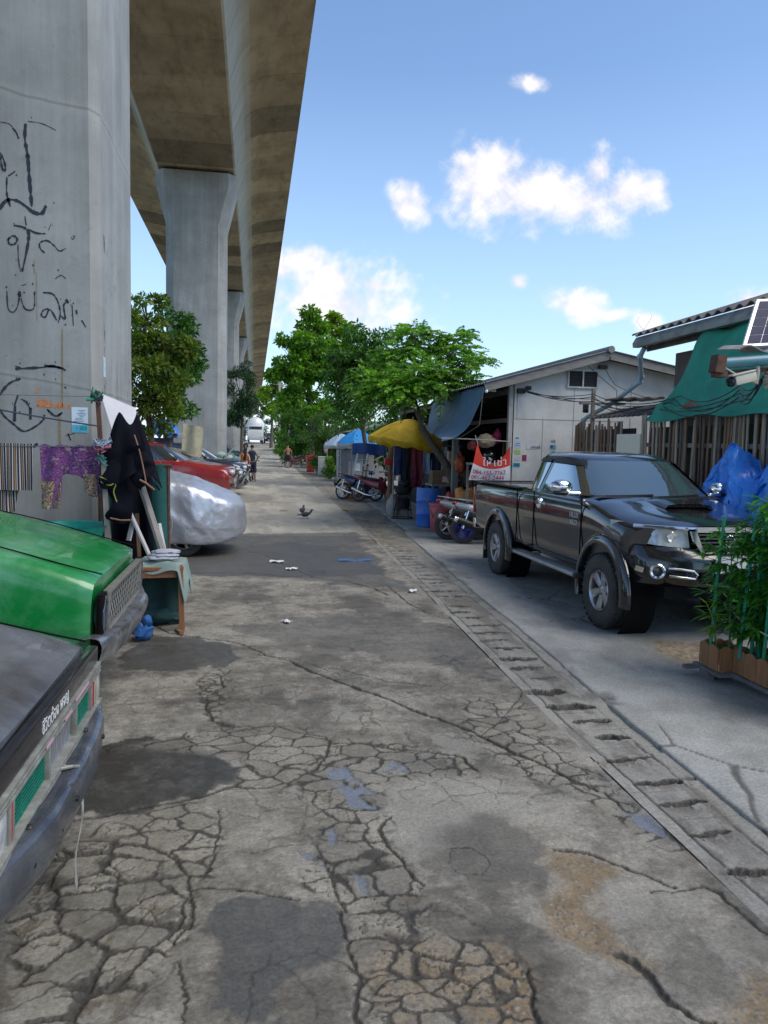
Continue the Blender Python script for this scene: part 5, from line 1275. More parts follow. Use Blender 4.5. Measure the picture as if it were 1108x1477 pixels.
# awning tarpaulin slung from the eave
AW = mat('awning_blue_grey', (.10,.20,.32), .5, var=.25, scale=3, dirt=(.16,.23,.30), dirtamt=.35, bmp=.25, bscale=14, trans=.25)
prof = catmull([(4.40,3.07),(4.22,2.62),(4.05,2.26),(3.80,2.05),(3.52,1.97)], 6)
def aw(u, v):
    i = min(int(v*(len(prof)-1)), len(prof)-2); k = v*(len(prof)-1)-i; p = prof[i].lerp(prof[i+1], k)
    y = 14.42+4.6*u; e = u**.75*.92
    x = p[0]+(4.42-.10*v-p[0])*e; z = p[1]+(3.05-.75*v-p[1])*e-.05*math.sin(PI*u)*v
    return (x+.02*MN.noise(Vector((u*5,v*3,0))), y, z+.04*MN.noise(Vector((u*6,v*3,2))))
def catm2(pts, n): 
    return [Vector((p[0], p[1], 0)) for p in pts]
prof = [Vector((p[0], p[1], 0)) for p in catmull([(a, b, 0) for a, b in [(4.40,3.07),(4.22,2.62),(4.05,2.26),(3.80,2.05),(3.52,1.97)]], 6)]
sheet_obj('awning_tarpaulin', 'blue-grey tarpaulin awning sagging from the white house eave over the pavement', 'tarpaulin', aw, 40, 25, AW)
# banner: red over white, sagging along its top
def banner():
    RED = mat('banner_red', (.58,.035,.018), .5, var=.12, scale=4); WH_ = mat('banner_white', (.60,.62,.68), .5, var=.08, scale=4)
    t = thing('banner', 'sagging red and white banner with phone numbers, tied beside the white wall corner', 'banner', (4.5,14.40,0))
    X = lambda x: x-4.5
    wav = lambda x, z: .025*math.sin(x*9)+.03*math.sin(z*7+x*3)*.5
    def fn(u, v, z0, z1):
        xl_ = 4.09+(4.25-4.09)*((z0(u)+(z1(u)-z0(u))*v)-1.237)/.70; xr_ = 4.93-.025*((z0(u)+(z1(u)-z0(u))*v)-1.22)/.66
        x = xl_+(xr_-xl_)*u; z = z0(u)+(z1(u)-z0(u))*v
        return (X(x), wav(x,z), z)
    bot = lambda u: 1.237-.017*u; mid = lambda u: 1.56-.09*math.sin(PI*u)-.03*u; top = lambda u: 1.94-.05*u-.34*(math.sin(PI*min(1,max(0,(u-.03)/.94))))**.8
    MB().sheet(lambda u, v: fn(u,v,bot,mid), 30, 10, .003).obj('white_band', WH_, t, smooth=60)
    MB().sheet(lambda u, v: fn(u,v,mid,top), 30, 10, .003).obj('red_band', RED, t, smooth=60)
    RD = flat('banner_ink', (.42,.02,.06), .6)
    def wrap(o):
        for v in o.data.vertices:
            p = o.matrix_world @ v.co if False else v.co
        return o
    for (s_, x, z, sz, m, sx) in (('084-155-7762', 4.17, 1.385, .115, RD, 1.0), ('091-462-2444', 4.14, 1.26, .115, RD, 1.0), ('ให้เช่า', 4.36, 1.56, .20, WH_, 1.15)):
        o = text_obj('lettering', s_, sz, m, t, (0,0,0), (0,0,0), .0006)
        for v in o.data.vertices:
            xx = x+v.co.x*sx; zz = z+v.co.y-.05*math.sin(PI*min(1,max(0,(xx-4.1)/.83)))*(1 if z > 1.3 else .3); yy = v.co.z*2+wav(xx,zz)-.006
            v.co = (X(xx), yy, zz)
        o.data.update()
    rp = MB(); rp.tube([(X(4.25),0,1.94),(X(4.2),.02,2.1)],.006,5); rp.tube([(X(4.905),0,1.885),(X(4.96),.08,1.98)],.006,5); rp.obj('tie_cord', flat('cord_white', (.5,.5,.48), .8), t)
banner()
# ------------------------------------------------------------------ second house: eave, gutter, shade net, slatted fence
def tiled_house():
    t = thing('house', 'low house with wavy dark roof tiles and grey gutter above the green net', 'house', (6.9, 9, 0))
    X = lambda x: x-6.9; Yy = lambda y: y-9
    w = MB(); w.box((1.5,-.2,1.75),(3,6.4,3.5)); w.obj('wall', mat('shack_wall', (.12,.10,.085), .8, var=.3, scale=4), t, smooth=0)
    def rf(u, v):
        x = 6.28+4.2*u; y = 4.6+7.75*v
        return (X(x), Yy(y), 3.80+.33*4.2*u+.028*math.sin(y*2*PI/.24)+.012*math.sin(x*2*PI/.4)*0)
    r = MB().sheet(rf, 14, 330, .014).obj('roof', TILE, t, smooth=50)
    gt = MB()
    gp = [(.0,.0),(-.06,-.10),(-.05,-.17),(.06,-.17),(.09,-.02)]
    gt.prism([(X(6.33)+a, 3.77+b) for a, b in gp], 'y', Yy(4.6), Yy(12.3)); gt.obj('gutter', mat('zinc_gutter', (.30,.315,.31), .5, metal=.3, var=.25, scale=4, dirt=(.16,.16,.15), dirtamt=.4), t, smooth=0)
    f = MB(); f.box((X(6.52),Yy(8.4),3.66),(.03,7.7,.24)); f.obj('fascia', TILE, t, smooth=0)
    tw = MB()
    for k in range(2): tw.tube([(X(6.3),Yy(12.0),3.85),(X(6.3)+random.uniform(-.1,.15),Yy(12.0)+random.uniform(-.1,.1),4.0+.06*k),(X(6.3)+random.uniform(-.25,.2),Yy(12),4.06+.05*k)], .0025, 4)
    tw.obj('roof_weed', WOODG, t)
tiled_house()
def downpipe():
    PB = mat('pipe_blue_grey', (.33,.47,.53), .45, var=.15, scale=6)
    mb = MB(); pts = [(6.42,12.15,3.60),(6.42,12.3,3.46),(6.75,12.85,3.18),(6.78,12.95,3.10),(6.5,13.4,2.74),(6.28,13.95,2.50),(6.24,14.05,2.44),(6.24,14.1,2.36),(6.25,14.15,.05)]
    mb.tube(pts, .042, 12)
    for i in (1,2,3,6): mb.blob(pts[i], .056, 2, 0)
    o = mb.obj('downpipe', PB); tag(o, 'pale blue drainpipe zigzagging from the gutter down past the white wall', 'drainpipe')
downpipe()
NET = mat('green_shade_net', (.08,.56,.40), .65, var=.22, scale=3, dirt=(.10,.46,.36), dirtamt=.35, dscale=2, bmp=.5, bscale=160, trans=.5, stretch=(1,1,.6))
def netf(u, v):
    # u along the street (far to near), v from the eave down over the fence
    y0 = 10.45-.05*v; y = y0-5.6*u+(.62*max(0,(v-.55)/.45)**1.5)*(1-u)**3+.08*v*(1-u)
    x = 6.42-.48*v**.8-.10*math.sin(PI*v)*.5; z = 3.60-(1.16)*v**1.05-.16*math.sin(PI*v)*(1-.3*u)
    if v > .88: x = 5.94-.03*(v-.88)/.12; z = 2.44-.10*(v-.88)/.12*(1+.8*MN.noise(Vector((u*7,0,0))))
    fold = .055*math.sin(u*31+3*MN.noise(Vector((u*4,v*2,0))))*(1-v*.6)+.03*MN.noise(Vector((u*12,v*5,3)))
    return (x-fold*.6, y, z+fold*.5*(v < .86))
NETO = sheet_obj('shade_net', 'green shade net slung from the tiled roof eave down to the slatted fence', 'shade net', netf, 90, 40, NET, .003)
lp = MB(); lp.sheet(lambda u, v: (5.905+.02*v, 9.55+.55*u+.1*v*(1-u), 2.46+.10*v*math.sin(PI*u)+.02), 10, 4, .006); o = lp.obj('cloth_patch', mat('brown_rag', (.20,.13,.08), .85, var=.3)); tag(o, 'brown rag patch lying on the lower edge of the green net', 'rag')
def slat_fence(label, ys, x, h, dens, m_, group='slatted fences', cream=None):
    t = thing('slatted_fence', label, 'fence', (x, ys[0], 0), group=group)
    random.seed(int(ys[0]*10))
    mb = MB(); y = ys[0]
    while y < ys[1]:
        w = random.uniform(.032,.055); hh = h+random.uniform(-.10,.06); tl = random.gauss(0,.018)
        mb.bar((random.uniform(-.012,.012), y-ys[0], .03), (random.uniform(-.03,.03), y-ys[0]+tl*2, hh), .016, w, mi=random.choice([0,0,1,1,2]), up=(0,1,0))
        y += dens*random.uniform(.8,1.25)
    mb.obj('slats', [mat('slat_brown', (.24,.14,.088), .8, var=.35, scale=8, stretch=(3,3,.4)), mat('slat_grey', (.36,.29,.215), .8, var=.3, scale=8, stretch=(3,3,.4)), mat('slat_dark', (.13,.085,.06), .8, var=.35, scale=8)], t, smooth=0)
    r = MB()
    for z in (.5,1.25,1.95): r.bar((.03,0,z),(.03,ys[1]-ys[0],z+.02),.03,.06)
    r.obj('rail', WOODG, t, smooth=0)
    y = ys[0]+.1
    while y < ys[1]:
        p = MB(); p.box((.06, y-ys[0], h/2),(.07,.07,h)); p.obj('post', WOODG, t, smooth=0); y += 1.9
    bk = MB(); bk.box((.30,(ys[1]-ys[0])/2+.15,1.13),(.02,ys[1]-ys[0]+.3,2.24)); bk.obj('backing_board', mat('fence_backing', (.05,.042,.036), .9, var=.4, scale=3), t, smooth=0)
slat_fence('long weathered fence of narrow brown slats under the green net', (6.3,11.27), 6.0, 2.40, .070, None)
slat_fence('short weathered slat fence between the drainpipe and the cream board', (12.12,13.95), 6.02, 2.36, .047, None)
cb = MB(); cb.box((0,.0,1.07),(.03,.80,2.14),bev=.004); cb.box((.06,0,1.1),(.06,.7,.08)); o = cb.obj('cream_board', mat('cream_board', (.74,.69,.53), .6, var=.06, scale=2), loc=(5.98,11.69,0)); tag(o, 'plain cream board standing upright between the two slat fences', 'board')
lt = MB(); lt.sheet(lambda u, v: (6.2+.75*u, 11.2+2.6*v, 2.46+.20*u+.022*math.sin(v*2.6*2*PI/.18)), 6, 90, .012); o = lt.obj('leanto_roof', TILE, smooth=50); tag(o, 'small dark tiled lean-to roof behind the cream board', 'roof')
lt2 = MB(); lt2.sheet(lambda u, v: (6.35+.9*u, 12.9+.5*v, 2.78+.04*u+.02*math.sin(u*22)), 30, 4, .03); o = lt2.obj('roof_edge_tiles', TILE, smooth=50); tag(o, 'short strip of dark tiles in front of the white gable wall', 'roof')
pp = MB(); pp.box((0,0,1.5),(.06,.06,3.02)); po = pp.obj('timber_post', WOODG, loc=(6.22,13.62,0)); tag(po, 'weathered timber post standing before the white gable, carrying cables', 'post')
pk = MB(); pk.bar((-.36,0,0),(.48,-.05,.01),.10,.035); o = pk.obj('plank', WOODG, loc=(6.2,13.35,2.71)); tag(o, 'grey plank fixed level across the timber post', 'plank')
jb = MB(); jb.box((.0,-.06,0),(.10,.05,.16),bev=.01); jb.blob((.02,-.09,-.02),.03,1,0); o = jb.obj('meter_box', BLKP, loc=(6.04,13.6,2.63)); tag(o, 'small black meter box on the timber post', 'meter')
# cables
CB = flat('cable_black', (.012,.012,.013), .6)
def cable(pts, label, r=.009, sag=.15, m=None, group='cables strung across the white gable'):
    out = []
    for a, b in zip(pts[:-1], pts[1:]):
        a, b = Vector(a), Vector(b)
        for k in range(14): t = k/14; out.append(a.lerp(b, t)-Vector((0,0,sag*4*t*(1-t)*(b-a).length/3)))
    out.append(Vector(pts[-1])); o = MB().tube(out, r, 5).obj('cable', m or CB); tag(o, label, 'cable', group)
cs = 'black cable strung from the white wall corner along to the green net'
for k in range(5):
    cable([(5.1+.03*k,14.38,3.0-.015*k),(6.18,13.55,2.72+.045*k),(6.0-.02*k,10.9-.2*k,2.52+.035*k),(5.0,7.4,2.42+.04*k),(3.80+.02*k,5.4,2.42+.025*k)], cs, .007, .06+.035*((k*3) % 5))
cable([(6.78,14.42,3.5),(7.0,14.35,3.15),(7.9,14.38,2.9)], 'thin wire drooping from the floodlight across the white gable', .006, .12, group=None)
cable([(6.4,14.42,3.55),(7.05,14.38,3.05),(7.05,14.36,2.6)], 'thin wire hanging beside the gable window down to the tiles', .006, .06, group=None)
cable([(4.3,14.3,3.0),(4.33,14.6,2.3),(4.1,15.2,2.05)], 'pale cord hanging from the eave bulb under the awning', .007, .02, flat('cord_pale', (.35,.34,.31), .7), group=None)
# blue tarpaulin over a heap behind the planter
BT = mat('blue_tarpaulin', (.03,.25,.80), .28, var=.22, scale=3, bmp=.6, bscale=12, dirt=(.05,.16,.55), dirtamt=.35, dscale=4, coat=.2)
def tarp():
    # thrown over a stack of crates: a sagging top with tied-up peaks, and a skirt hanging in gravity folds
    def f(u, v):
        x = -.62+1.35*u; s = .10*math.sin(u*23+1.2*math.sin(u*9))+.06*math.sin(u*47+1)
        top = .30*math.exp(-((u-.20)/.10)**2)+.10*math.exp(-((u-.62)/.12)**2)-.16*math.exp(-((u-.43)/.09)**2)+.04*MN.noise(Vector((u*6,1,0)))
        if v < .35: k = v/.35; y = .26*(1-k); z = top*(.55+.45*k)+.05*math.sin(k*7+u*9)*(1-k)
        else:
            k = (v-.35)/.65; hang = .80+.16*math.sin(u*8+.7)+.10*MN.noise(Vector((u*9,4,1)))
            y = -.10*math.sin(min(1,k*3)*PI/2)-s*(.25+.75*k)-.10*k; z = top-hang*k**.92+.05*MN.noise(Vector((u*7,k*5,2)))
        cr = (MN.ridged_multi_fractal(Vector((u*4.5+v, v*3.4-u*2, 5)), .9, 2.2, 5, 1, 2)-1.1)*.075
        return (x+.06*math.sin(v*9+u*5)*v, y+cr, z+cr*.7)
    o = MB().sheet(f, 120, 70, .004).obj('blue_tarpaulin', BT, loc=(5.70,8.02,1.70), smooth=38, rz=R(-74)); tag(o, 'crumpled bright blue tarpaulin thrown over a stack by the slatted fence', 'tarpaulin')
    t = thing('crate_stack', 'stack of crates under the blue tarpaulin by the slatted fence', 'crates', (5.74,8.02,0), R(-74))
    for k in range(5): q = MB(); q.box((.02*(k % 2),.14,.16+.28*k),(.9,.22,.27),(0,0,.02*(k % 3)),bev=.02); q.obj('crate_box', WOODB if k % 2 else WOODG, t)
tarp()
wb = MB(); wb.blob((0,0,0),(.16,.25,.2),3,.3,2.5,seed=4); o = wb.obj('plastic_bag', mat('white_plastic', (.55,.57,.60), .3, var=.1, trans=.3), loc=(5.84,7.45,1.92)); tag(o, 'white plastic bag on top of the blue tarpaulin heap', 'bag')
# ------------------------------------------------------------------ lamp, cameras and panel on the pole at the right edge
TEAL = mat('teal_pipe', (.035,.20,.27), .35, var=.2, scale=5, dirt=(.10,.13,.13), dirtamt=.25)
RUST = mat('rusty_steel', (.10,.045,.03), .8, var=.4, scale=20)
po = thing('steel_post', 'steel post at the right edge with a teal crossbar holding cameras and panel', 'post', (4.24,5.40,0))
MB().tube([(0,0,.0),(0,0,3.2)], .045, 12).obj('upright', TEAL, po)
MB().tube([(-.80,-.02,2.545),(-.3,0,2.60),(.1,.0,2.65)], .042, 14).obj('crossbar', TEAL, po)
b = MB(); b.box((-.80,-.02,2.54),(.075,.10,.13),(0,R(8),0)); b.box((-.55,.03,2.50),(.5,.03,.035),(0,R(-6),0)); b.box((-.77,0,2.47),(.09,.08,.05)); b.obj('rusty_bracket', RUST, po, smooth=0)
cr = MB(); cr.sheet(lambda u, v: (-.62+.8*u, .0+.28*v, 2.66+.028*math.sin(u*15)+.03*v+.06*u), 40, 4, .008); cr.obj('tile_offcut', mat('tile_offcut', (.30,.28,.26), .75, var=.3, scale=10), po, smooth=50)
sp = thing('solar_panel', 'small blue solar panel tilted above the teal crossbar', 'solar panel', (3.72,5.50,2.70)); 
def quad_slab(o, u, v, n, d, mb, a0=0, a1=1, b0=0, b1=1):
    P = [Vector(o)+Vector(u)*a+Vector(v)*b for a, b in ((a0,b0),(a1,b0),(a1,b1),(a0,b1))]; panel(mb, P, n, d)
u_ = Vector((.62,-.02,.05)); v_ = Vector((.22,.18,.40)); n_ = u_.cross(v_).normalized(); n_ = n_ if n_.y < 0 else -n_
fr = MB(); quad_slab((0,0,0), u_, v_, n_, .03, fr); fr.obj('frame', mat('panel_frame', (.62,.63,.64), .35, metal=.4), sp, smooth=0)
ce = MB()
for i in range(5):
    for j in range(5): quad_slab(n_*.003, u_, v_, n_, .004, ce, .045+.184*i, .045+.184*i+.176, .05+.182*j, .05+.182*j+.172)
ce.obj('cells', mat('solar_cell', (.010,.014,.06), .4, var=.3, scale=30, spec=.15), sp, smooth=0)
CR_ = mat('camera_cream', (.50,.47,.38), .45, var=.08, scale=4)
def cctv(label, loc, rot, sc=1):
    t = thing('security_camera', label, 'camera', loc, group='security cameras on the crossbar'); t.rotation_euler = rot
    MB().box((0,0,0),(.20,.085,.075),bev=.018).obj('housing', CR_, t)
    h = MB(); h.box((-.02,0,.045),(.22,.10,.012),bev=.004); h.obj('sunshield', CR_, t)
    l = MB(); l.lathe([(.036,0),(.040,.012),(.034,.03),(.026,.02),(0,.018)], 18, Matrix.Translation((-.10,0,-.002)) @ Matrix.Rotation(-PI/2, 4, 'Y')); lo = l.obj('lens', flat('lens_black', (.01,.014,.02), .1), t)
    a = MB(); a.tube([(.07,0,-.03),(.12,0,-.06),(.15,0,.03),(.16,0,.14)], .014, 8); a.obj('bracket', CR_, t)
cctv('cream security camera with its lens aimed down to the left', (3.655,5.38,2.44), (0,R(-14),R(8)))
cctv('cream security camera facing the viewer at the frame edge', (3.90,5.36,2.45), (0,R(0),R(78)))
cable([(3.46,5.36,2.53),(3.58,5.36,2.47),(3.70,5.36,2.44)], 'white stay wire under the teal crossbar', .006, .0, flat('wire_white', (.6,.6,.58), .5), group=None)
# ------------------------------------------------------------------ planters with staked bamboo
PLW = mat('planter_wood', (.29,.135,.055), .6, var=.25, scale=7, stretch=(3,3,.4), bmp=.2)
def planter(label, loc, L, W, n, front_n):
    t = thing('planter', label, 'planter', loc, group='wooden planters by the kerb')
    mb = MB()
    def board(p, d, w, h):
        """one fence-board with a rounded top; p base, d direction along the side"""
        d = Vector(d); k = []
        for a in np.linspace(0, 1, 9): k.append((w*a, h-.028*(1-math.sin(PI*a))))
        poly = [(0,0)]+k+[(w,0)]
        nn = Vector((d.y, -d.x, 0))*.014; P = [Vector(p)+d*a+Vector((0,0,z)) for a, z in poly]; m = len(P)
        mb.add(P+[q+nn for q in P], [tuple(range(m)), tuple(range(2*m-1,m-1,-1))]+[(i,i+m,(i+1) % m+m,(i+1) % m) for i in range(m)])
    w = L/n
    for k in range(n): board((0, -w*k, .0), (0,-1,0), w-.004, .205); board((W, -w*k, 0), (0,-1,0), w-.004, .205)
    w = W/front_n
    for k in range(front_n): board((w*k, .0, 0), (1,0,0), w-.004, .205); board((w*k, -L, 0), (1,0,0), w-.004, .205)
    mb.obj('side_boards', PLW, t, smooth=30)
    s = MB(); s.box((W/2,-L/2,.13),(W-.03,L-.03,.05)); s.obj('soil', mat('planter_grass', (.03,.10,.03), .9, var=.5, scale=50, bmp=.8), t, smooth=0)
    f = MB(); f.box((-.015,-L/2,-.018),(.05,L+.1,.03)); f.box((W,-L/2,-.018),(.05,L+.1,.03)); f.box((-.05,-.02,-.022),(.22,.05,.03)); f.box((-.02,-L/2,-.06),(.06,.12,.06)); f.box((W-.02,-L/2,-.06),(.06,.12,.06)); f.obj('iron_base', mat('iron_base', (.20,.20,.21), .5, metal=.5), t, smooth=0)
    return t
planter('long brown wooden planter with scalloped boards, nearer the frame edge', (3.83,5.52,.12), 1.9, .28, 13, 2)
planter('short brown wooden planter just behind the long one', (3.71,5.80,.115), .26, .22, 2, 2)
LFB = leaf_mat('bamboo_leaf', (.03,.15,.018), (.075,.30,.035), (.19,.47,.06), .4, .4)
LFY = leaf_mat('young_leaf', (.20,.26,.03), (.28,.34,.04), (.36,.40,.06), .3, .4)
def blade(mb, p, d, L, w, mi=0, droop=.25):
    d = Vector(d).normalized(); up = Vector((0,0,1)); s = d.cross(up)
    s = s.normalized() if s.length > .05 else Vector((1,0,0))
    n = s.cross(d); A = Vector(p); pts = []
    for t, k in ((0,.25),(.3,1),(.65,.8),(1,.0)):
        c = A+d*L*t-up*(droop*L*t*t)
        pts.append((c-s*w*k*.5+n*.0, c+s*w*k*.5, c-n*w*.12*k))
    vs = [q for tr in pts for q in (tr[0], tr[2], tr[1])]
    fs = []
    for i in range(3):
        for j in range(2): fs.append((i*3+j, i*3+j+1, (i+1)*3+j+1, (i+1)*3+j))
    mb.add(vs, fs, mi)
random.seed(21)
STK = mat('stake_green', (.0,.24,.12), .4, var=.2, scale=10); STT = mat('stake_teal', (.0,.24,.21), .4, var=.2, scale=10)
def bamboo(label, x, y, h, n):
    t = thing('bamboo_plant', label, 'plant', (x, y, .24), group='bamboo plants in the planters')
    st = MB(); lf = MB()
    for k in range(n):
        bx, by = random.gauss(0,.04), random.gauss(0,.09); lx, ly = random.gauss(0,.04), random.gauss(0,.08); hh = h*random.uniform(.75,1.05)
        st.tube([(bx,by,0),(bx+lx*.4,by+ly*.4,hh*.5),(bx+lx,by+ly,hh)], [.008,.006,.003], 6)
        for q in range(int(24*hh/1.1)+2):
            z = hh*random.uniform(.12,1.0); f = z/hh; p = Vector((bx+lx*f, by+ly*f, z)); a = random.uniform(0, 2*PI)
            tip = p+Vector((math.cos(a),math.sin(a),.35))*random.uniform(.05,.16)
            st.tube([p, tip], .0025, 4)
            for j in range(random.randint(5,8)):
                b = a+random.uniform(-1.3,1.3); blade(lf, tip, (math.cos(b),math.sin(b),random.uniform(-.35,.55)), random.uniform(.07,.19), random.uniform(.016,.038), 0, random.uniform(.1,.5))
    st.obj('stems', mat('bamboo_stem', (.05,.17,.04), .5), t); lf.obj('leaves', LFB, t, smooth=0)
    return t
bamboo('bamboo plant filling the left end of the long planter', 3.99, 5.38, 1.30, 9)
bamboo('bamboo plant in the middle of the long planter', 4.03, 5.05, 1.32, 9)
bamboo('bamboo plant in the long planter at the frame edge', 3.98, 4.6, 1.1, 7)
bamboo('smaller bamboo plant in the short planter', 3.86, 5.68, 1.0, 4)
for k, (bx, by, tx, ty, h) in enumerate([(3.86,5.46,3.93,5.46,1.40),(3.93,5.42,3.97,5.40,1.42),(3.98,5.40,4.0,5.44,1.38),(3.88,5.2,3.95,5.22,1.45),(3.95,5.15,3.90,5.12,1.47),(3.90,4.98,3.95,4.96,1.5),(4.02,5.0,3.98,5.02,1.45),(3.76,5.7,3.83,5.72,1.36),(3.86,4.84,3.90,4.8,1.5)]):
    o = MB().tube([(0,0,0),((tx-bx)/2,(ty-by)/2,h*.5),(tx-bx,ty-by,h-.25)], .0135, 8).obj('plant_stake', STK if k % 2 else STT, loc=(bx-.05,by-.03,.25)); tag(o, 'green stake standing among the bamboo leaves in a planter', 'stake', 'plant stakes in the planters')
tw = MB().tube(catmull([(3.84,5.60,.60),(3.835,5.45,.545),(3.83,5.2,.515),(3.84,4.95,.50),(3.85,4.6,.52)],6), .006, 6).obj('twine', mat('pale_twine', (.50,.44,.38), .8)); tag(tw, 'pale twine tied round the stakes just above the planter', 'twine')
sh = thing('young_shoot', 'young yellow-green shoot leaning out beside the bamboo', 'plant', (3.66,5.62,.14))
s_ = MB(); s_.tube(catmull([(.10,.02,.02),(.06,0,.25),(.0,-.02,.42),(-.05,-.02,.52)],5), .004, 5); s_.obj('stems', mat('shoot_stem', (.2,.22,.05), .6), sh)
l_ = MB()
for p, d in (((-.05,-.02,.52),(-.6,-.2,.5)),((-.04,-.02,.50),(-1,0,.1)),((-.02,-.02,.47),(.2,-.3,.9)),((.0,-.02,.42),(-.9,-.1,-.1)),((.0,-.02,.42),(.7,-.4,.3)),((.03,0,.34),(-.9,-.2,-.2)),((.03,0,.32),(-.5,-.5,-.3)),((.02,0,.33),(.6,-.3,.2))): blade(l_, p, d, .13, .035, 0, .15)
l_.obj('leaves', LFY, sh, smooth=0)
# ------------------------------------------------------------------ motorcycles
def bike_wheel(t, x, r, w, rimc, n=5, wire=False, name='wheel'):
    M = Matrix.Translation((x, 0, r)) @ Matrix.Rotation(PI/2, 4, 'X')
    mb = MB(); prof = [(r-w*.95,-w*.28),(r-w*.55,-w*.5),(r-w*.12,-w*.36),(r,0),(r-w*.12,w*.36),(r-w*.55,w*.5),(r-w*.95,w*.28)]
    mb.lathe(prof, 36, M, cap=False); o = mb.obj(name, RUB, t, smooth=50)
    rm = MB(); q = r-w*.9
    rm.lathe([(q,-w*.32),(q+.006,0),(q,w*.32),(q-.022,w*.25),(q-.026,0),(q-.022,-w*.25)], 36, M, cap=False, closed=True)
    rm.lathe([(.035,-.05),(.035,.05)], 14, M)
    for k in range(20 if wire else n):
        a = 2*PI*k/(20 if wire else n)
        rm.bar(M @ Vector((.03*math.cos(a),.03*math.sin(a),.02 if k % 2 else -.02)), M @ Vector((q*math.cos(a+(.18 if wire else .1)),q*math.sin(a+(.18 if wire else .1)),0)), .004 if wire else .026, .004 if wire else .02)
    rm.obj('rim', rimc, o, smooth=30)
    return o
def motorcycle(label, loc, rz, body, rimc, seatc, scooter=False, plate=True, lean=0, wire=False, shield=None, group='motorbikes parked on the pavement'):
    t = thing('motorbike', label, 'motorbike', loc, rz, group); t.rotation_euler.x = R(lean)
    r = .285 if not scooter else .27; fx, rx_ = .62, -.62; w = .075 if not scooter else .10
    bike_wheel(t, fx, r, w, rimc, 5, wire); bike_wheel(t, rx_, r, w*1.15, rimc, 5, wire)
    f = MB()
    for s in (-1,1): f.tube([(fx, s*.065, r),(fx-.12, s*.065, .62),(fx-.20, s*.05, .86)], .018, 8)
    f.obj('front_fork', CHROME, t)
    fe = MB(); fe.grid(lambda u, v: (fx+(r+.03)*math.cos(R(15+125*u)), (.065)*(2*v-1)*(1-.3*abs(2*u-1)), r+(r+.03)*math.sin(R(15+125*u))-.02*(2*v-1)**2), 14, 5); fe.obj('front_mudguard', body, t, smooth=60)
    # leg shield / cowl
    if shield is None: shield = body
    ls = MB()
    def lsf(u, v):
        z = .30+.52*v; x = .40-.17*v+.05*math.sin(PI*v); y = (.07+.14*math.sin(PI*min(1,.15+.8*v)))*(2*u-1)
        return (x-.10*(2*u-1)**2, y, z)
    ls.sheet(lsf, 11, 12, .012); ls.obj('leg_shield', shield, t, smooth=60)
    hc = MB(); hc.blob((fx-.22,0,.93),(.10,.12,.075),3,.05); hc.obj('handlebar_cowl', body, t, smooth=60)
    hd = MB(); hd.blob((fx-.135,0,.93),(.035,.075,.05),2,0); hd.obj('headlight', LENS, t, smooth=60)
    hb = MB()
    for s in (-1,1):
        hb.tube([(fx-.22,0,.95),(fx-.24,s*.18,.98),(fx-.30,s*.33,.97)], .012, 8)
    hbo = hb.obj('handlebar', BLKP, t)
    gp = MB()
    for s in (-1,1): gp.tube([(fx-.27,s*.25,.975),(fx-.31,s*.36,.965)], .018, 8)
    gp.obj('grip', RUB, hbo)
    for s in (-1,1):
        m = MB(); m.tube([(fx-.24,s*.20,.98),(fx-.22,s*.27,1.12)], .006, 6); m.blob((fx-.22,s*.285,1.16),(.02,.065,.04),2,0); m.obj('mirror', BLKP, t, smooth=60)
    sb = MB()
    def seat(u, v):
        x = .12-.72*u; hw = .11+.025*math.sin(PI*u)-.03*(u > .85); a = PI*v
        return (x, hw*math.cos(a), .72+.06*u+.055*math.sin(a)*(1-.25*(u < .1)))
    sb.grid(seat, 16, 9); sb.box((-.24,0,.73),(.66,.20,.04),bev=.015); sb.obj('seat', seatc, t, smooth=60)
    rb = MB()
    def rear(u, v):
        x = .16-.95*u; top = .70+.10*u; low = (.40 if not scooter else .34)+.36*u**1.3; hw = (.10+.05*math.sin(PI*min(1,u*1.1))+(.045 if scooter else 0))*(1-.5*max(0,u-.75)/.25)
        a = 2*PI*v; return (x, hw*math.copysign(abs(math.cos(a))**.7, math.cos(a)), (top+low)/2+(top-low)/2*math.sin(a))
    rb.grid(rear, 22, 20, cv=True); rb.obj('rear_body', body, t, smooth=60)
    ct = MB(); ct.tube([(fx-.26,0,.78),(.20,0,.52),(-.05,0,.42)] if not scooter else [(.30,0,.34),(.1,0,.33),(-.12,0,.40)], [.055,.06,.06] if not scooter else [.13,.14,.12], 10); ct.obj('frame_tunnel', shield if not scooter else BLKP, t, smooth=60)
    en = MB(); en.box((.02,0,.34),(.34,.20,.18),bev=.05); en.lathe([(.09,-.13),(.10,-.11),(.10,.11),(.09,.13)], 18, Matrix.Translation((-.08,0,.32)) @ Matrix.Rotation(PI/2,4,'X'))
    for k in range(5): en.box((.20+.02*k,0,.36),(.008,.15,.15))
    en.bar((-.06,.10,.33),(rx_,.10,r),.05,.09); en.obj('engine', mat('engine_grey', (.14,.14,.145), .45, metal=.6, var=.3), t)
    ex = MB(); ex.tube([(.12,-.09,.28),(-.10,-.13,.21),(-.30,-.15,.24),(-.80,-.155,.42)] if not scooter else [(.0,-.12,.26),(-.2,-.16,.28),(-.32,-.17,.30),(-.78,-.175,.47)], [.018,.018,.035,.045] if not scooter else [.02,.03,.07,.06], 12)
    exo = ex.obj('exhaust', CHROME if not scooter else BLKP, t)
    if scooter:
        e2 = MB(); e2.tube([(-.76,-.175,.462),(-.82,-.176,.487)], [.062,.05], 12); e2.obj('silencer_tip', CHROME, exo)
    tl = MB(); tl.blob((-.80,0,.78),(.06,.09,.04),2,0); tl.obj('tail_light', LENSR, t, smooth=60)
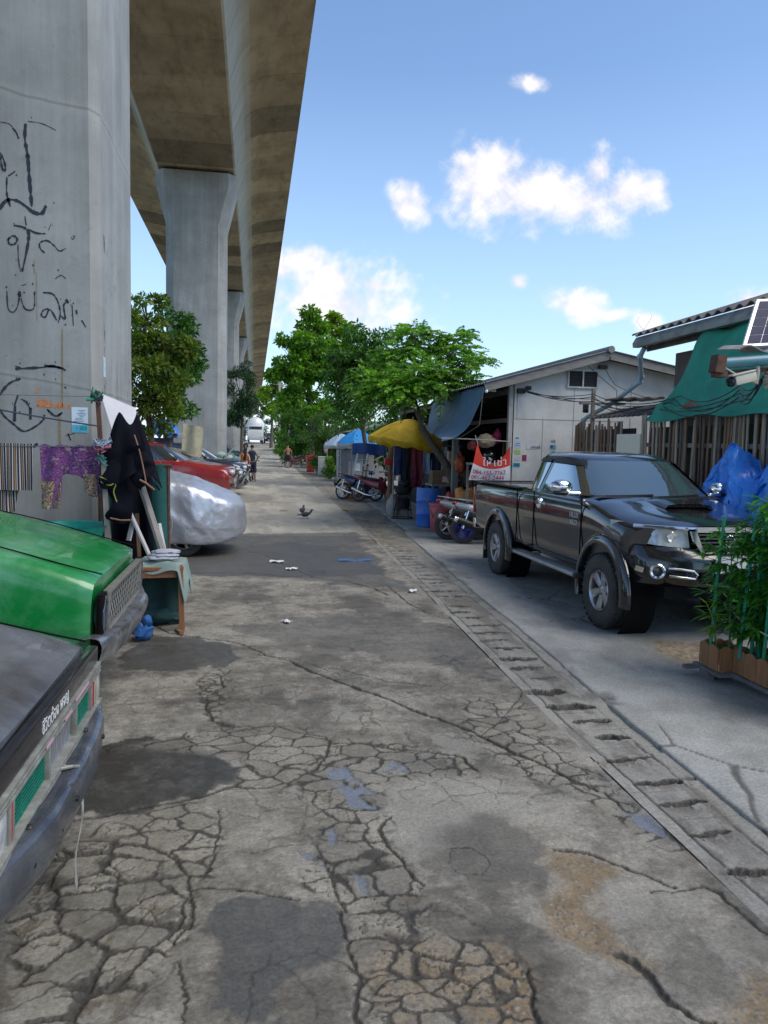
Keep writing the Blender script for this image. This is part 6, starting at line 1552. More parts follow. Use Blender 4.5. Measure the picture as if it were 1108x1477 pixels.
    rf = MB(); rf.sheet(lambda u, v: (-.74-.20*u,(.07-.01*u)*(2*v-1),.70-.28*u), 5, 4, .01); rf.box((-.93,0,.50),(.012,.18,.15),(0,R(-25),0)); rf.obj('rear_mudguard', BLKP, t)
    gr = MB()
    for s in (-1,1): gr.tube([(-.35,s*.12,.80),(-.70,s*.12,.85),(-.82,s*.06,.86)], .012, 6)
    gr.tube([(-.82,-.06,.86),(-.82,.06,.86)], .012, 6); gr.obj('grab_rail', ALLOY if scooter else BLKP, t)
    sh = MB()
    for s in (-1,1): sh.tube([(rx_-.02,s*.12,r+.02),(rx_+.10,s*.13,.68)], .024, 8)
    sh.obj('shock_absorber', CHROME, t)
    ks = MB(); ks.tube([(-.05,.10,.25),(-.08,.26,.02)], .010, 6); ks.tube([(-.05,.12,.27),(.05,.18,.25)], .012, 6); ks.tube([(-.05,-.12,.27),(.05,-.2,.25)], .012, 6); ks.obj('side_stand', BLKP, t)
    return t
SEATB = mat('seat_vinyl', (.016,.016,.018), .5, var=.2)
MRED = paint('bike_maroon', (.20,.02,.03), .25, .8); MBLU = paint('bike_blue', (.03,.06,.16), .25, .8); MSIL = mat('bike_silver', (.45,.46,.48), .3, metal=.5, var=.1, coat=.6); MBK = paint('bike_black', (.014,.014,.016), .2)
RIMR = mat('rim_red_grey', (.28,.13,.13), .4, metal=.5); RIMB = mat('rim_blue', (.03,.03,.42), .3, metal=.4)
motorcycle('maroon motorbike parked beside the charcoal stove', (3.82,24.35,.02), R(-40), MRED, RIMR, SEATB, lean=-6, shield=MRED)
motorcycle('dark blue motorbike half hidden behind the maroon one', (3.42,25.2,.02), R(-36), MBLU, ALLOY, SEATB, lean=-6)
motorcycle('silver and black scooter behind the pickup tailgate, beside the red bin', (4.42,14.72,.02), R(-9), MSIL, ALLOY, SEATB, scooter=True, lean=-5)
motorcycle('silver scooter with bright blue wheel rims, nearest the pickup tailgate', (4.58,14.12,.02), R(-8), MSIL, RIMB, SEATB, scooter=True, lean=-5)
motorcycle('small dark motorbike parked far down by the bushes', (3.5,82,gz(82)), R(100), MBK, ALLOY, SEATB, group='motorbikes far down the street')
motorcycle('motorbike with a ragged load, parked by the shirtless man', (3.05,57.6,gz(57.6)), R(160), MRED, ALLOY, SEATB, group='motorbikes far down the street')
# ------------------------------------------------------------------ barrels, bins, stove
def lathe_obj(name, label, cat, prof, m, loc, n=28, group=None, parent=None):
    o = MB().lathe(prof, n).obj(name, m, parent, loc=loc, smooth=40)
    return tag(o, label, cat, group) if label else o
BLB = mat('barrel_blue', (.015,.13,.58), .45, var=.15, scale=5, dirt=(.10,.20,.42), dirtamt=.3, dscale=4)
t = thing('barrel', 'blue plastic barrel standing behind the red bin', 'barrel', (3.97,17.25,.02))
lathe_obj('drum', None, None, [(.26,0),(.285,.02),(.285,.28),(.297,.30),(.285,.32),(.285,.58),(.297,.60),(.285,.62),(.285,.86),(.275,.90),(.262,.90),(.255,.80),(0,.80)], BLB, (0,0,0), parent=t)
q = MB()
for k in range(4): q.box((-.17+.05*k, -.282+.012*abs(k-2), .66-.02*(k % 2)), (.03,.004,.05), (0,0,R(-20+12*k)))
q.obj('faint_lettering', flat('faint_white', (.25,.38,.60), .6), t, smooth=0)
q = MB()
for k in range(6): q.blob((random.uniform(-.16,.16), random.uniform(-.16,.16), .90), (.07,.06,.05), 2, .4, seed=k)
tag(q.obj('black_bag', mat('black_bag', (.015,.015,.016), .35, var=.3), loc=(3.97,17.25,.02)), 'black rubbish heaped on top of the blue barrel', 'rubbish')
t = thing('waste_bin', 'faded red plastic bin beside the blue barrel', 'bin', (4.06,16.45,.02))
RB = mat('bin_red', (.55,.10,.12), .5, var=.12, scale=4, dirt=(.30,.12,.12), dirtamt=.25)
lathe_obj('bucket', None, None, [(.20,0),(.215,.02),(.245,.55),(.235,.58),(.22,.55),(.19,.05),(0,.05)], RB, (0,0,0), parent=t)
lathe_obj('lid', None, None, [(.262,.545),(.268,.56),(.262,.60),(.20,.615),(0,.625)], RB, (0,0,0), parent=t)
t = thing('charcoal_stove', 'black charcoal stove and pots on a round wire stand', 'stove', (3.72,19.1,.02))
IRON = mat('sooty_iron', (.022,.022,.022), .6, metal=.3, var=.4)
q = MB(); q.tube([(.27*math.cos(a),.27*math.sin(a),.02) for a in [i*PI/12 for i in range(24)]], .012, 6, closed=True); q.tube([(.19*math.cos(a),.19*math.sin(a),.62) for a in [i*PI/12 for i in range(24)]], .012, 6, closed=True); q.tube([(.245*math.cos(a),.245*math.sin(a),.22) for a in [i*PI/12 for i in range(24)]], .009, 6, closed=True)
for k in range(4):
    a = PI/4+k*PI/2; q.tube([(.27*math.cos(a),.27*math.sin(a),.02),(.19*math.cos(a),.19*math.sin(a),.62)], .012, 6)
q.obj('stand', IRON, t)
lathe_obj('fire_bucket', None, None, [(.15,.24),(.17,.26),(.19,.50),(.20,.52),(.17,.53),(0,.5)], IRON, (0,0,0), parent=t)
lathe_obj('grill_pan', None, None, [(.10,.63),(.20,.66),(.235,.80),(.24,.82),(.215,.82),(.18,.70),(0,.69)], IRON, (0,0,0), parent=t)
q = MB(); q.blob((.02,0,.88),(.17,.15,.10),3,.3,seed=3); q.tube([(.05,.05,.9),(.22,-.02,1.02),(.30,-.04,1.10)], .012, 6); q.obj('kettle', IRON, t, smooth=60)
lathe_obj('sack_of_charcoal', 'grey lumpy sack on the ground behind the charcoal stove', 'sack', [(.16,0),(.20,.1),(.18,.35),(.08,.5),(.1,.55),(0,.54)], mat('sack_grey', (.36,.34,.31), .8, var=.3), (3.68,20.2,.02), 16)
# umbrellas -------------------------------------------------------
def umbrella(label, loc, rad, rise, pole_h, tilt, m, m2=None, rz=0, val=.14, foot=(0,0)):
    t = thing('market_umbrella', label, 'umbrella', loc, group='big umbrellas along the pavement')
    N = 8; A = Matrix.Translation((0,0,pole_h)) @ Matrix.Rotation(R(rz),4,'Z') @ Matrix.Rotation(R(tilt),4,'Y')
    cn = MB(); nv = 12; na = N*8
    vs = []; fs = []; mi = []
    for i in range(na):
        a = 2*PI*i/na; k = (i % 8)/8; sc = 1-.045*math.sin(PI*k)
        for j in range(nv):
            f = j/(nv-1); r = rad*f*sc if f > 0 else .001; z = rise*(1-f**1.6)-rise*.06*math.sin(PI*k)*f
            z += .02*MN.noise(Vector((a*3,f*5,rad)))*f
            vs.append(A @ Vector((r*math.cos(a), r*math.sin(a), z)))
        vs.append(A @ Vector((rad*sc*1.01*math.cos(a), rad*sc*1.01*math.sin(a), -val*(.85+.25*math.sin(PI*k))+.02*math.sin(i*1.9))))
    W = nv+1
    for i in range(na):
        for j in range(nv):
            fs.append((i*W+j, i*W+j+1, ((i+1) % na)*W+j+1, ((i+1) % na)*W+j)); mi.append(1 if (m2 and j >= nv-1) or (m2 and (i//8) % 2 and j > nv-5 and False) else 0)
    cn.v = [tuple(v) for v in vs]; cn.f = fs; cn.m = mi
    o = cn.obj('canopy', [m]+([m2] if m2 else []), t, smooth=35)
    md = o.modifiers.new('s', 'SOLIDIFY'); md.thickness = .004
    p = MB(); top = A @ Vector((0,0,rise+.06)); bot = Vector((foot[0], foot[1], 0)); p.tube([bot, top], .02, 10); p.obj('pole', mat('umbrella_pole', (.30,.30,.29), .5, metal=.4), t)
    rb = MB()
    for k in range(N):
        a = 2*PI*k/N; rb.tube([A @ Vector((0,0,rise-.02)), A @ Vector((rad*.5*math.cos(a), rad*.5*math.sin(a), rise*(1-.5**1.6)-.02)), A @ Vector((rad*.98*math.cos(a), rad*.98*math.sin(a), .0))], .007, 5)
    rb.obj('ribs', BLKP, t)
    bs = MB(); bs.lathe([(.22,0),(.22,.06),(.05,.10),(.03,.3)], 16, Matrix.Translation((foot[0],foot[1],0))); bs.obj('base', mat('umbrella_base', (.25,.25,.24), .8), t)
    return t, A
YEL = mat('umbrella_yellow', (.95,.72,.05), .6, var=.12, scale=3, dirt=(.62,.43,.06), dirtamt=.3, dscale=2.5, trans=.6)
umbrella('large stained yellow umbrella leaning behind the curved tree trunk', (4.0,20.0,.02), 1.06, .62, 1.93, 9.5, YEL, val=.17, foot=(.62,.1))
UBL = mat('umbrella_blue', (.04,.34,.80), .5, var=.12, scale=3, trans=.3); UWH = mat('umbrella_white', (.62,.64,.66), .6, var=.08, trans=.3)
ub, A = umbrella('bright blue umbrella with white lower band over the grey kiosk', (5.05,38.0,.05), 1.08, .68, 1.86, 0, UBL, UWH, rz=22, val=.20)
lg = MB(); lg.tube([A @ Vector((.10*math.cos(a)-.02, -.62, .42+.10*math.sin(a)+.0)) for a in [i*PI/10 for i in range(20)]], .016, 5, closed=True); lg.obj('round_emblem', UWH, ub)
umbrella('pale blue-white umbrella just beyond the bright blue one', (4.75,42.5,.05), 1.0, .62, 1.75, 0, mat('umbrella_pale', (.46,.58,.70), .6, var=.08, trans=.3), UWH, rz=10, val=.2)
# kiosk under the blue umbrella ------------------------------------
k_ = thing('kiosk', 'grey metal kiosk cabinet with a white notice under the blue umbrella', 'kiosk', (5.0,38.6,.05))
GMET = mat('kiosk_grey', (.25,.26,.265), .5, metal=.2, var=.15, dirt=(.18,.175,.17), dirtamt=.35)
q = MB(); q.box((0,0,.82),(1.75,1.2,1.4),bev=.01); q.obj('body', GMET, k_)
q = MB()
for z in (.14,.42,.70,.98,1.26,1.5): q.box((-.86,-.60,z),(.16,.05,.03))
q.box((-.80,-.61,.82),(.04,.05,1.42)); q.box((-.93,-.61,.82),(.04,.05,1.42)); q.obj('side_rack', mat('rack_white', (.5,.51,.52), .5), k_, smooth=0)
q = MB(); q.box((-.02,-.615,.62),(.78,.03,.72),bev=.01); q.obj('front_hatch', mat('hatch_grey', (.33,.34,.35), .4, metal=.3), k_)
q = MB(); q.box((.05,-.64,.68),(.28,.012,.40)); q.obj('white_notice', flat('notice_white', (.60,.61,.60), .5), k_, smooth=0)
q = MB(); q.box((0,-.1,.06),(1.9,1.6,.12)); q.obj('plinth', mat('plinth', (.30,.29,.27), .85, var=.2), k_, smooth=0)
q = MB(); q.bar((0,0,0),(1.15,-.3,.62),.035,.05); tag(q.obj('bamboo_pole', mat('bare_bamboo', (.36,.29,.18), .6), loc=(4.30,30.6,1.02)), 'bare pole slanting from the grey kiosk up to the yellow umbrella', 'pole')
lp = MB(); lp.tube([(0,0,0),(.12,.1,1.02)], .022, 8); tag(lp.obj('prop_post', WOODG, loc=(4.30,30.6,.02)), 'short wooden prop under the slanting bare pole', 'post')
# bins further off --------------------------------------------------
t = thing('waste_bin', 'tall bright red bin by the bushes', 'bin', (3.62,49.5,.03), group='bins far along the pavement')
lathe_obj('bucket', None, None, [(.28,0),(.30,.03),(.37,1.0),(.36,1.03),(0,1.0)], mat('bin_bright_red', (.50,.03,.025), .45, var=.1), (0,0,0), parent=t); lathe_obj('rim', None, None, [(.385,.95),(.395,.98),(.385,1.05),(.33,1.06),(0,1.03)], mat('bin_bright_red2', (.52,.035,.03), .45), (0,0,0), parent=t)
t = thing('waste_bin', 'white chest-like bin between the red bin and the kiosk', 'bin', (4.02,44.5,.03), group='bins far along the pavement')
q = MB(); q.box((0,0,.52),(.72,.7,1.04),bev=.03); q.obj('body', mat('bin_white', (.50,.51,.50), .5, var=.1, dirt=(.36,.36,.34), dirtamt=.3), t); q = MB(); q.box((0,0,1.06),(.76,.74,.06),bev=.02); q.obj('lid', mat('bin_lid', (.55,.56,.55), .5), t)
lathe_obj('paint_bucket', 'small white bucket standing against the bright red bin', 'bucket', [(.19,0),(.24,.46),(.25,.48),(.22,.48),(.17,.05),(0,.05)], mat('bucket_pinkish', (.55,.42,.42), .5), (3.78,46.5,.03), 20)
# clothes rail, table and stacked goods under the awning -----------
rk = thing('clothes_rail', 'clothes rail full of dark washing under the yellow umbrella', 'clothes rail', (4.25,19.3,.02))
q = MB(); q.tube([(-.75,0,0),(-.75,0,1.86)], .018, 8); q.tube([(.95,0,0),(.95,0,1.86)], .018, 8); q.tube([(-.85,0,1.86),(1.05,0,1.86)], .016, 8); q.obj('rail', mat('rail_steel', (.35,.35,.36), .4, metal=.7), rk)
def cloth(name, label, cat, p0, w, h, m, depth=.04, seed=0, axis='x', group=None, taper=0, th=.005):
    def f(u, v):
        ww = w*(1-taper*v); x = -ww/2+ww*u; z = -h*v
        y = depth*(math.sin(u*9+seed+2*MN.noise(Vector((u*2,v*2,seed))))*(.3+.7*v))+.3*depth*MN.noise(Vector((u*5,v*4,seed+2)))
        return ((x, y, z+.015*math.sin(u*13+seed)*v) if axis == 'x' else (y, x, z))
    o = MB().sheet(f, 16, 14, th).obj(name, m, loc=p0, smooth=60); return tag(o, label, cat, group)
gcol = [('navy shirt hanging leftmost on the rail','navy',(.02,.03,.10)),('black trousers hanging second from left on the rail','black',(.012,.012,.015)),('maroon dress hanging near the middle of the rail','maroon',(.16,.02,.04)),('pale blue shirt hanging beside the maroon dress','paleblue',(.30,.40,.58)),('dark indigo trousers hanging right of the pale blue shirt','indigo',(.018,.022,.06)),('white shirt hanging near the right end of the rail','white',(.45,.46,.50)),('black coat hanging at the right end of the rail','blackcoat',(.014,.014,.018))]
for k, (lb, nm, c) in enumerate(gcol):
    cloth('garment', lb, 'garment', (3.62+.24*k,19.28+.02*(k % 2),1.86), .30, [.75,.95,1.05,.7,1.0,.45,.95][k], mat('cloth_'+nm, c, .85, var=.25, scale=6), .05, k, group='washing on the clothes rail')
t = thing('table', 'rough wooden table with boxes behind the blue barrel', 'table', (4.75,18.0,.02))
q = MB(); q.box((0,0,.93),(1.25,.75,.05)); q.obj('table_top', WOODG, t, smooth=0)
for sx in (-1,1):
    for sy in (-1,1): q = MB(); q.box((sx*.56,sy*.31,.455),(.06,.06,.91)); q.obj('leg', WOODG, t, smooth=0)
t = thing('crate', 'slatted wooden crate lying on the table behind the barrel', 'crate', (4.38,17.95,.975))
q = MB()
for k in range(7): q.box((0,-.19,.03+.045*k),(.42,.014,.032)); q.box((0,.19,.03+.045*k),(.42,.014,.032)); q.box((-.21,0,.03+.045*k),(.014,.38,.032)); q.box((.21,0,.03+.045*k),(.014,.38,.032))
q.box((0,0,.01),(.42,.38,.016)); q.obj('slats', mat('crate_wood', (.24,.15,.09), .7, var=.3), t, smooth=0)
q = MB(); 
for sx in (-1,1):
    for sy in (-1,1): q.box((sx*.205,sy*.185,.16),(.03,.03,.32))
q.obj('corner_batten', WOODB, t, smooth=0)
CARD = mat('cardboard', (.50,.39,.27), .8, var=.12, scale=4, dirt=(.28,.20,.13), dirtamt=.3)
def carton(label, loc, d, rz, marks=False):
    t = thing('cardboard_box', label, 'box', loc, rz, 'cardboard boxes under the awning')
    q = MB(); q.box((0,0,d[2]/2), d, bev=.005); q.obj('carton', CARD, t, smooth=0)
    q = MB(); q.box((0,-d[1]/2-.002,d[2]-.02),(d[0]*.98,.003,.03)); q.box((0,0,d[2]+.002),(d[0]*.12,d[1],.003)); q.obj('tape', mat('tape_tan', (.33,.23,.13), .4), t, smooth=0)
    if marks:
        q = MB()
        for k in range(8): q.box((-d[0]*.3+.045*k,-d[1]/2-.003,d[2]*.42),(.016,.003,.10-.03*(k % 3)))
        q.obj('printed_marks', flat('box_print', (.10,.07,.06), .8), t, smooth=0)
carton('wide cardboard box with dark printed marks on the table', (4.84,17.9,.975), (.52,.4,.34), R(4), True)
carton('tall pale cardboard box standing on the marked box', (4.72,17.95,1.325), (.30,.25,.44), R(-6))
carton('upright cardboard box beside the grey post', (5.28,17.95,.975), (.22,.3,.34), R(0))
def bag(name, label, cat, loc, r, m, seed, sub=3, amp=.35, top=True):
    q = MB(); q.blob((0,0,r[2]),r,sub,amp,2.2,seed=seed)
    if top: q.blob((0,0,r[2]*1.9),(r[0]*.35,r[1]*.35,r[2]*.3),2,.4,seed=seed+3)
    return tag(q.obj(name, m, loc=loc, smooth=60), label, cat)
ORB = mat('orange_plastic', (.62,.13,.05), .35, var=.2, scale=8, bmp=.4, bscale=20, trans=.2)
bag('plastic_bag', 'orange plastic bag hanging on the bent tree trunk', 'bag', (4.62,17.05,1.28), (.15,.12,.20), ORB, 2)
bag('plastic_bag', 'pinkish clear bag of goods on the table in front of the marked box', 'bag', (4.62,17.66,.96), (.24,.12,.12), mat('pink_plastic', (.50,.32,.26), .35, var=.3, scale=14), 5, top=False)
bn = MB(); bn.box((0,0,.40),(1.0,.5,.05))
for sx in (-1,1): bn.box((sx*.42,0,.19),(.06,.4,.38))
tag(bn.obj('bench', WOODB, loc=(4.35,15.85,.02), smooth=0), 'low wooden bench carrying the orange and red sacks', 'bench')
sk = thing('rice_sack', 'orange sack with a white printed patch on the low bench', 'sack', (4.42,15.8,.445))
SKM = mat('sack_orange', (.78,.33,.08), .6, var=.18, scale=5, bmp=.4, bscale=16)
q = MB(); q.box((0,0,.26),(.44,.26,.52),bev=.10); q.blob((-.12,0,.50),(.10,.08,.08),2,.3); q.blob((.12,0,.50),(.10,.08,.07),2,.3,seed=2); q.obj('sack', SKM, sk, smooth=60)
q = MB(); q.lathe([(0,.003),(.10,.002),(.125,0)], 22, Matrix.Translation((.02,-.133,.20)) @ Matrix.Rotation(PI/2,4,'X')); q.obj('printed_patch', mat('sack_patch', (.58,.55,.48), .6, var=.3, scale=18), sk, smooth=0)
bag('rice_sack', 'red sack squeezed against the left of the orange one', 'sack', (4.10,15.85,.445), (.13,.13,.22), mat('sack_red', (.42,.06,.06), .6, var=.25), 9, top=False)
rb = MB(); rb.box((0,0,0),(.22,.16,.18),bev=.02); rb.box((0,-.085,.03),(.23,.012,.03)); tag(rb.obj('red_box', mat('red_tin', (.50,.03,.03), .4), loc=(3.55,20.4,1.42)), 'small red box hanging beside the bare trunk under the yellow umbrella', 'box')
tk = thing('bare_trunk', 'thick dark stump with potted leaves behind the charcoal stove', 'stump', (3.75,21.2,.02))
q = MB(); q.tube([(0,0,0),(.03,.02,.8),(-.02,0,1.5),(.03,.04,1.9)], [.12,.09,.075,.06], 10); q.obj('trunk', WOODB, tk)
bp = thing('blue_screen', 'blue plastic screen hung behind the maroon motorbike', 'screen', (4.0,27.0,1.15)); 
MB().sheet(lambda u, v: (-.6+1.2*u, .04*math.sin(u*11), .35+.40*v+.02*math.sin(u*5)), 20, 6, .005).obj('sheet', mat('screen_blue', (.012,.05,.20), .5, var=.2), bp, smooth=60)
q = MB(); q.tube([(-.62,0,-1.12),(-.62,0,.8)], .02, 8); q.tube([(.62,0,-1.12),(.62,0,.8)], .02, 8); q.obj('post', WOODG, bp)
lf = MB(); lf.bar((0,0,0),(.22,.25,1.0),.05,.02); lf.bar((.36,0,0),(.58,.25,1.0),.05,.02); lf.bar((.08,.09,.4),(.44,.09,.4),.03,.02); lf.bar((.17,.2,.8),(.53,.2,.8),.03,.02); tag(lf.obj('window_frame', mat('pale_aluminium', (.50,.56,.55), .35, metal=.4), loc=(3.3,26.2,.55)), 'loose pale aluminium frame propped up behind the motorbikes', 'frame')
lb = MB(); lb.box((.3,.1,.27),(.9,.4,.54)); tag(lb.obj('wooden_chest', WOODB, loc=(3.2,26.15,.02)), 'low wooden chest behind the motorbikes', 'chest')
# clutter in the dark shop front behind the banner
sf = thing('shelf', 'cluttered shelf inside the dark shop front behind the banner', 'shelf', (5.6,15.1,.08))
q = MB(); 
for z in (.9,1.5): q.box((0,0,z),(1.1,.4,.03))
q.obj('shelf_board', WOODB, sf, smooth=0)
q = MB()
for sx in (-.53,.53): q.box((sx,.18,.95),(.04,.04,1.9))
q.obj('upright', WOODB, sf, smooth=0)
bag('cloth_bundle', 'patterned tan bundle hanging above the banner', 'bundle', (4.52,14.75,1.86), (.20,.12,.13), mat('bundle_tan', (.28,.21,.15), .85, var=.5, scale=25), 12)
bag('cloth_bundle', 'crimson bag hanging high above the banner', 'bag', (4.78,14.85,1.95), (.08,.07,.14), mat('bundle_crimson', (.34,.01,.06), .6, var=.2), 14)
bag('cloth_bundle', 'dark red bundle beside the tan one above the banner', 'bundle', (4.3,14.85,1.80), (.12,.10,.10), mat('bundle_red', (.22,.04,.05), .8, var=.3), 15)
bag('helmet', 'black helmet resting behind the top of the banner', 'helmet', (4.66,14.9,1.60), (.13,.13,.11), MBK, 16, amp=.05, top=False)
q = MB(); q.box((0,0,.78),(.9,.4,.04)); q.box((-.4,0,.38),(.05,.35,.76)); q.box((.4,0,.38),(.05,.35,.76)); q.box((0,0,1.52),(.7,.3,.04)); q.box((-.32,.1,1.15),(.04,.04,.75)); q.box((.32,.1,1.15),(.04,.04,.75)); tag(q.obj('stall_table', WOODG, loc=(4.58,14.98,.02), smooth=0), 'two-tier wooden stand behind the banner at the house corner', 'stand')
ln = MB(); ln.tube([(3.55,14.5,2.03),(4.3,14.45,2.02),(4.95,14.45,1.99)], .010, 6); tag(ln.obj('hanging_bar', mat('bar_grey', (.35,.34,.32), .5), smooth=30), 'thin horizontal bar across the shop front above the banner', 'bar')
# ------------------------------------------------------------------ far truck, utility poles, buildings in the distance
def far_truck():
    t = thing('tanker_truck', 'white truck with a rounded tank coming up the far end of the road', 'truck', (.15,120,gz(120)), R(-90)); W = paint('truck_white', (.66,.67,.68), .3)
    q = MB(); q.box((0,0,1.5),(1.9,2.4,1.3),bev=.12); q.box((-.1,0,2.35),(1.7,2.25,.9),bev=.2); q.obj('cab', W, t)
    q = MB(); q.box((.78,0,2.30),(.06,1.95,.62),bev=.02); q.obj('windscreen', GLASS, t)
    q = MB(); q.lathe([(0,-2.7),(1.1,-2.6),(1.35,-2.0),(1.4,2.0),(1.1,2.6),(0,2.7)], 24, Matrix.Translation((-3.9,0,2.75)) @ Matrix.Rotation(PI/2,4,'Y')); q.obj('tank', W, t, smooth=60)
    q = MB(); q.box((-2.8,0,.95),(7,1.0,.3)); q.obj('chassis', BLKP, t)
    for x in (.1,-4.2,-5.5):
        for s in (-1,1): wheel(t, (x, s*1.05, .5), .5, .3, .3, s, 5, tread=False)
    q = MB(); q.box((.96,0,.72),(.12,2.4,.34),bev=.04); q.obj('front_bumper', mat('bumper_grey', (.4,.41,.42), .4), t)
    for s in (-1,1): q = MB(); q.box((1.0,s*.95,1.05),(.06,.34,.2),bev=.03); q.obj('headlight', LENS, t)
far_truck()
plain_car('dark car approaching at the far end, right of the white truck', paint('far_car_dark', (.03,.035,.05), .25), (2.35,124,gz(124)), R(-92), 'suv', 'cars at the far end of the road')
plain_car('black car waiting at the far end, left of the white truck', paint('far_car_black', (.02,.02,.022), .25), (-1.9,104,gz(104)), R(-80), 'sedan', 'cars at the far end of the road')
def pole(label, x, y, h):
    t = thing('utility_pole', label, 'utility pole', (x, y, gz(y)), group='utility poles down the street'); CP = mat('pole_concrete', (.42,.41,.39), .8)
    q = MB(); q.tube([(0,0,0),(0,0,h)], [.15,.10], 8); q.obj('shaft', CP, t); q = MB(); q.box((0,0,h-.5),(1.8,.1,.12)); q.box((0,0,h-1.2),(1.4,.1,.1)); q.obj('crossarm', CP, t, smooth=0)
pole('pale concrete utility pole in front of the far trees', 2.73, 88, 9); pole('slim pale utility pole among the far bushes', 3.2, 74, 7.5)
def far_house(label, x, y, d, col, roofc, rise=.8):
    t = thing('house', label, 'house', (x, y, gz(y)), group='houses behind the trees')
    q = MB(); q.box((0,0,d[2]/2), d); q.obj('wall', mat('far_wall', col, .8, var=.15), t, smooth=0)
    q = MB(); w, l = d[0]/2+.35, d[1]/2+.4; z = d[2]
    q.prism([(-w,z),(w,z),(0,z+rise)], 'y', -l, l); q.obj('roof', mat('far_roof', roofc, .7, var=.2), t, smooth=0)
    for k in (-1,1):
        f = MB(); f.box((-d[0]/2-.01, k*d[1]*.22, d[2]*.6),(.06,d[1]*.2,.9)); f.obj('window', INK, t, smooth=0)
        f = MB(); f.box((k*d[0]*.25, -d[1]/2-.01, d[2]*.6),(d[0]*.2,.06,.9)); f.obj('window', INK, t, smooth=0)
far_house('house with terracotta roof glimpsed behind the front tree', 9.2, 30, (4.6,6,2.9), (.45,.42,.38), (.42,.11,.045), 1.2)
far_house('grey-walled shack behind the pale umbrella', 8.4, 46, (5,7,2.6), (.30,.29,.28), (.22,.22,.22))
far_house('low pale house behind the bushes at the far right', 8.8, 62, (5,8,2.8), (.40,.38,.34), (.25,.2,.17))
# ------------------------------------------------------------------ trees and bushes
BARK = mat('bark', (.115,.09,.068), .85, var=.35, scale=7, stretch=(3,3,.6), bmp=.6, bscale=22)
RNG = np.random.default_rng(5)
def leaf_mesh(name, P, N_, L, W, m, parent, fold=.18, curl=.15):
    """one mesh of many small folded leaves: P tips positions, N_ leaf directions, L length, W width (arrays)"""
    n = len(P); d = N_/np.linalg.norm(N_, axis=1, keepdims=True)
    r = RNG.normal(size=(n,3)); s = np.cross(d, r); s /= np.linalg.norm(s, axis=1, keepdims=True)+1e-9; u = np.cross(s, d)
    L = L[:,None]; W = W[:,None]
    a = P; b = P+d*L*.45+s*W*.5+u*W*fold; c = P+d*L-u*L*curl; e = P+d*L*.45-s*W*.5+u*W*fold; md = P+d*L*.5
    V_ = np.stack([a,b,c,e,md], 1).reshape(-1,3)
    i = np.arange(n)*5; F = np.stack([np.stack([i,i+1,i+4],1), np.stack([i+1,i+2,i+4],1), np.stack([i+2,i+3,i+4],1), np.stack([i+3,i,i+4],1)],1).reshape(-1,3)
    me = bpy.data.meshes.new(name); me.vertices.add(len(V_)); me.vertices.foreach_set('co', V_.astype(np.float32).ravel())
    me.loops.add(len(F)*3); me.polygons.add(len(F)); me.loops.foreach_set('vertex_index', F.astype(np.int32).ravel()); me.polygons.foreach_set('loop_start', np.arange(0,len(F)*3,3,dtype=np.int32))
    me.update(calc_edges=True); me.materials.append(m); o = bpy.data.objects.new(name, me); C.objects.link(o); o.parent = parent; return o
def blobs_points(cl, n, shell=.62):
    """random points in a set of ellipsoid clumps (cx,cy,cz,rx,ry,rz): mostly near their surface; returns points and outward directions"""
    cl = np.array(cl, float); vol = (cl[:,3]*cl[:,5]+cl[:,3]*cl[:,4])**.9; k = RNG.choice(len(cl), n, p=vol/vol.sum())
    d = RNG.normal(size=(n,3)); d /= np.linalg.norm(d, axis=1, keepdims=True)
    r = (shell+(1.06-shell)*RNG.random(n)**.7)[:,None]
    return cl[k,:3]+d*cl[k,3:6]*r, d, k
def subclumps(cl, per, rr, seed):
    """break big clumps into many small leaf clusters with gaps between"""
    g = np.random.default_rng(seed); out = []
    for c in cl:
        m = max(3, int(per*(c[3]*c[5])))
        for q in range(m):
            d = g.normal(size=3); d /= np.linalg.norm(d); f = g.uniform(.45,1.0)
            s = rr*g.uniform(.55,1.35); out.append((c[0]+d[0]*c[3]*f, c[1]+d[1]*c[4]*f, c[2]+d[2]*c[5]*f, s, s, s*.75))
    return out
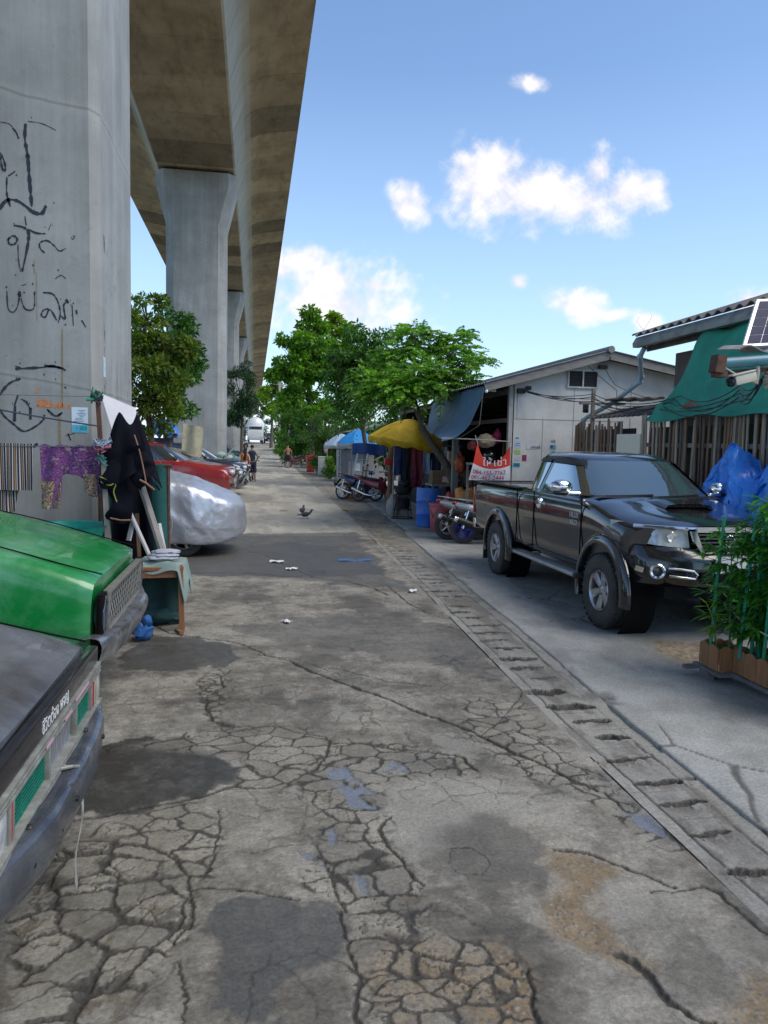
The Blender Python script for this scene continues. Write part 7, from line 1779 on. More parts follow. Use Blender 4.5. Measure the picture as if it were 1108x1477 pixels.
def tree(name, label, cat, loc, trunk, cl, nleaf, L, W, m, per=9, rr=.38, hang=.35, seed=1, group=None, tr=(.14,.05), up=.2, vines=0, limbs=1):
    t = thing(name, label, cat, loc, group=group)
    q = MB(); tp = catmull(trunk, 5); k = len(tp); q.tube(tp, [tr[0]+(tr[1]-tr[0])*i/(k-1) for i in range(k)], 10)
    top = Vector(trunk[-1]); g = random.Random(seed)
    if limbs:
        for c in cl:
            cc = Vector(c[:3]); bs = tp[int(k*.55)+g.randint(0, max(1,int(k*.4))-1)]; mid = bs.lerp(cc, .5)+Vector((g.uniform(-.2,.2),g.uniform(-.2,.2),g.uniform(0,.25)))
            pp = catmull([bs, mid, cc], 5); q.tube(pp, [tr[1]*1.0*(1-.75*i/(len(pp)-1)) for i in range(len(pp))], 6)
            for _ in range(5):
                d = Vector((g.gauss(0,1),g.gauss(0,1),g.gauss(.2,.8))).normalized(); e = cc+Vector((d.x*c[3],d.y*c[4],d.z*c[5]))*.85
                q.tube([mid.lerp(cc,.6), (mid.lerp(cc,.8)+e)/2+Vector((0,0,.08)), e], [tr[1]*.35,tr[1]*.25,.006], 5)
    q.obj('trunk', BARK, t, smooth=60)
    sc = subclumps(cl, per, rr, seed)
    P, d, kk = blobs_points(sc, nleaf, .25)
    dirs = d*.8+RNG.normal(size=d.shape)*.55+np.array([0,0,up-hang*1.0]); 
    kz = RNG.uniform(.45,1.4,nleaf); Ls = L*kz; Ws = W*kz*RNG.uniform(.75,1.15,nleaf)
    leaf_mesh('crown', P, dirs, Ls, Ws, m, t)
    if vines:
        vv = []; dd = []
        for _ in range(vines):
            c = cl[g.randrange(len(cl))]; a = g.uniform(0, 2*PI); x, y = c[0]+c[3]*.9*math.cos(a), c[1]+c[4]*.9*math.sin(a)-.1; z0 = c[2]+c[5]*.2; h = g.uniform(.8,2.6)
            for s in range(int(h*16)):
                vv.append((x+g.gauss(0,.09), y+g.gauss(0,.09), z0-h*s/(h*16))); dd.append((g.gauss(0,.4), g.gauss(0,.4)-.2, -1))
        n = len(vv); leaf_mesh('hanging_vines', np.array(vv), np.array(dd), L*RNG.uniform(.6,1.1,n), W*RNG.uniform(.6,1.0,n), m, t)
    return t
LM1 = leaf_mat('leaf_bright', (.045,.12,.010), (.125,.29,.024), (.27,.45,.045), .48)
LM2 = leaf_mat('leaf_dark', (.018,.072,.010), (.05,.155,.020), (.11,.25,.03), .38)
LM3 = leaf_mat('leaf_yellow_green', (.09,.19,.012), (.19,.33,.02), (.32,.45,.04), .45)  # yellow-green carries the sunlit look of these crowns in its colour
LM4 = leaf_mat('leaf_mid', (.028,.09,.012), (.075,.20,.027), (.16,.31,.045), .42)
LM5 = leaf_mat('leaf_sunny_mixed', (.04,.10,.015), (.12,.20,.025), (.33,.31,.05), .45)  # yellow share of the leaves paints sunlight into the crown
LM6 = leaf_mat('leaf_bluegreen', (.010,.040,.012), (.022,.075,.022), (.04,.11,.03), .3)
LM7 = leaf_mat('leaf_pinnate', (.045,.14,.014), (.135,.33,.028), (.31,.50,.05), .35)
# tree in front with feathery leaves, its trunk curving up from behind the barrel
def front_tree():
    t = thing('feathery_tree', 'small tree with feathery bright leaves and a bent trunk beside the yellow umbrella', 'tree', (4.80,17.5,.02))
    o = Vector((4.80,17.5,.02)); tp = catmull([Vector(p)-o for p in ((4.80,17.5,0),(4.70,17.5,.72),(4.56,17.5,1.13),(4.36,17.5,1.53),(4.05,17.5,1.93),(3.84,17.5,2.24),(3.78,17.5,2.48),(3.60,17.5,2.95),(3.66,17.5,3.3))], 5)
    q = MB(); n = len(tp); q.tube(tp, [.115-.055*i/(n-1) for i in range(n)], 10); g = random.Random(8)
    heads = [(2.55,17.2,3.10,.48),(3.0,17.0,3.25,.6),(3.6,16.9,3.35,.7),(4.1,17.2,3.45,.6),(3.3,17.6,3.9,.6),(3.9,17.7,4.1,.6),(4.5,17.3,4.05,.42),(4.85,17.1,3.75,.36),(4.5,17.5,3.25,.42),(2.8,17.8,3.5,.5),(4.6,17.5,4.35,.25),(3.2,16.8,3.05,.42),(3.6,17.3,3.1,.4),(2.75,17.3,2.95,.38),(4.75,17.4,3.3,.4),(3.6,17.5,4.4,.4),(4.1,16.8,3.15,.4)]
    P = []; D = []; Ls = []; Ws = []; rach = []
    for (x, y, z, r) in heads:
        c = Vector((x,y,z))-o; b = tp[-6]; m_ = b.lerp(c,.55)+Vector((0,0,.12)); q.tube(catmull([b, m_, c],4), [.05,.045,.04,.034,.03,.026,.022,.018,.015][:9], 6)
        for _ in range(int(120*r)):
            d = Vector((g.gauss(0,1),g.gauss(0,1),g.gauss(.35,.7))).normalized(); st = c+d*r*g.uniform(.15,.65); L = g.uniform(.34,.58); dr = Vector((d.x,d.y,d.z*.5)).normalized()
            pts = [st+dr*L*f-Vector((0,0,.28*L*f*f)) for f in (0,.33,.66,1)]; q.tube(pts, .004, 3, cap=False)
            sd = dr.cross(Vector((0,0,1)))
            if sd.length < .1: sd = Vector((1,0,0))
            sd.normalize(); npair = 9
            for k in range(npair):
                f = .12+.88*k/(npair-1); p = st+dr*L*f-Vector((0,0,.28*L*f*f))
                for s in (-1,1):
                    P.append(p); D.append(sd*s+dr*.55+Vector((0,0,-.22+g.gauss(0,.12)))); w = math.sin(PI*(.2+.7*f)); Ls.append(L*.26*w*g.uniform(.85,1.1)); Ws.append(L*.115)
    q.obj('trunk', BARK, t, smooth=60)
    leaf_mesh('crown', np.array(P), np.array(D), np.array(Ls), np.array(Ws), LM7, t, fold=.1)
    # a few yellowing pods / leaves
front_tree()
tree('vine_hung_tree', 'dark leafy tree draped with hanging vines in the middle of the right-hand trees', 'tree', (4.8,34,.02), [(0,0,0),(.1,0,1.5),(-.1,0,3),(.1,0,4.6)],
     [(-.2,-.4,5.5,1.0,1.0,.8),(-1.0,-.3,5.2,.8,.9,.8),(.8,-.3,5.9,.9,1,.8),(-.3,.3,6.4,.8,.9,.55),(-1.2,-.6,4.2,.6,.8,.9),(-.4,-.9,4.2,.8,.8,.9),(.5,-.8,4.6,.9,.8,.8),(1.4,-.3,5.4,.7,.8,.6),(-.7,-.7,3.2,.7,.7,.7),(1.2,-.4,4.0,.7,.7,.8)], 15000, .19, .085, LM2, per=10, rr=.42, hang=.75, seed=3, vines=34)
tree('broadleaf_tree', 'tallest broad-leaved tree at the left of the right-hand group, leaning over the road', 'tree', (3.6,50,.02), [(0,0,0),(.1,0,2.5),(-.2,0,5),(-.1,0,7)],
     [(-.6,-.5,8.1,1.1,1.1,.9),(-1.5,-.3,7.4,1.0,1.1,1.0),(-2.1,-.2,6.3,.8,1,.9),(-1.2,-.8,6.0,1.1,1.1,1.0),(-.1,-.9,6.9,1.1,1.1,1.0),(.7,-.4,8.0,.9,1,.9),(-.2,0,9.3,.55,.6,.7),(.9,-.5,6.4,1.0,1,1.0),(-1.6,-.6,4.9,.9,.9,.9),(-.5,-1.0,5.0,1.0,1,1),(-.3,0,10.1,.25,.3,.45),(.55,0,9.2,.25,.3,.4),(.3,-.9,4.2,1,1,.8)], 17000, .26, .15, LM1, per=7.5, rr=.50, hang=.6, seed=4, tr=(.2,.07))
tree('light_green_tree', 'yellow-green sunlit tree showing between the two darker crowns', 'tree', (6.2,60,.02), [(0,0,0),(.1,0,4),(-.1,0,8)],
     [(0,0,9.4,1.5,1.2,1.1),(-1.1,-.3,9.0,1.1,1,.9),(1.1,-.2,9.0,1.1,1,.9),(-.6,0,10.4,.7,.6,.8),(-.2,0,11.3,.4,.4,.6),(.9,0,10.5,.5,.5,.6),(0,-.4,7.8,1.2,1,.9),(1.4,-.2,8.0,1.0,1,.9),(-1.1,-.2,7.8,.8,.9,.8)], 11000, .30, .19, LM3, per=7, rr=.5, hang=.5, seed=5, tr=(.2,.06))
tree('round_bush', 'big mid-green bush at the roadside before the red bin', 'bush', (2.75,60,.0), [(0,0,0),(.05,0,1.2),(0,0,2)],
     [(0,-.4,2.3,1.1,1.1,1.1),(-.5,-.2,1.2,.9,1,.9),(1.2,-.8,2.2,1.1,1.0,1.1),(1.0,-1,1.0,1.2,1,.9),(.3,-.2,3.8,1.0,1,.9),(-.6,0,3.2,.8,.9,.9),(2.2,-.8,2.8,.9,1,1.0),(2.4,-1,1.4,1,1,1),(1.6,-.4,4.0,1.1,1,.9)], 13000, .17, .08, LM4, per=8, rr=.42, hang=.2, seed=6, group=None, tr=(.1,.05))
tree('fine_leaved_bush', 'finer pale bush in front of the dark vine-hung tree', 'bush', (4.0,46.5,.02), [(0,0,0),(.05,0,1.0),(0,0,2)],
     [(0,-.2,2.6,1.0,.9,1.0),(-.6,-.2,1.7,.8,.8,.9),(.7,-.2,1.8,.8,.8,.9),(.2,-.3,3.4,.7,.7,.6),(.2,-.4,.9,1,.7,.7)], 9000, .12, .045, leaf_mat('leaf_fine', (.03,.075,.012), (.065,.15,.025), (.12,.22,.045), .35), per=10, rr=.34, hang=.1, seed=7, tr=(.07,.03))
tree('roadside_shrub', 'low green plant growing at the foot of the grey kiosk', 'plant', (3.95,40.2,.02), [(0,0,0),(.02,0,.3),(0,0,.5)], [(0,0,.42,.34,.3,.36),(.25,.1,.6,.26,.25,.3),(-.1,0,.85,.2,.2,.25)], 1400, .12, .05, LM1, per=40, rr=.16, hang=.2, seed=9, tr=(.03,.015))
tree('roadside_shrub', 'leafy dark plant under the trees between kiosk and red bin', 'plant', (4.7,47.5,.02), [(0,0,0),(.02,0,.5),(0,0,.9)], [(0,0,.9,.7,.5,.5),(.5,.1,1.2,.5,.4,.5),(-.5,0,.8,.5,.4,.5)], 2600, .2, .09, LM2, per=18, rr=.25, hang=.3, seed=10, tr=(.04,.02))
tree('far_tree', 'sunlit yellow tree at the far end, right beside the viaduct edge', 'tree', (2.2,104,gz(104)), [(0,0,0),(.1,0,3),(0,0,7)],
     [(0,0,7.6,1.5,1.5,1.3),(-1.0,0,6.6,1.1,1.2,1.2),(1.2,0,7.0,1.3,1.3,1.2),(.3,0,8.6,1.0,1,.8),(0,0,5.4,1.4,1.3,1.1)], 4500, .34, .2, LM3, per=4, rr=.6, hang=.3, seed=11, tr=(.25,.1))
for i, (x, y, h, lb, mm) in enumerate([(4.2,96,6.5,'dark tree far down the right side of the road',LM2),(5.2,112,8.5,'taller mid-green tree beyond the far dark tree',LM4),(1.2,150,6.0,'small far tree closing the end of the road behind the white truck',LM6),(-2.6,140,7.0,'far dark tree left of the white truck',LM6),(3.4,76,4.6,'bushy green tree beside the slim utility pole',LM1),(7.5,84,8.0,'broad green tree behind the bushes far right',LM4),(4.6,68,5.0,'dense dark bushy tree behind the roadside bush',LM2),(7.4,55,5.2,'mid-green tree behind the pale umbrella',LM4),(7.2,40,4.2,'dark tree standing behind the grey kiosk',LM2)]):
    z = gz(y); s = h/7
    tree('far_tree', lb, 'tree', (x,y,z), [(0,0,0),(.1,0,h*.3),(0,0,h*.6)], [(0,-.3,h*.75,1.6*s,1.4*s,1.2*s),(-1.1*s,-.2,h*.55,1.2*s,1.2*s,1.3*s),(1.2*s,-.2,h*.6,1.2*s,1.2*s,1.3*s),(0,-.7*s,h*.42,1.5*s,1.2*s,1.2*s),(.3*s,0,h*.93,.8*s,.8*s,.6*s),(-.9*s,-.4,h*.25,1.2*s,1.0*s,1.0*s),(1.0*s,-.4,h*.25,1.2*s,1.0*s,1.0*s)], 4600, .30*max(.8,s), .15*max(.8,s), mm, per=4, rr=.55, hang=.3, seed=20+i, group='trees further down the road', tr=(.2,.07))
# left of the road
tree('leafy_tree', 'leafy tree with leaves tinted yellow for sunlight between the first two piers', 'tree', (-3.25,24.8,.0), [(0,0,0),(.1,0,1.8),(-.1,0,3.6),(.05,0,4.8)],
     [(.0,-.3,5.3,.75,.8,.65),(-.6,-.2,5.0,.7,.8,.7),(.6,-.3,4.8,.65,.7,.7),(-.9,-.3,4.1,.7,.7,.8),(.2,-.5,4.2,.8,.7,.8),(.8,-.3,3.9,.5,.6,.6),(-.4,-.5,3.3,.8,.7,.7),(.4,-.4,3.1,.7,.6,.6),(-.1,0,6.0,.5,.5,.35),(-1.0,-.2,3.0,.6,.6,.6),(.0,-.2,2.4,.8,.6,.5),(1.15,-.3,4.6,.3,.35,.35)], 13000, .15, .075, LM5, per=16, rr=.28, hang=.3, seed=12, tr=(.13,.05))
tree('leafy_tree', 'dark green tree just beyond the yellow-tinted one, against the second pier', 'tree', (-2.95,27.2,.0), [(0,0,0),(.1,0,2),(0,0,4)],
     [(.1,-.3,5.0,.8,.8,.8),(.5,-.3,4.2,.75,.7,.8),(-.2,-.3,4.0,.8,.7,.8),(.1,-.4,5.9,.55,.6,.5),(.7,-.2,5.3,.5,.5,.6),(.3,-.3,3.2,.7,.6,.6)], 8000, .16, .075, LM2, per=14, rr=.30, hang=.35, seed=13, tr=(.12,.05))
tree('dense_tree', 'dense dark blue-green tree right of the second pier under the viaduct', 'tree', (-1.0,62,gz(62)), [(0,0,0),(0,0,2.5),(.1,0,5)],
     [(0,-.3,6.3,.9,1,1.1),(-.7,-.2,5.3,.9,1,1.1),(.5,-.3,5.0,.8,.9,1.1),(0,-.5,3.9,1.1,1,1.0),(-.9,-.3,3.5,.8,.9,1),(.1,0,7.3,.5,.6,.6),(-.5,0,6.9,.6,.7,.6)], 9500, .2, .06, LM6, per=9, rr=.4, hang=.2, seed=14, tr=(.15,.06))
for i, (x, y, h, lb, mm) in enumerate([(-14,19,5,'unseen low tree added well back behind the covered car, left of the viaduct',LM4),(-13.5,9,5.2,'unseen low tree added behind the green car, left of the viaduct',LM4),(-14,30,5,'unseen low tree added behind the red pickup, left of the viaduct',LM5)]):
    s = h/7  # added out-of-view trees, kept low to shape reflections and side light
    tree('leafy_tree', lb, 'tree', (x,y,gz(y)), [(0,0,0),(.1,0,h*.3),(0,0,h*.6)], [(0,0,h*.78,1.7*s,1.9*s,1.1*s),(-1.2*s,-.8,h*.6,1.4*s,1.5*s,1.2*s),(1.2*s,.8,h*.6,1.4*s,1.6*s,1.2*s),(0,1.6*s,h*.55,1.4*s,1.5*s,1.2*s),(0,-1.7*s,h*.55,1.4*s,1.5*s,1.2*s),(0,0,h*.38,1.7*s,2*s,.9*s)], 6500, .26, .13, mm, per=4.5, rr=.5, hang=.3, seed=40+i, group='unseen trees added outside the viaduct', tr=(.22,.08))
# ------------------------------------------------------------------ washing, boards and table beside the first pier
PUR = None
def pattern_mat(name, cols, scale):
    m, nt, p = new_mat(name)
    tc = nt.nodes.new('ShaderNodeTexCoord'); v = nt.nodes.new('ShaderNodeTexVoronoi'); v.inputs['Scale'].default_value = scale
    n = nt.nodes.new('ShaderNodeTexNoise'); n.inputs['Scale'].default_value = scale*.8; n.inputs['Detail'].default_value = 3
    nt.links.new(tc.outputs['Object'], n.inputs[0]); a = nt.nodes.new('ShaderNodeVectorMath'); a.operation = 'MULTIPLY_ADD'; a.inputs[1].default_value = (.06,.06,.06)
    nt.links.new(n.outputs['Color'], a.inputs[0]); nt.links.new(tc.outputs['Object'], a.inputs[2]); nt.links.new(a.outputs[0], v.inputs['Vector'])
    c = ramp(nt, v.outputs['Distance'], cols); nt.links.new(c, p.inputs['Base Color']); p.inputs['Roughness'].default_value = .9; return m
def stripe_mat(name, cols, period, axis=0):
    m, nt, p = new_mat(name); tc = nt.nodes.new('ShaderNodeTexCoord'); s = nt.nodes.new('ShaderNodeSeparateXYZ'); nt.links.new(tc.outputs['Object'], s.inputs[0])
    d = nt.nodes.new('ShaderNodeMath'); d.operation = 'DIVIDE'; d.inputs[1].default_value = period; nt.links.new(s.outputs[axis], d.inputs[0])
    f = nt.nodes.new('ShaderNodeMath'); f.operation = 'FRACT'; nt.links.new(d.outputs[0], f.inputs[0])
    r = nt.nodes.new('ShaderNodeValToRGB'); r.color_ramp.interpolation = 'CONSTANT'; el = r.color_ramp.elements
    while len(el) < len(cols): el.new(.5)
    for e, (q, c) in zip(el, cols): e.position = q; e.color = (*c, 1)
    nt.links.new(f.outputs[0], r.inputs[0]); nt.links.new(r.outputs[0], p.inputs['Base Color']); p.inputs['Roughness'].default_value = .9; return m
ROPE = flat('rope_grey', (.12,.13,.15), .8)
def rope(pts, label, r, sag, m=ROPE):
    out = []
    for a, b in zip(pts[:-1], pts[1:]):
        a, b = Vector(a), Vector(b)
        for k in range(12): t = k/12; out.append(a.lerp(b,t)-Vector((0,0,sag*4*t*(1-t))))
    out.append(Vector(pts[-1])); tag(MB().tube(out, r, 6).obj('clothesline', m), label, 'clothesline', 'lines tied to the wooden post')
rope([(-3.9,8.05,2.29),(-1.54,7.98,2.285)], 'thin top line stretched across the pier', .003, .01)
rope([(-3.9,8.05,2.42),(-1.53,7.98,2.00)], 'thicker dark line slanting down across the pier to the post', .008, .03, flat('rope_dark', (.05,.06,.09), .6))
rope([(-3.9,8.1,1.80),(-1.50,8.05,1.80)], 'washing line that carries the striped cloth and patterned trousers', .005, .02)
st = thing('striped_cloth', 'cloth with narrow black, white and tan stripes hung on the line', 'cloth', (-2.36,8.10,1.81))
STM = stripe_mat('cloth_stripes', [(0,(.02,.02,.035)),(.28,(.50,.46,.42)),(.45,(.02,.02,.035)),(.62,(.32,.20,.09)),(.78,(.03,.02,.05)),(.90,(.50,.47,.44))], .062)
MB().sheet(lambda u, v: (-.32+.53*u-.01*v, -.03+.02*math.sin(u*17)*v, -.46*v), 40, 12, .005).obj('upper_fold', STM, st, smooth=60)
MB().sheet(lambda u, v: (-.32+.40*u-.07*v*u, .012+.022*math.sin(u*14+1)*v, -.36-.32*v), 30, 8, .005).obj('lower_fold', STM, st, smooth=60)
tr = thing('patterned_trousers', 'purple and yellow patterned trousers hung upside along the line', 'trousers', (-1.82,8.10,1.80))
PURM = pattern_mat('cloth_purple_pattern', [(.08,(.40,.34,.12)),(.24,(.09,.015,.12)),(.45,(.28,.08,.30)),(.62,(.05,.01,.07)),(.85,(.34,.22,.30))], 26)
PURY = pattern_mat('cloth_yellow_pattern', [(.08,(.46,.38,.13)),(.26,(.12,.02,.14)),(.45,(.42,.34,.14)),(.62,(.05,.01,.06)),(.85,(.40,.32,.2))], 24)
def trf(u, v):
    x = -.27+.54*u; h = .34 if .36 < u < .70 else (.34+.28*min(1,(.36-u)/.03) if u <= .36 else .34+.16*min(1,(u-.70)/.06))
    h -= .06*math.sin(PI*max(0,min(1,(u-.30)/.45)))
    return (x*(1-.03*v)+(.04*v if u > .7 else -.0), -.02+.022*math.sin(u*15+2*v)+.02*v, -h*v+.01*math.sin(u*20))
MB().sheet(trf, 70, 22, .006).obj('trousers', PURM, tr, smooth=60)
MB().sheet(lambda u, v: (-.258+.18*u, -.035+.02*math.sin(u*9+v*3), -.36-.27*v), 12, 10, .006).obj('cuff', PURY, tr, smooth=60)
MB().sheet(lambda u, v: (.135+.125*u+.02*v, -.035+.02*math.sin(u*7+v*3), -.28-.24*v*(.75+.25*u)), 10, 8, .006).obj('cuff', PURY, tr, smooth=60)
ps = thing('wooden_post', 'grey wooden post wrapped with coloured strings in front of the pier', 'post', (-1.40,8.0,0))
q = MB(); q.bar((.0,0,0),(-.07,.0,1.72),.075,.05); q.obj('timber', WOODG, ps, smooth=0)
q = MB(); q.bar((-.06,.02,1.0),(-.13,.02,2.34),.045,.04); q.obj('upper_pole', RUST, ps, smooth=0)
for nm, c, z, n, sp_ in (('pink_strings',(.42,.13,.20),1.78,34,.09),('green_strings',(.02,.25,.14),2.29,16,.06),('dark_strings',(.03,.03,.04),2.28,26,.06),('blue_grey_strings',(.25,.30,.38),1.84,22,.10),('teal_strings',(.02,.20,.20),1.66,10,.06)):
    q = MB(); g = random.Random(nm)
    for k in range(n):
        a = g.uniform(0,2*PI); r = g.uniform(.04,sp_); cx_ = -.07-.06*(z-1.7)/.6
        q.tube([(cx_+r*math.cos(a+b), r*math.sin(a+b)*.9-.01, z+g.gauss(0,.025)) for b in (0,.8,1.6,2.4)], .006, 4)
    if nm == 'green_strings': q.tube([(-.13,-.04,2.26),(-.22,-.06,2.25)], .014, 6)
    q.obj(nm, flat('string_'+nm, c, .7), ps)
q = MB(); q.tube(catmull([(-.10,-.05,1.50),(-.02,-.08,1.47),(.05,-.07,1.43),(.03,-.06,1.35),(.08,-.07,1.22),(.14,-.08,1.18)],4), .006, 5); q.tube(catmull([(-.09,-.05,1.45),(.0,-.08,1.42),(.05,-.07,1.46)],4), .008, 5); q.obj('yellow_cord', flat('cord_yellow', (.30,.34,.05), .6), ps)
wb = MB()
wb.sheet(lambda u, v: tuple(Vector((-1.565,8.36,2.34)).lerp(Vector((-1.24,8.50,2.205)), u).lerp(Vector((-1.42,8.30,1.88)).lerp(Vector((-1.15,8.42,1.82)), u), v)), 4, 4, .008)
tag(wb.obj('white_board', mat('board_white', (.60,.59,.62), .6, var=.06), smooth=0), 'white board propped slantwise behind the black jacket', 'board')
BLKC = mat('black_jacket_cloth', (.005,.005,.010), .95, var=.3, scale=5, bmp=.2, bscale=60, spec=.15)
jk = thing('black_jacket', 'black jacket with tan piping draped high over the leaning boards', 'jacket', (-1.25,8.12,2.08))
def jkf(u, v):
    # a cone of cloth hung from one point, spreading and folded
    a = R(200+150*u); r = .10+.24*v**.8; 
    return (r*math.cos(a)*(1.0 if u < .5 else .85)+.04*v, -.03+r*math.sin(a)*.55+.035*math.sin(u*19+v*2)*v, .0+.06*math.sin(u*7+.6)*(1-v)-.60*v-.10*math.sin(u*PI*2+.5)*v-.05*v*(u > .75))
MB().sheet(jkf, 50, 24, .008).obj('body', BLKC, jk, smooth=60)
def slv(p0, p1, w0, w1, seed):
    p0, p1 = Vector(p0), Vector(p1)
    def f(u, v):
        c = p0.lerp(p1, v); w = w0+(w1-w0)*v; a = PI*(u*1.15-.07)
        k = 1+.22*math.sin(v*13+u*4+seed)*(.4+.6*v)+.2*MN.noise(Vector((u*4, v*7, seed)))
        return (c.x-w*math.cos(a)*k+.02*math.sin(v*9+seed), c.y-.055*math.sin(a)*k-.02*math.sin(v*16+u*3), c.z+.03*math.sin(u*7+seed)*v)
    return MB().sheet(f, 16, 26, .008)
slv((-.16,-.12,-.30), (-.05,-.14,-1.02), .085, .115, 1).obj('sleeve', BLKC, jk, smooth=50); slv((.11,-.16,-.26), (.20,-.18,-.68), .09, .10, 4).obj('sleeve', BLKC, jk, smooth=50)
pi = MB(); pi.tube(catmull([(.08,-.17,-.16),(.13,-.22,-.30),(.17,-.25,-.46),(.20,-.26,-.62)],6), .007, 5); pi.tube([(.14,-.26,-.60),(.20,-.27,-.63),(.28,-.25,-.70)], .010, 5); pi.tube([(-.14,-.26,-.98),(-.04,-.27,-1.0),(.05,-.25,-1.0)], .008, 5); pi.obj('piping', mat('tan_piping', (.24,.13,.08), .8), jk)
gs = thing('dark_green_sheet', 'dark green sheet hanging behind the black jacket down to the ground', 'sheet', (-1.2,8.62,1.55))
GSM = mat('sheet_dark_green', (.008,.085,.078), .8, var=.2, scale=4)
MB().sheet(lambda u, v: (-.42+.72*u, .06*math.sin(u*13)*(.3+v)+.0, .02-.14*(1-u)*0-1.40*v+.05*u*(1-v)), 34, 16, .006).obj('sheet', GSM, gs, smooth=60)
q = MB(); q.tube([(-.45,.0,.03),(.32,.0,.05)], .02, 8); q.tube([(.28,.0,.05),(.29,.02,-1.55)], .018, 8); q.tube([(-.43,0,.03),(-.43,.02,-1.55)], .018, 8); q.obj('frame', RUST, gs)
q = MB(); g = random.Random(4)
for k in range(26): 
    b = Vector((g.gauss(.06,.05), -.05+g.gauss(0,.03), .12+g.gauss(0,.10))); q.tube([b, b+Vector((g.gauss(0,.05),g.gauss(0,.04),-.08)), b+Vector((g.gauss(0,.06),g.gauss(0,.04),-.15))], .006, 4)
q.obj('string_bundle', flat('string_bundle', (.02,.09,.10), .7), gs)
dk = thing('black_cloth', 'long black cloth hanging below the jacket behind the leaning boards', 'cloth', (-1.14,8.36,1.55)); 
MB().sheet(lambda u, v: (-.32+.40*u+.02*v, .05*math.sin(u*12)*(.3+v), -1.40*v), 24, 14, .006).obj('cloth', BLKC, dk, smooth=60)
def plank(label, a, b, w, h, m, name='plank'):
    q = MB(); A = Vector(a); q.bar((0,0,0), Vector(b)-A, w, h); tag(q.obj(name, m, loc=a, smooth=0), label, 'plank', 'planks leaning beside the pier')
PALEW = mat('pale_wood', (.46,.44,.43), .6, var=.1, scale=6)
plank('narrow pale plank leaning down to the stool', (-.985,7.92,.62), (-1.28,8.04,1.26), .045, .02, PALEW)
plank('wide weathered grey plank leaning under the jacket', (-.90,8.04,.70), (-1.14,8.16,1.42), .085, .03, WOODG)
plank('short white plank end beside the brown batten', (-1.24,8.0,.86), (-1.20,8.04,1.06), .06, .015, PALEW)
plank('brown batten standing behind the pale plank', (-1.12,8.10,.02), (-1.18,8.16,1.12), .06, .03, WOODB)
plank('pale thin lath leaning against the dark green sheet', (-.88,8.22,.55), (-.98,8.34,1.0), .035, .012, PALEW)
# stool with cloths
sl = thing('wooden_stool', 'low brown wooden stool with cloths piled on it beside the green car', 'stool', (-.93,7.85,0), R(8))
SW = mat('stool_wood', (.22,.085,.035), .5, var=.25, scale=8, stretch=(3,3,.4))
q = MB(); q.box((0,0,.625),(.46,.40,.035),bev=.006); q.obj('seat', SW, sl, smooth=0)
for sx, sy in ((-1,-1),(1,-1),(-1,1),(1,1)):
    q = MB(); q.bar((sx*.20,sy*.17,.61),(sx*.215,sy*.185,.03),.055,.05); q.bar((sx*.215,sy*.185,.20),(sx*.22,sy*.19,.0),.045,.04); q.obj('leg', SW, sl, smooth=0)
q = MB()
for sy in (-1,1): q.box((0,sy*.175,.575),(.40,.025,.075))
for sx in (-1,1): q.box((sx*.205,0,.575),(.025,.34,.075))
q.obj('apron', SW, sl, smooth=0)
SAGE = mat('cloth_sage', (.20,.265,.24), .9, var=.12, scale=4); LAV = mat('cloth_lavender_grey', (.36,.37,.42), .9, var=.12, scale=5)
def drape(u, v):
    x = -.30+.62*u; y = -.235+.44*v; z = .665+.02*math.sin(u*11+v*4)+.015*math.sin(v*14)
    ex = max(0, x-.20); ey = max(0, -y-.17)
    z -= 2.3*ex*(1+.3*math.sin(v*9))+1.1*ey*(1 if u > .2 else .5); x -= ex*.45; y += ey*.5
    return (x+.05*(u > .8)*v, y, z)
tag(MB().sheet(drape, 44, 30, .008).obj('sage_cloth', SAGE, loc=(-.93,7.85,.0), smooth=60), 'sage green cloth draped over the stool and hanging off its right side', 'cloth')
q = MB()
for k in range(3): q.blob((.02*k,.01*k,.018+.030*k),(.16-.012*k,.11-.01*k,.028),3,.25,3,seed=k)
tag(q.obj('folded_cloth', LAV, loc=(-.90,7.88,.685), smooth=60), 'folded grey-lavender cloth on top of the sage green one', 'cloth')
q = MB(); q.sheet(lambda u, v: (-.26+.5*u, .02*math.sin(u*15), .48*(1-v)), 20, 8, .006); q.blob((.0,.03,.07),(.24,.12,.08),3,.4,2.5,seed=6); tag(q.obj('dark_cloth_heap', mat('cloth_teal_black', (.015,.05,.05), .9, var=.3), loc=(-.95,7.98,.02), smooth=60), 'dark teal cloth bundled under the stool', 'cloth')
q = MB(); q.blob((0,0,.09),(.09,.10,.10),3,.4,2.5,seed=11); q.blob((.04,-.03,.19),(.05,.05,.06),2,.5,3,seed=13); tag(q.obj('blue_bag', mat('plastic_blue', (.04,.13,.36), .3, var=.25, scale=9, trans=.2), loc=(-1.02,7.38,.0), smooth=60), 'small crumpled blue plastic bag on the ground before the stool', 'bag')
q = MB(); q.bar((0,0,.015),(.06,-.16,.015),.04,.03); tag(q.obj('wood_offcut', WOODB, loc=(-.74,7.70,0), smooth=0), 'short wood offcut lying at the foot of the stool', 'offcut')
tb = MB(); tb.lathe([(.34,.0),(.40,.20),(.42,.22),(.38,.21),(.31,.02),(0,.02)], 30); tag(tb.obj('teal_basin', mat('basin_teal', (.01,.28,.21), .4), loc=(-1.85,8.02,.80), smooth=40), 'teal plastic basin showing behind the green bonnet', 'basin')
tbs = MB(); 
for sx in (-1,1):
    for sy in (-1,1): tbs.box((sx*.3,sy*.25,.39),(.05,.05,.78))
tbs.box((0,0,.785),(.75,.62,.03)); tag(tbs.obj('basin_stand', WOODG, loc=(-1.95,8.02,0), smooth=0), 'rough wooden stand under the teal basin', 'stand')
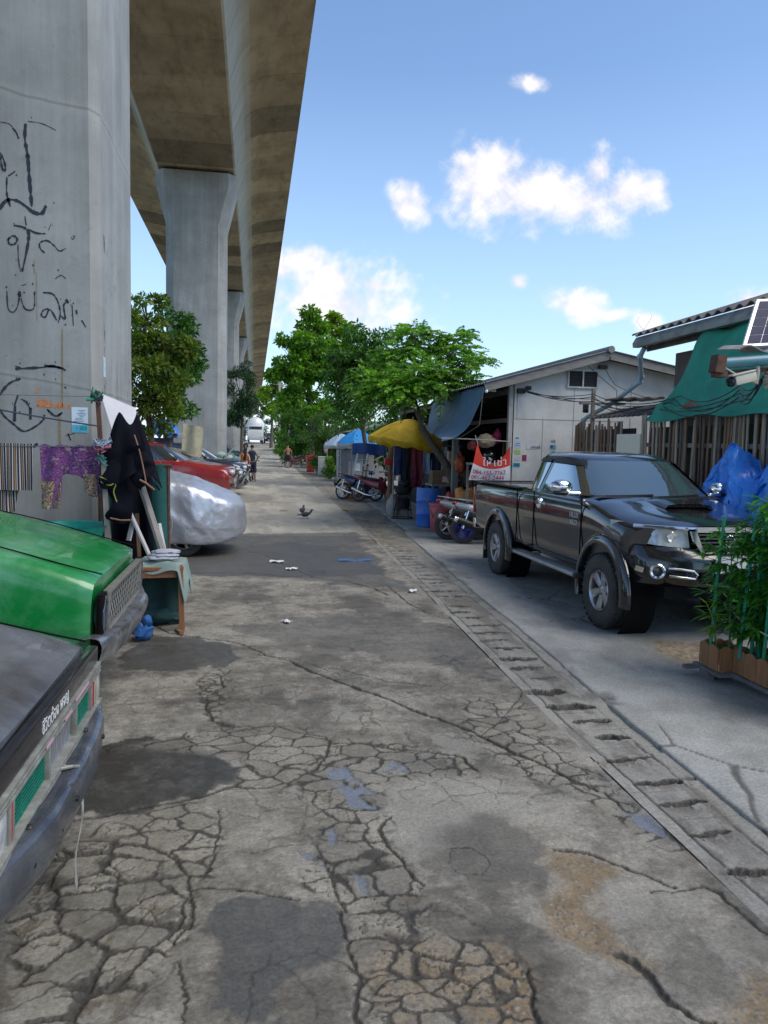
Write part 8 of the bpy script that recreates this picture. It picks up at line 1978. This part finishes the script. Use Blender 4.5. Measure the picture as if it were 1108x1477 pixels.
# heap with blue and white tarpaulin on the pier's far side
hp = MB(); hp.sheet(lambda u, v: (-.55+1.1*u, -.5+1.0*v, .55*math.sin(PI*u)**.6*math.sin(PI*v)**.6+.12*MN.noise(Vector((u*6,v*5,0)))+.06*math.sin(u*21+v*9)), 40, 30, .006)
tag(hp.obj('bright_blue_sheet', mat('sheet_bright_blue', (.03,.20,.62), .35, var=.45, scale=7), loc=(-3.0,26.0,2.02), smooth=40), 'bright blue and white sheeting heaped high behind the red pickup', 'sheeting')
hs = thing('junk_stack', 'stack of household junk behind the red pickup, under bright blue sheeting', 'junk', (-3.0,26.0,0)); g = random.Random(2)
for k in range(12):
    q = MB(); q.box((g.uniform(-.5,.5),g.uniform(-.4,.4),.15+.17*k),(g.uniform(.4,.9),g.uniform(.4,.7),.17),(0,0,g.uniform(-.3,.3)),bev=.02); q.obj('bundle', mat('junk', [(.25,.2,.18),(.3,.12,.1),(.12,.12,.16),(.36,.33,.3)][k % 4], .8, var=.3), hs)
sg = MB(); sg.sheet(lambda u, v: (-.35+.75*u+.15*v, .05*math.sin(u*8), .05+2.45*v*(1-.05*u)), 14, 12, .03); tag(sg.obj('pale_sheet', mat('sheet_pale_yellow', (.46,.42,.28), .8, var=.25, scale=3), loc=(-2.45,30.0,0), smooth=40), 'pale cloth-covered stack leaning on the second pier', 'stack')
lp = MB(); lp.bar((0,0,0),(.72,.2,.95),.10,.06); tag(lp.obj('leaning_beam', mat('beam_grey_green', (.24,.27,.22), .7), loc=(-1.55,34.5,.75), smooth=0), 'grey-green beam slanting up before the second pier', 'beam')
lq = MB(); lq.box((0,0,.37),(.3,.25,.74)); tag(lq.obj('beam_trestle', WOODG, loc=(-1.5,34.5,.02), smooth=0), 'wooden block under the slanting grey-green beam', 'trestle')
rk2 = thing('laundry_cart', 'cart heaped with pale green and blue goods near the walking woman', 'cart', (-1.15,37.0,0)); g = random.Random(5)
q = MB(); q.box((0,0,.55),(1.1,1.4,.08)); 
for sx in (-1,1):
    for sy in (-1,1): q.box((sx*.45,sy*.55,.27),(.06,.06,.54))
q.obj('tray', GMET, rk2, smooth=0)
for k in range(9): 
    q = MB(); q.blob((g.uniform(-.4,.4),g.uniform(-.5,.5),.72+.09*k*.7),(.26,.26,.15),2,.4,seed=k); q.obj('goods', mat('goods', [(.30,.42,.36),(.16,.26,.33),(.40,.42,.42),(.10,.25,.16)][k % 4], .8, var=.3), rk2, smooth=60)
q = MB(); q.blob((0,0,0),(.13,.10,.34),2,.2,seed=4); tag(q.obj('hanging_cloth', mat('cloth_pinkish', (.42,.32,.33), .85, var=.4, scale=9), loc=(4.12,45.0,1.62), smooth=60), 'pinkish cloth hanging in front of the bushes near the pale umbrella', 'cloth')
q = MB(); q.tube([(0,0,0),(0,0,2.1)], .03, 8); tag(q.obj('cloth_pole', WOODG, loc=(4.2,45.05,.02)), 'thin pole holding the pinkish cloth', 'pole')
# ------------------------------------------------------------------ litter and birds on the road
LIT = flat('paper_white', (.68,.68,.68), .7)
for k, (x, y, s, lb) in enumerate([(.36,12.05,.11,'scrap of white paper on the damp road patch, further scrap'),(.56,11.35,.08,'torn white tissue on the damp road patch, nearer scrap'),(2.02,9.55,.07,'white scrap beside the drain edge'),(.35,7.95,.05,'tiny white scrap in the middle of the cracked road')]):
    q = MB(); q.sheet(lambda u, v, s=s: (s*(u-.5)*2, s*(v-.5)*1.3+.02*math.sin(u*6), .012+.02*abs(math.sin(u*5+v*4))), 7, 6, .003); tag(q.obj('paper_scrap', LIT, loc=(x,y,0), rz=k*.8, smooth=30), lb, 'litter', 'paper scraps on the road')
LFO = mat('fallen_leaf_yellow', (.42,.32,.06), .7)
for k, (x, y, lb) in enumerate([(.82,21.2,'big yellow fallen leaf in the middle of the far road'),(2.75,18.6,'big yellow fallen leaf on the drain covers'),(2.55,21.4,'yellow fallen leaf further along the drain covers')]):
    q = MB(); blade(q, (-.14,0,.02), (1,.2,.15), .30, .14, 0, .2); q.f = q.f; tag(q.obj('fallen_leaf', LFO, loc=(x,y,.01), rz=k*1.1), lb, 'leaf', 'large fallen leaves')
bt = MB(); bt.sheet(lambda u, v: (.28*(u-.5)*2, .10*(v-.5)*2, .006+.008*math.sin(u*9)), 8, 4, .003); tag(bt.obj('blue_scrap', flat('scrap_blue', (.05,.14,.34), .6), loc=(1.62,12.25,.0)), 'flattened blue plastic strip on the damp road patch', 'litter')
def pigeon(label, loc, rz):
    t = thing('pigeon', label, 'bird', loc, rz, 'pigeons on the road'); G1 = mat('pigeon_grey', (.05,.055,.065), .7, var=.3); 
    q = MB(); P = [(-.16,0,.10),(-.10,0,.105),(-.02,0,.115),(.06,0,.14),(.10,0,.18),(.125,0,.215),(.15,0,.22),(.165,0,.217)]
    q.tube(catmull(P,4), [.010,.02,.035,.05,.058,.062,.062,.060,.058,.052,.045,.038,.034,.030,.028,.026,.027,.029,.030,.029,.026,.022,.017,.013,.012,.010,.009,.008,.004][:29], 12)
    q.box((-.21,0,.095),(.12,.05,.012)); q.obj('body', G1, t, smooth=60)
    b = MB(); b.tube([(.162,0,.217),(.19,0,.210)], [.006,.002], 6); b.obj('beak', flat('beak', (.08,.07,.06), .5), t)
    w_ = MB()
    for s in (-1,1): w_.blob((-.03,s*.052,.13),(.10,.014,.042),2,.05)
    w_.obj('wing', mat('pigeon_wing', (.085,.09,.10), .7, var=.4), t, smooth=60)
    l = MB()
    for s in (-1,1): l.tube([(.0,s*.025,.08),(.01,s*.025,.005)], .005, 5); l.box((.02,s*.025,.004),(.04,.025,.006))
    l.obj('leg', flat('pigeon_leg', (.25,.06,.05), .6), t)
pigeon('grey pigeon on the road, nearer of the two birds', (1.31,19.1,0), R(20)); pigeon('grey pigeon on the road, further of the two birds', (1.27,20.3,0), R(75))
# ------------------------------------------------------------------ people
def skin_body(name, J, E, m, parent, sub=2):
    """continuous body grown over a joint skeleton; J name -> (x,y,z,r)"""
    nm = list(J); me = bpy.data.meshes.new(name); me.from_pydata([J[k][:3] for k in nm], [(nm.index(a), nm.index(b)) for a, b in E], []); 
    o = bpy.data.objects.new(name, me); C.objects.link(o); sk = o.modifiers.new('s', 'SKIN'); sk.use_smooth_shade = True
    for k, v in zip(nm, me.skin_vertices[0].data):
        v.radius = (J[k][3], J[k][4] if len(J[k]) > 4 else J[k][3]); v.use_root = (k == nm[0])
    sb = o.modifiers.new('d', 'SUBSURF'); sb.levels = sub; sb.render_levels = sub
    dg = bpy.context.evaluated_depsgraph_get(); dg.update(); m2 = bpy.data.meshes.new_from_object(o.evaluated_get(dg)); o.modifiers.clear(); o.data = m2
    m2.materials.clear(); m2.materials.append(m); m2.polygons.foreach_set('use_smooth', [True]*len(m2.polygons)); o.parent = parent; return o
def hand_chain(J, E, w, d, s, side):
    """five short bent fingers rooted in a palm at wrist w, pointing along d"""
    w = Vector(w); d = Vector(d).normalized(); sd = d.cross(Vector((0,1,0))); sd = sd.normalized() if sd.length > .1 else Vector((1,0,0)); n = d.cross(sd)
    pc = w+d*.05*s; J['palm'+side] = (*pc, .026*s, .015*s); E.append(('wrist'+side, 'palm'+side))
    for i, (o, L) in enumerate(((-.027,.060),(-.010,.072),(.010,.070),(.027,.055))):
        b = pc+d*.035*s+sd*o*s; J[f'f{i}a'+side] = (*b, .009*s); J[f'f{i}b'+side] = (*(b+(d*.7+n*.35)*L*.5*s), .0085*s); J[f'f{i}c'+side] = (*(b+(d*.9+n*.9)*L*.62*s), .007*s)
        E += [('palm'+side, f'f{i}a'+side), (f'f{i}a'+side, f'f{i}b'+side), (f'f{i}b'+side, f'f{i}c'+side)]
    tb_ = pc-d*.01*s+sd*.03*s; J['ta'+side] = (*tb_, .011*s); J['tb'+side] = (*(tb_+(sd*.6+d*.7)*.04*s), .009*s); E += [('palm'+side,'ta'+side),('ta'+side,'tb'+side)]
def person(label, loc, rz, h, hip, sk, pose, skinc):
    t = thing('person', label, 'person', loc, rz); s = h/1.70; P = lambda x, y, z: (x*s, y*s, z*s)
    SK = mat('skin', skinc, .5, var=.08)
    J = {}; E = []
    def add(k, p, r, frm=None, r2=None):
        J[k] = (*P(*p), r*s, (r2 or r)*s)
        if frm: E.append((frm, k))
    add('pelvis', pose['pelvis'], .125, None, .10); px, py, pz = pose['pelvis']
    ln = pose.get('lean', (0,0)); tx = lambda f: (px+ln[0]*f, py+ln[1]*f)
    add('waist', (*tx(.4), pz+.16), .105, 'pelvis', .08); add('chest', (*tx(.8), pz+.33), .135, 'waist', .095); add('neckb', (*tx(1.0), pz+.47), .06, 'chest'); add('neck', (*tx(1.05), pz+.53), .05, 'neckb')
    hx, hy = pose.get('head', (0,0)); add('head', (tx(1.1)[0]+hx*.5, tx(1.1)[1]+hy*.5, pz+.60), .078, 'neck', .08); add('crown_', (tx(1.1)[0]+hx, tx(1.1)[1]+hy, pz+.70), .075, 'head', .085)
    for sd, q in (('L',1),('R',-1)):
        sh = (tx(.95)[0]+q*.17, tx(.95)[1], pz+.43); add('sh'+sd, sh, .055, 'neckb'); el, wr_ = pose['arm'+sd]
        add('el'+sd, el, .042, 'sh'+sd); add('wrist'+sd, wr_, .028, 'el'+sd)
        d = Vector(wr_)-Vector(el); 
        hand_chain(J, E, Vector(P(*wr_)), d, s, sd)
        hpj = (px+q*.085, py, pz-.06); add('hip'+sd, hpj, .088, 'pelvis'); kn, an, toe = pose['leg'+sd]; add('kn'+sd, kn, .058, 'hip'+sd); 
        mid = tuple(a+(b-a)*.3 for a, b in zip(kn, an)); add('calf'+sd, mid, .056, 'kn'+sd); add('an'+sd, an, .036, 'calf'+sd); add('toe'+sd, toe, .034, 'an'+sd, .028)
    b = skin_body('body', J, E, SK, t)
    return t, J, s, P
def face(t, c, s, fwd, skinc):
    """nose, mouth and ears on the head of centre c facing fwd"""
    c = Vector(c); f = Vector(fwd).normalized(); r = f.cross(Vector((0,0,1))).normalized(); SK = mat('skin_face', skinc, .5)
    q = MB(); q.blob(c+f*.083*s-Vector((0,0,.015*s)),(.012*s,.012*s,.018*s),1,0)
    for k in (-1,1): q.blob(c+r*k*.080*s-Vector((0,0,.01*s)),(.012*s,.02*s,.028*s),1,0)
    q.obj('nose_and_ears', SK, t, smooth=60)
    e = MB()
    for k in (-1,1): e.blob(c+f*.074*s+r*k*.03*s+Vector((0,0,.015*s)),(.010*s,.010*s,.007*s),1,0)
    e.obj('eyes', flat('eye_dark', (.02,.015,.012), .3), t, smooth=60)
    m_ = MB(); m_.blob(c+f*.075*s-Vector((0,0,.055*s)),(.02*s,.012*s,.007*s),1,0); m_.obj('mouth', flat('lips', (.30,.09,.07), .5), t, smooth=60)
# woman seen from behind: orange top, frilled pink skirt, walking away
wl = (-.44,34.7,0)
t, J, s, P = person('woman with long dark hair, orange top and frilled pink skirt, walking away', wl, 0, 1.62, 0, 1, dict(pelvis=(0,0,.93), lean=(.02,.03), head=(.03,.03), armL=((.26,-.02,1.10),(.22,.10,.88)), armR=((-.25,-.02,1.10),(-.25,.06,.86)), legL=((.13,-.10,.50),(.20,-.36,.20),(.25,-.38,.08)), legR=((-.09,.06,.48),(-.13,.0,.07),(-.14,.13,.03))), (.52,.33,.24))
q = MB(); q.lathe([(.125,.0),(.14,.10),(.15,.24),(.165,.36),(.15,.44),(.08,.47)], 22, Matrix.Translation(P(.0,.0,.98)) @ Matrix.Scale(s,4) @ Matrix.Scale(.72,4,(0,1,0)), cap=False); q.obj('orange_top', mat('top_orange', (.50,.15,.02), .8, var=.1), t, smooth=60)
q = MB()
def skf(u, v):
    a = 2*PI*u; tier = .0 if v < .5 else .035; r = .135+.10*v+tier+.014*math.sin(a*11)*v; return P(r*math.cos(a), r*.78*math.sin(a)-.02*v, 1.03-.40*v)
q.grid(skf, 60, 14, cu=True); q.obj('pink_skirt', mat('skirt_pink', (.62,.42,.45), .85, var=.08), t, smooth=60)
q = MB(); q.blob(P(.052,.055,1.625),(.095*s,.10*s,.105*s),3,.03); q.sheet(lambda u, v: P(-.07+.16*u*(1-.2*v)+.03, -.055-.03*math.sin(PI*u)-.055*v+.02*v*v, 1.62-.52*v), 10, 14, .03); q.obj('hair', mat('hair_black', (.012,.009,.008), .4, var=.3), t, smooth=60)
face(t, P(.055,.068,1.60), s, (.1,1,0), (.52,.33,.24))
# person with a motorbike beside her
t, J, s, P = person('man in dark clothes standing at his motorbike beside the woman', (-.10,36.8,0), R(0), 1.70, 0, 1, dict(pelvis=(0,0,.95), lean=(.0,.08), head=(0,.05), armL=((.27,.06,1.14),(.22,.32,1.02)), armR=((-.26,.08,1.14),(-.2,.34,1.02)), legL=((.13,.06,.50),(.15,.0,.07),(.16,.14,.03)), legR=((-.11,.10,.50),(-.12,.05,.07),(-.12,.19,.03))), (.34,.20,.13))
q = MB(); q.lathe([(.14,.0),(.15,.10),(.155,.24),(.17,.38),(.15,.46),(.075,.50)], 22, Matrix.Translation(P(.0,.02,.97)) @ Matrix.Scale(s,4) @ Matrix.Scale(.75,4,(0,1,0)), cap=False); q.obj('dark_shirt', mat('shirt_navy', (.02,.025,.05), .85, var=.15), t, smooth=60)
q = MB()
for k in (-1,1): q.tube([P(k*.085,0,.95),P(k*.12,.07,.52),P(k*.13,.06,.42)], [.12*s,.085*s,.08*s], 14)
q.obj('shorts', mat('shorts_navy', (.022,.028,.05), .85), t, smooth=60)
q = MB(); q.blob(P(0,.115,1.66),(.088*s,.10*s,.085*s),3,.03); q.obj('hair', mat('hair_black2', (.010,.009,.008), .5), t, smooth=60); face(t, P(0,.135,1.635), s, (0,1,0), (.34,.20,.13))
motorcycle('dark motorbike held by the man beside the walking woman', (-.12,37.5,.0), R(84), MBK, ALLOY, SEATB, group='motorbikes far down the street')
# shirtless man standing by the loaded motorbike
t, J, s, P = person('shirtless man in dark shorts standing with his back turned by the bushes', (2.36,55.4,.02), R(0), 1.68, 0, 1, dict(pelvis=(0,0,.95), lean=(0,.06), head=(0,.07), armL=((.28,.02,1.16),(.27,.14,.95)), armR=((-.28,.04,1.14),(-.22,.20,.98)), legL=((.10,.04,.50),(.11,-.01,.07),(.12,.12,.03)), legR=((-.10,.05,.50),(-.12,.0,.07),(-.13,.13,.03))), (.33,.155,.085))
q = MB(); q.tube([P(0,0,1.02),P(0,0,.90)], [.155*s,.165*s], 18)
for k in (-1,1): q.tube([P(k*.085,0,.92),P(k*.105,.045,.52)], [.115*s,.11*s], 14)
q.obj('shorts', mat('shorts_dark', (.02,.02,.03), .85), t, smooth=60)
q = MB(); q.blob(P(0,.135,1.665),(.085*s,.09*s,.075*s),3,.03); q.obj('hair', mat('hair_brown_black', (.02,.013,.01), .5), t, smooth=60); face(t, P(0,.14,1.635), s, (0,1,0), (.33,.155,.085))
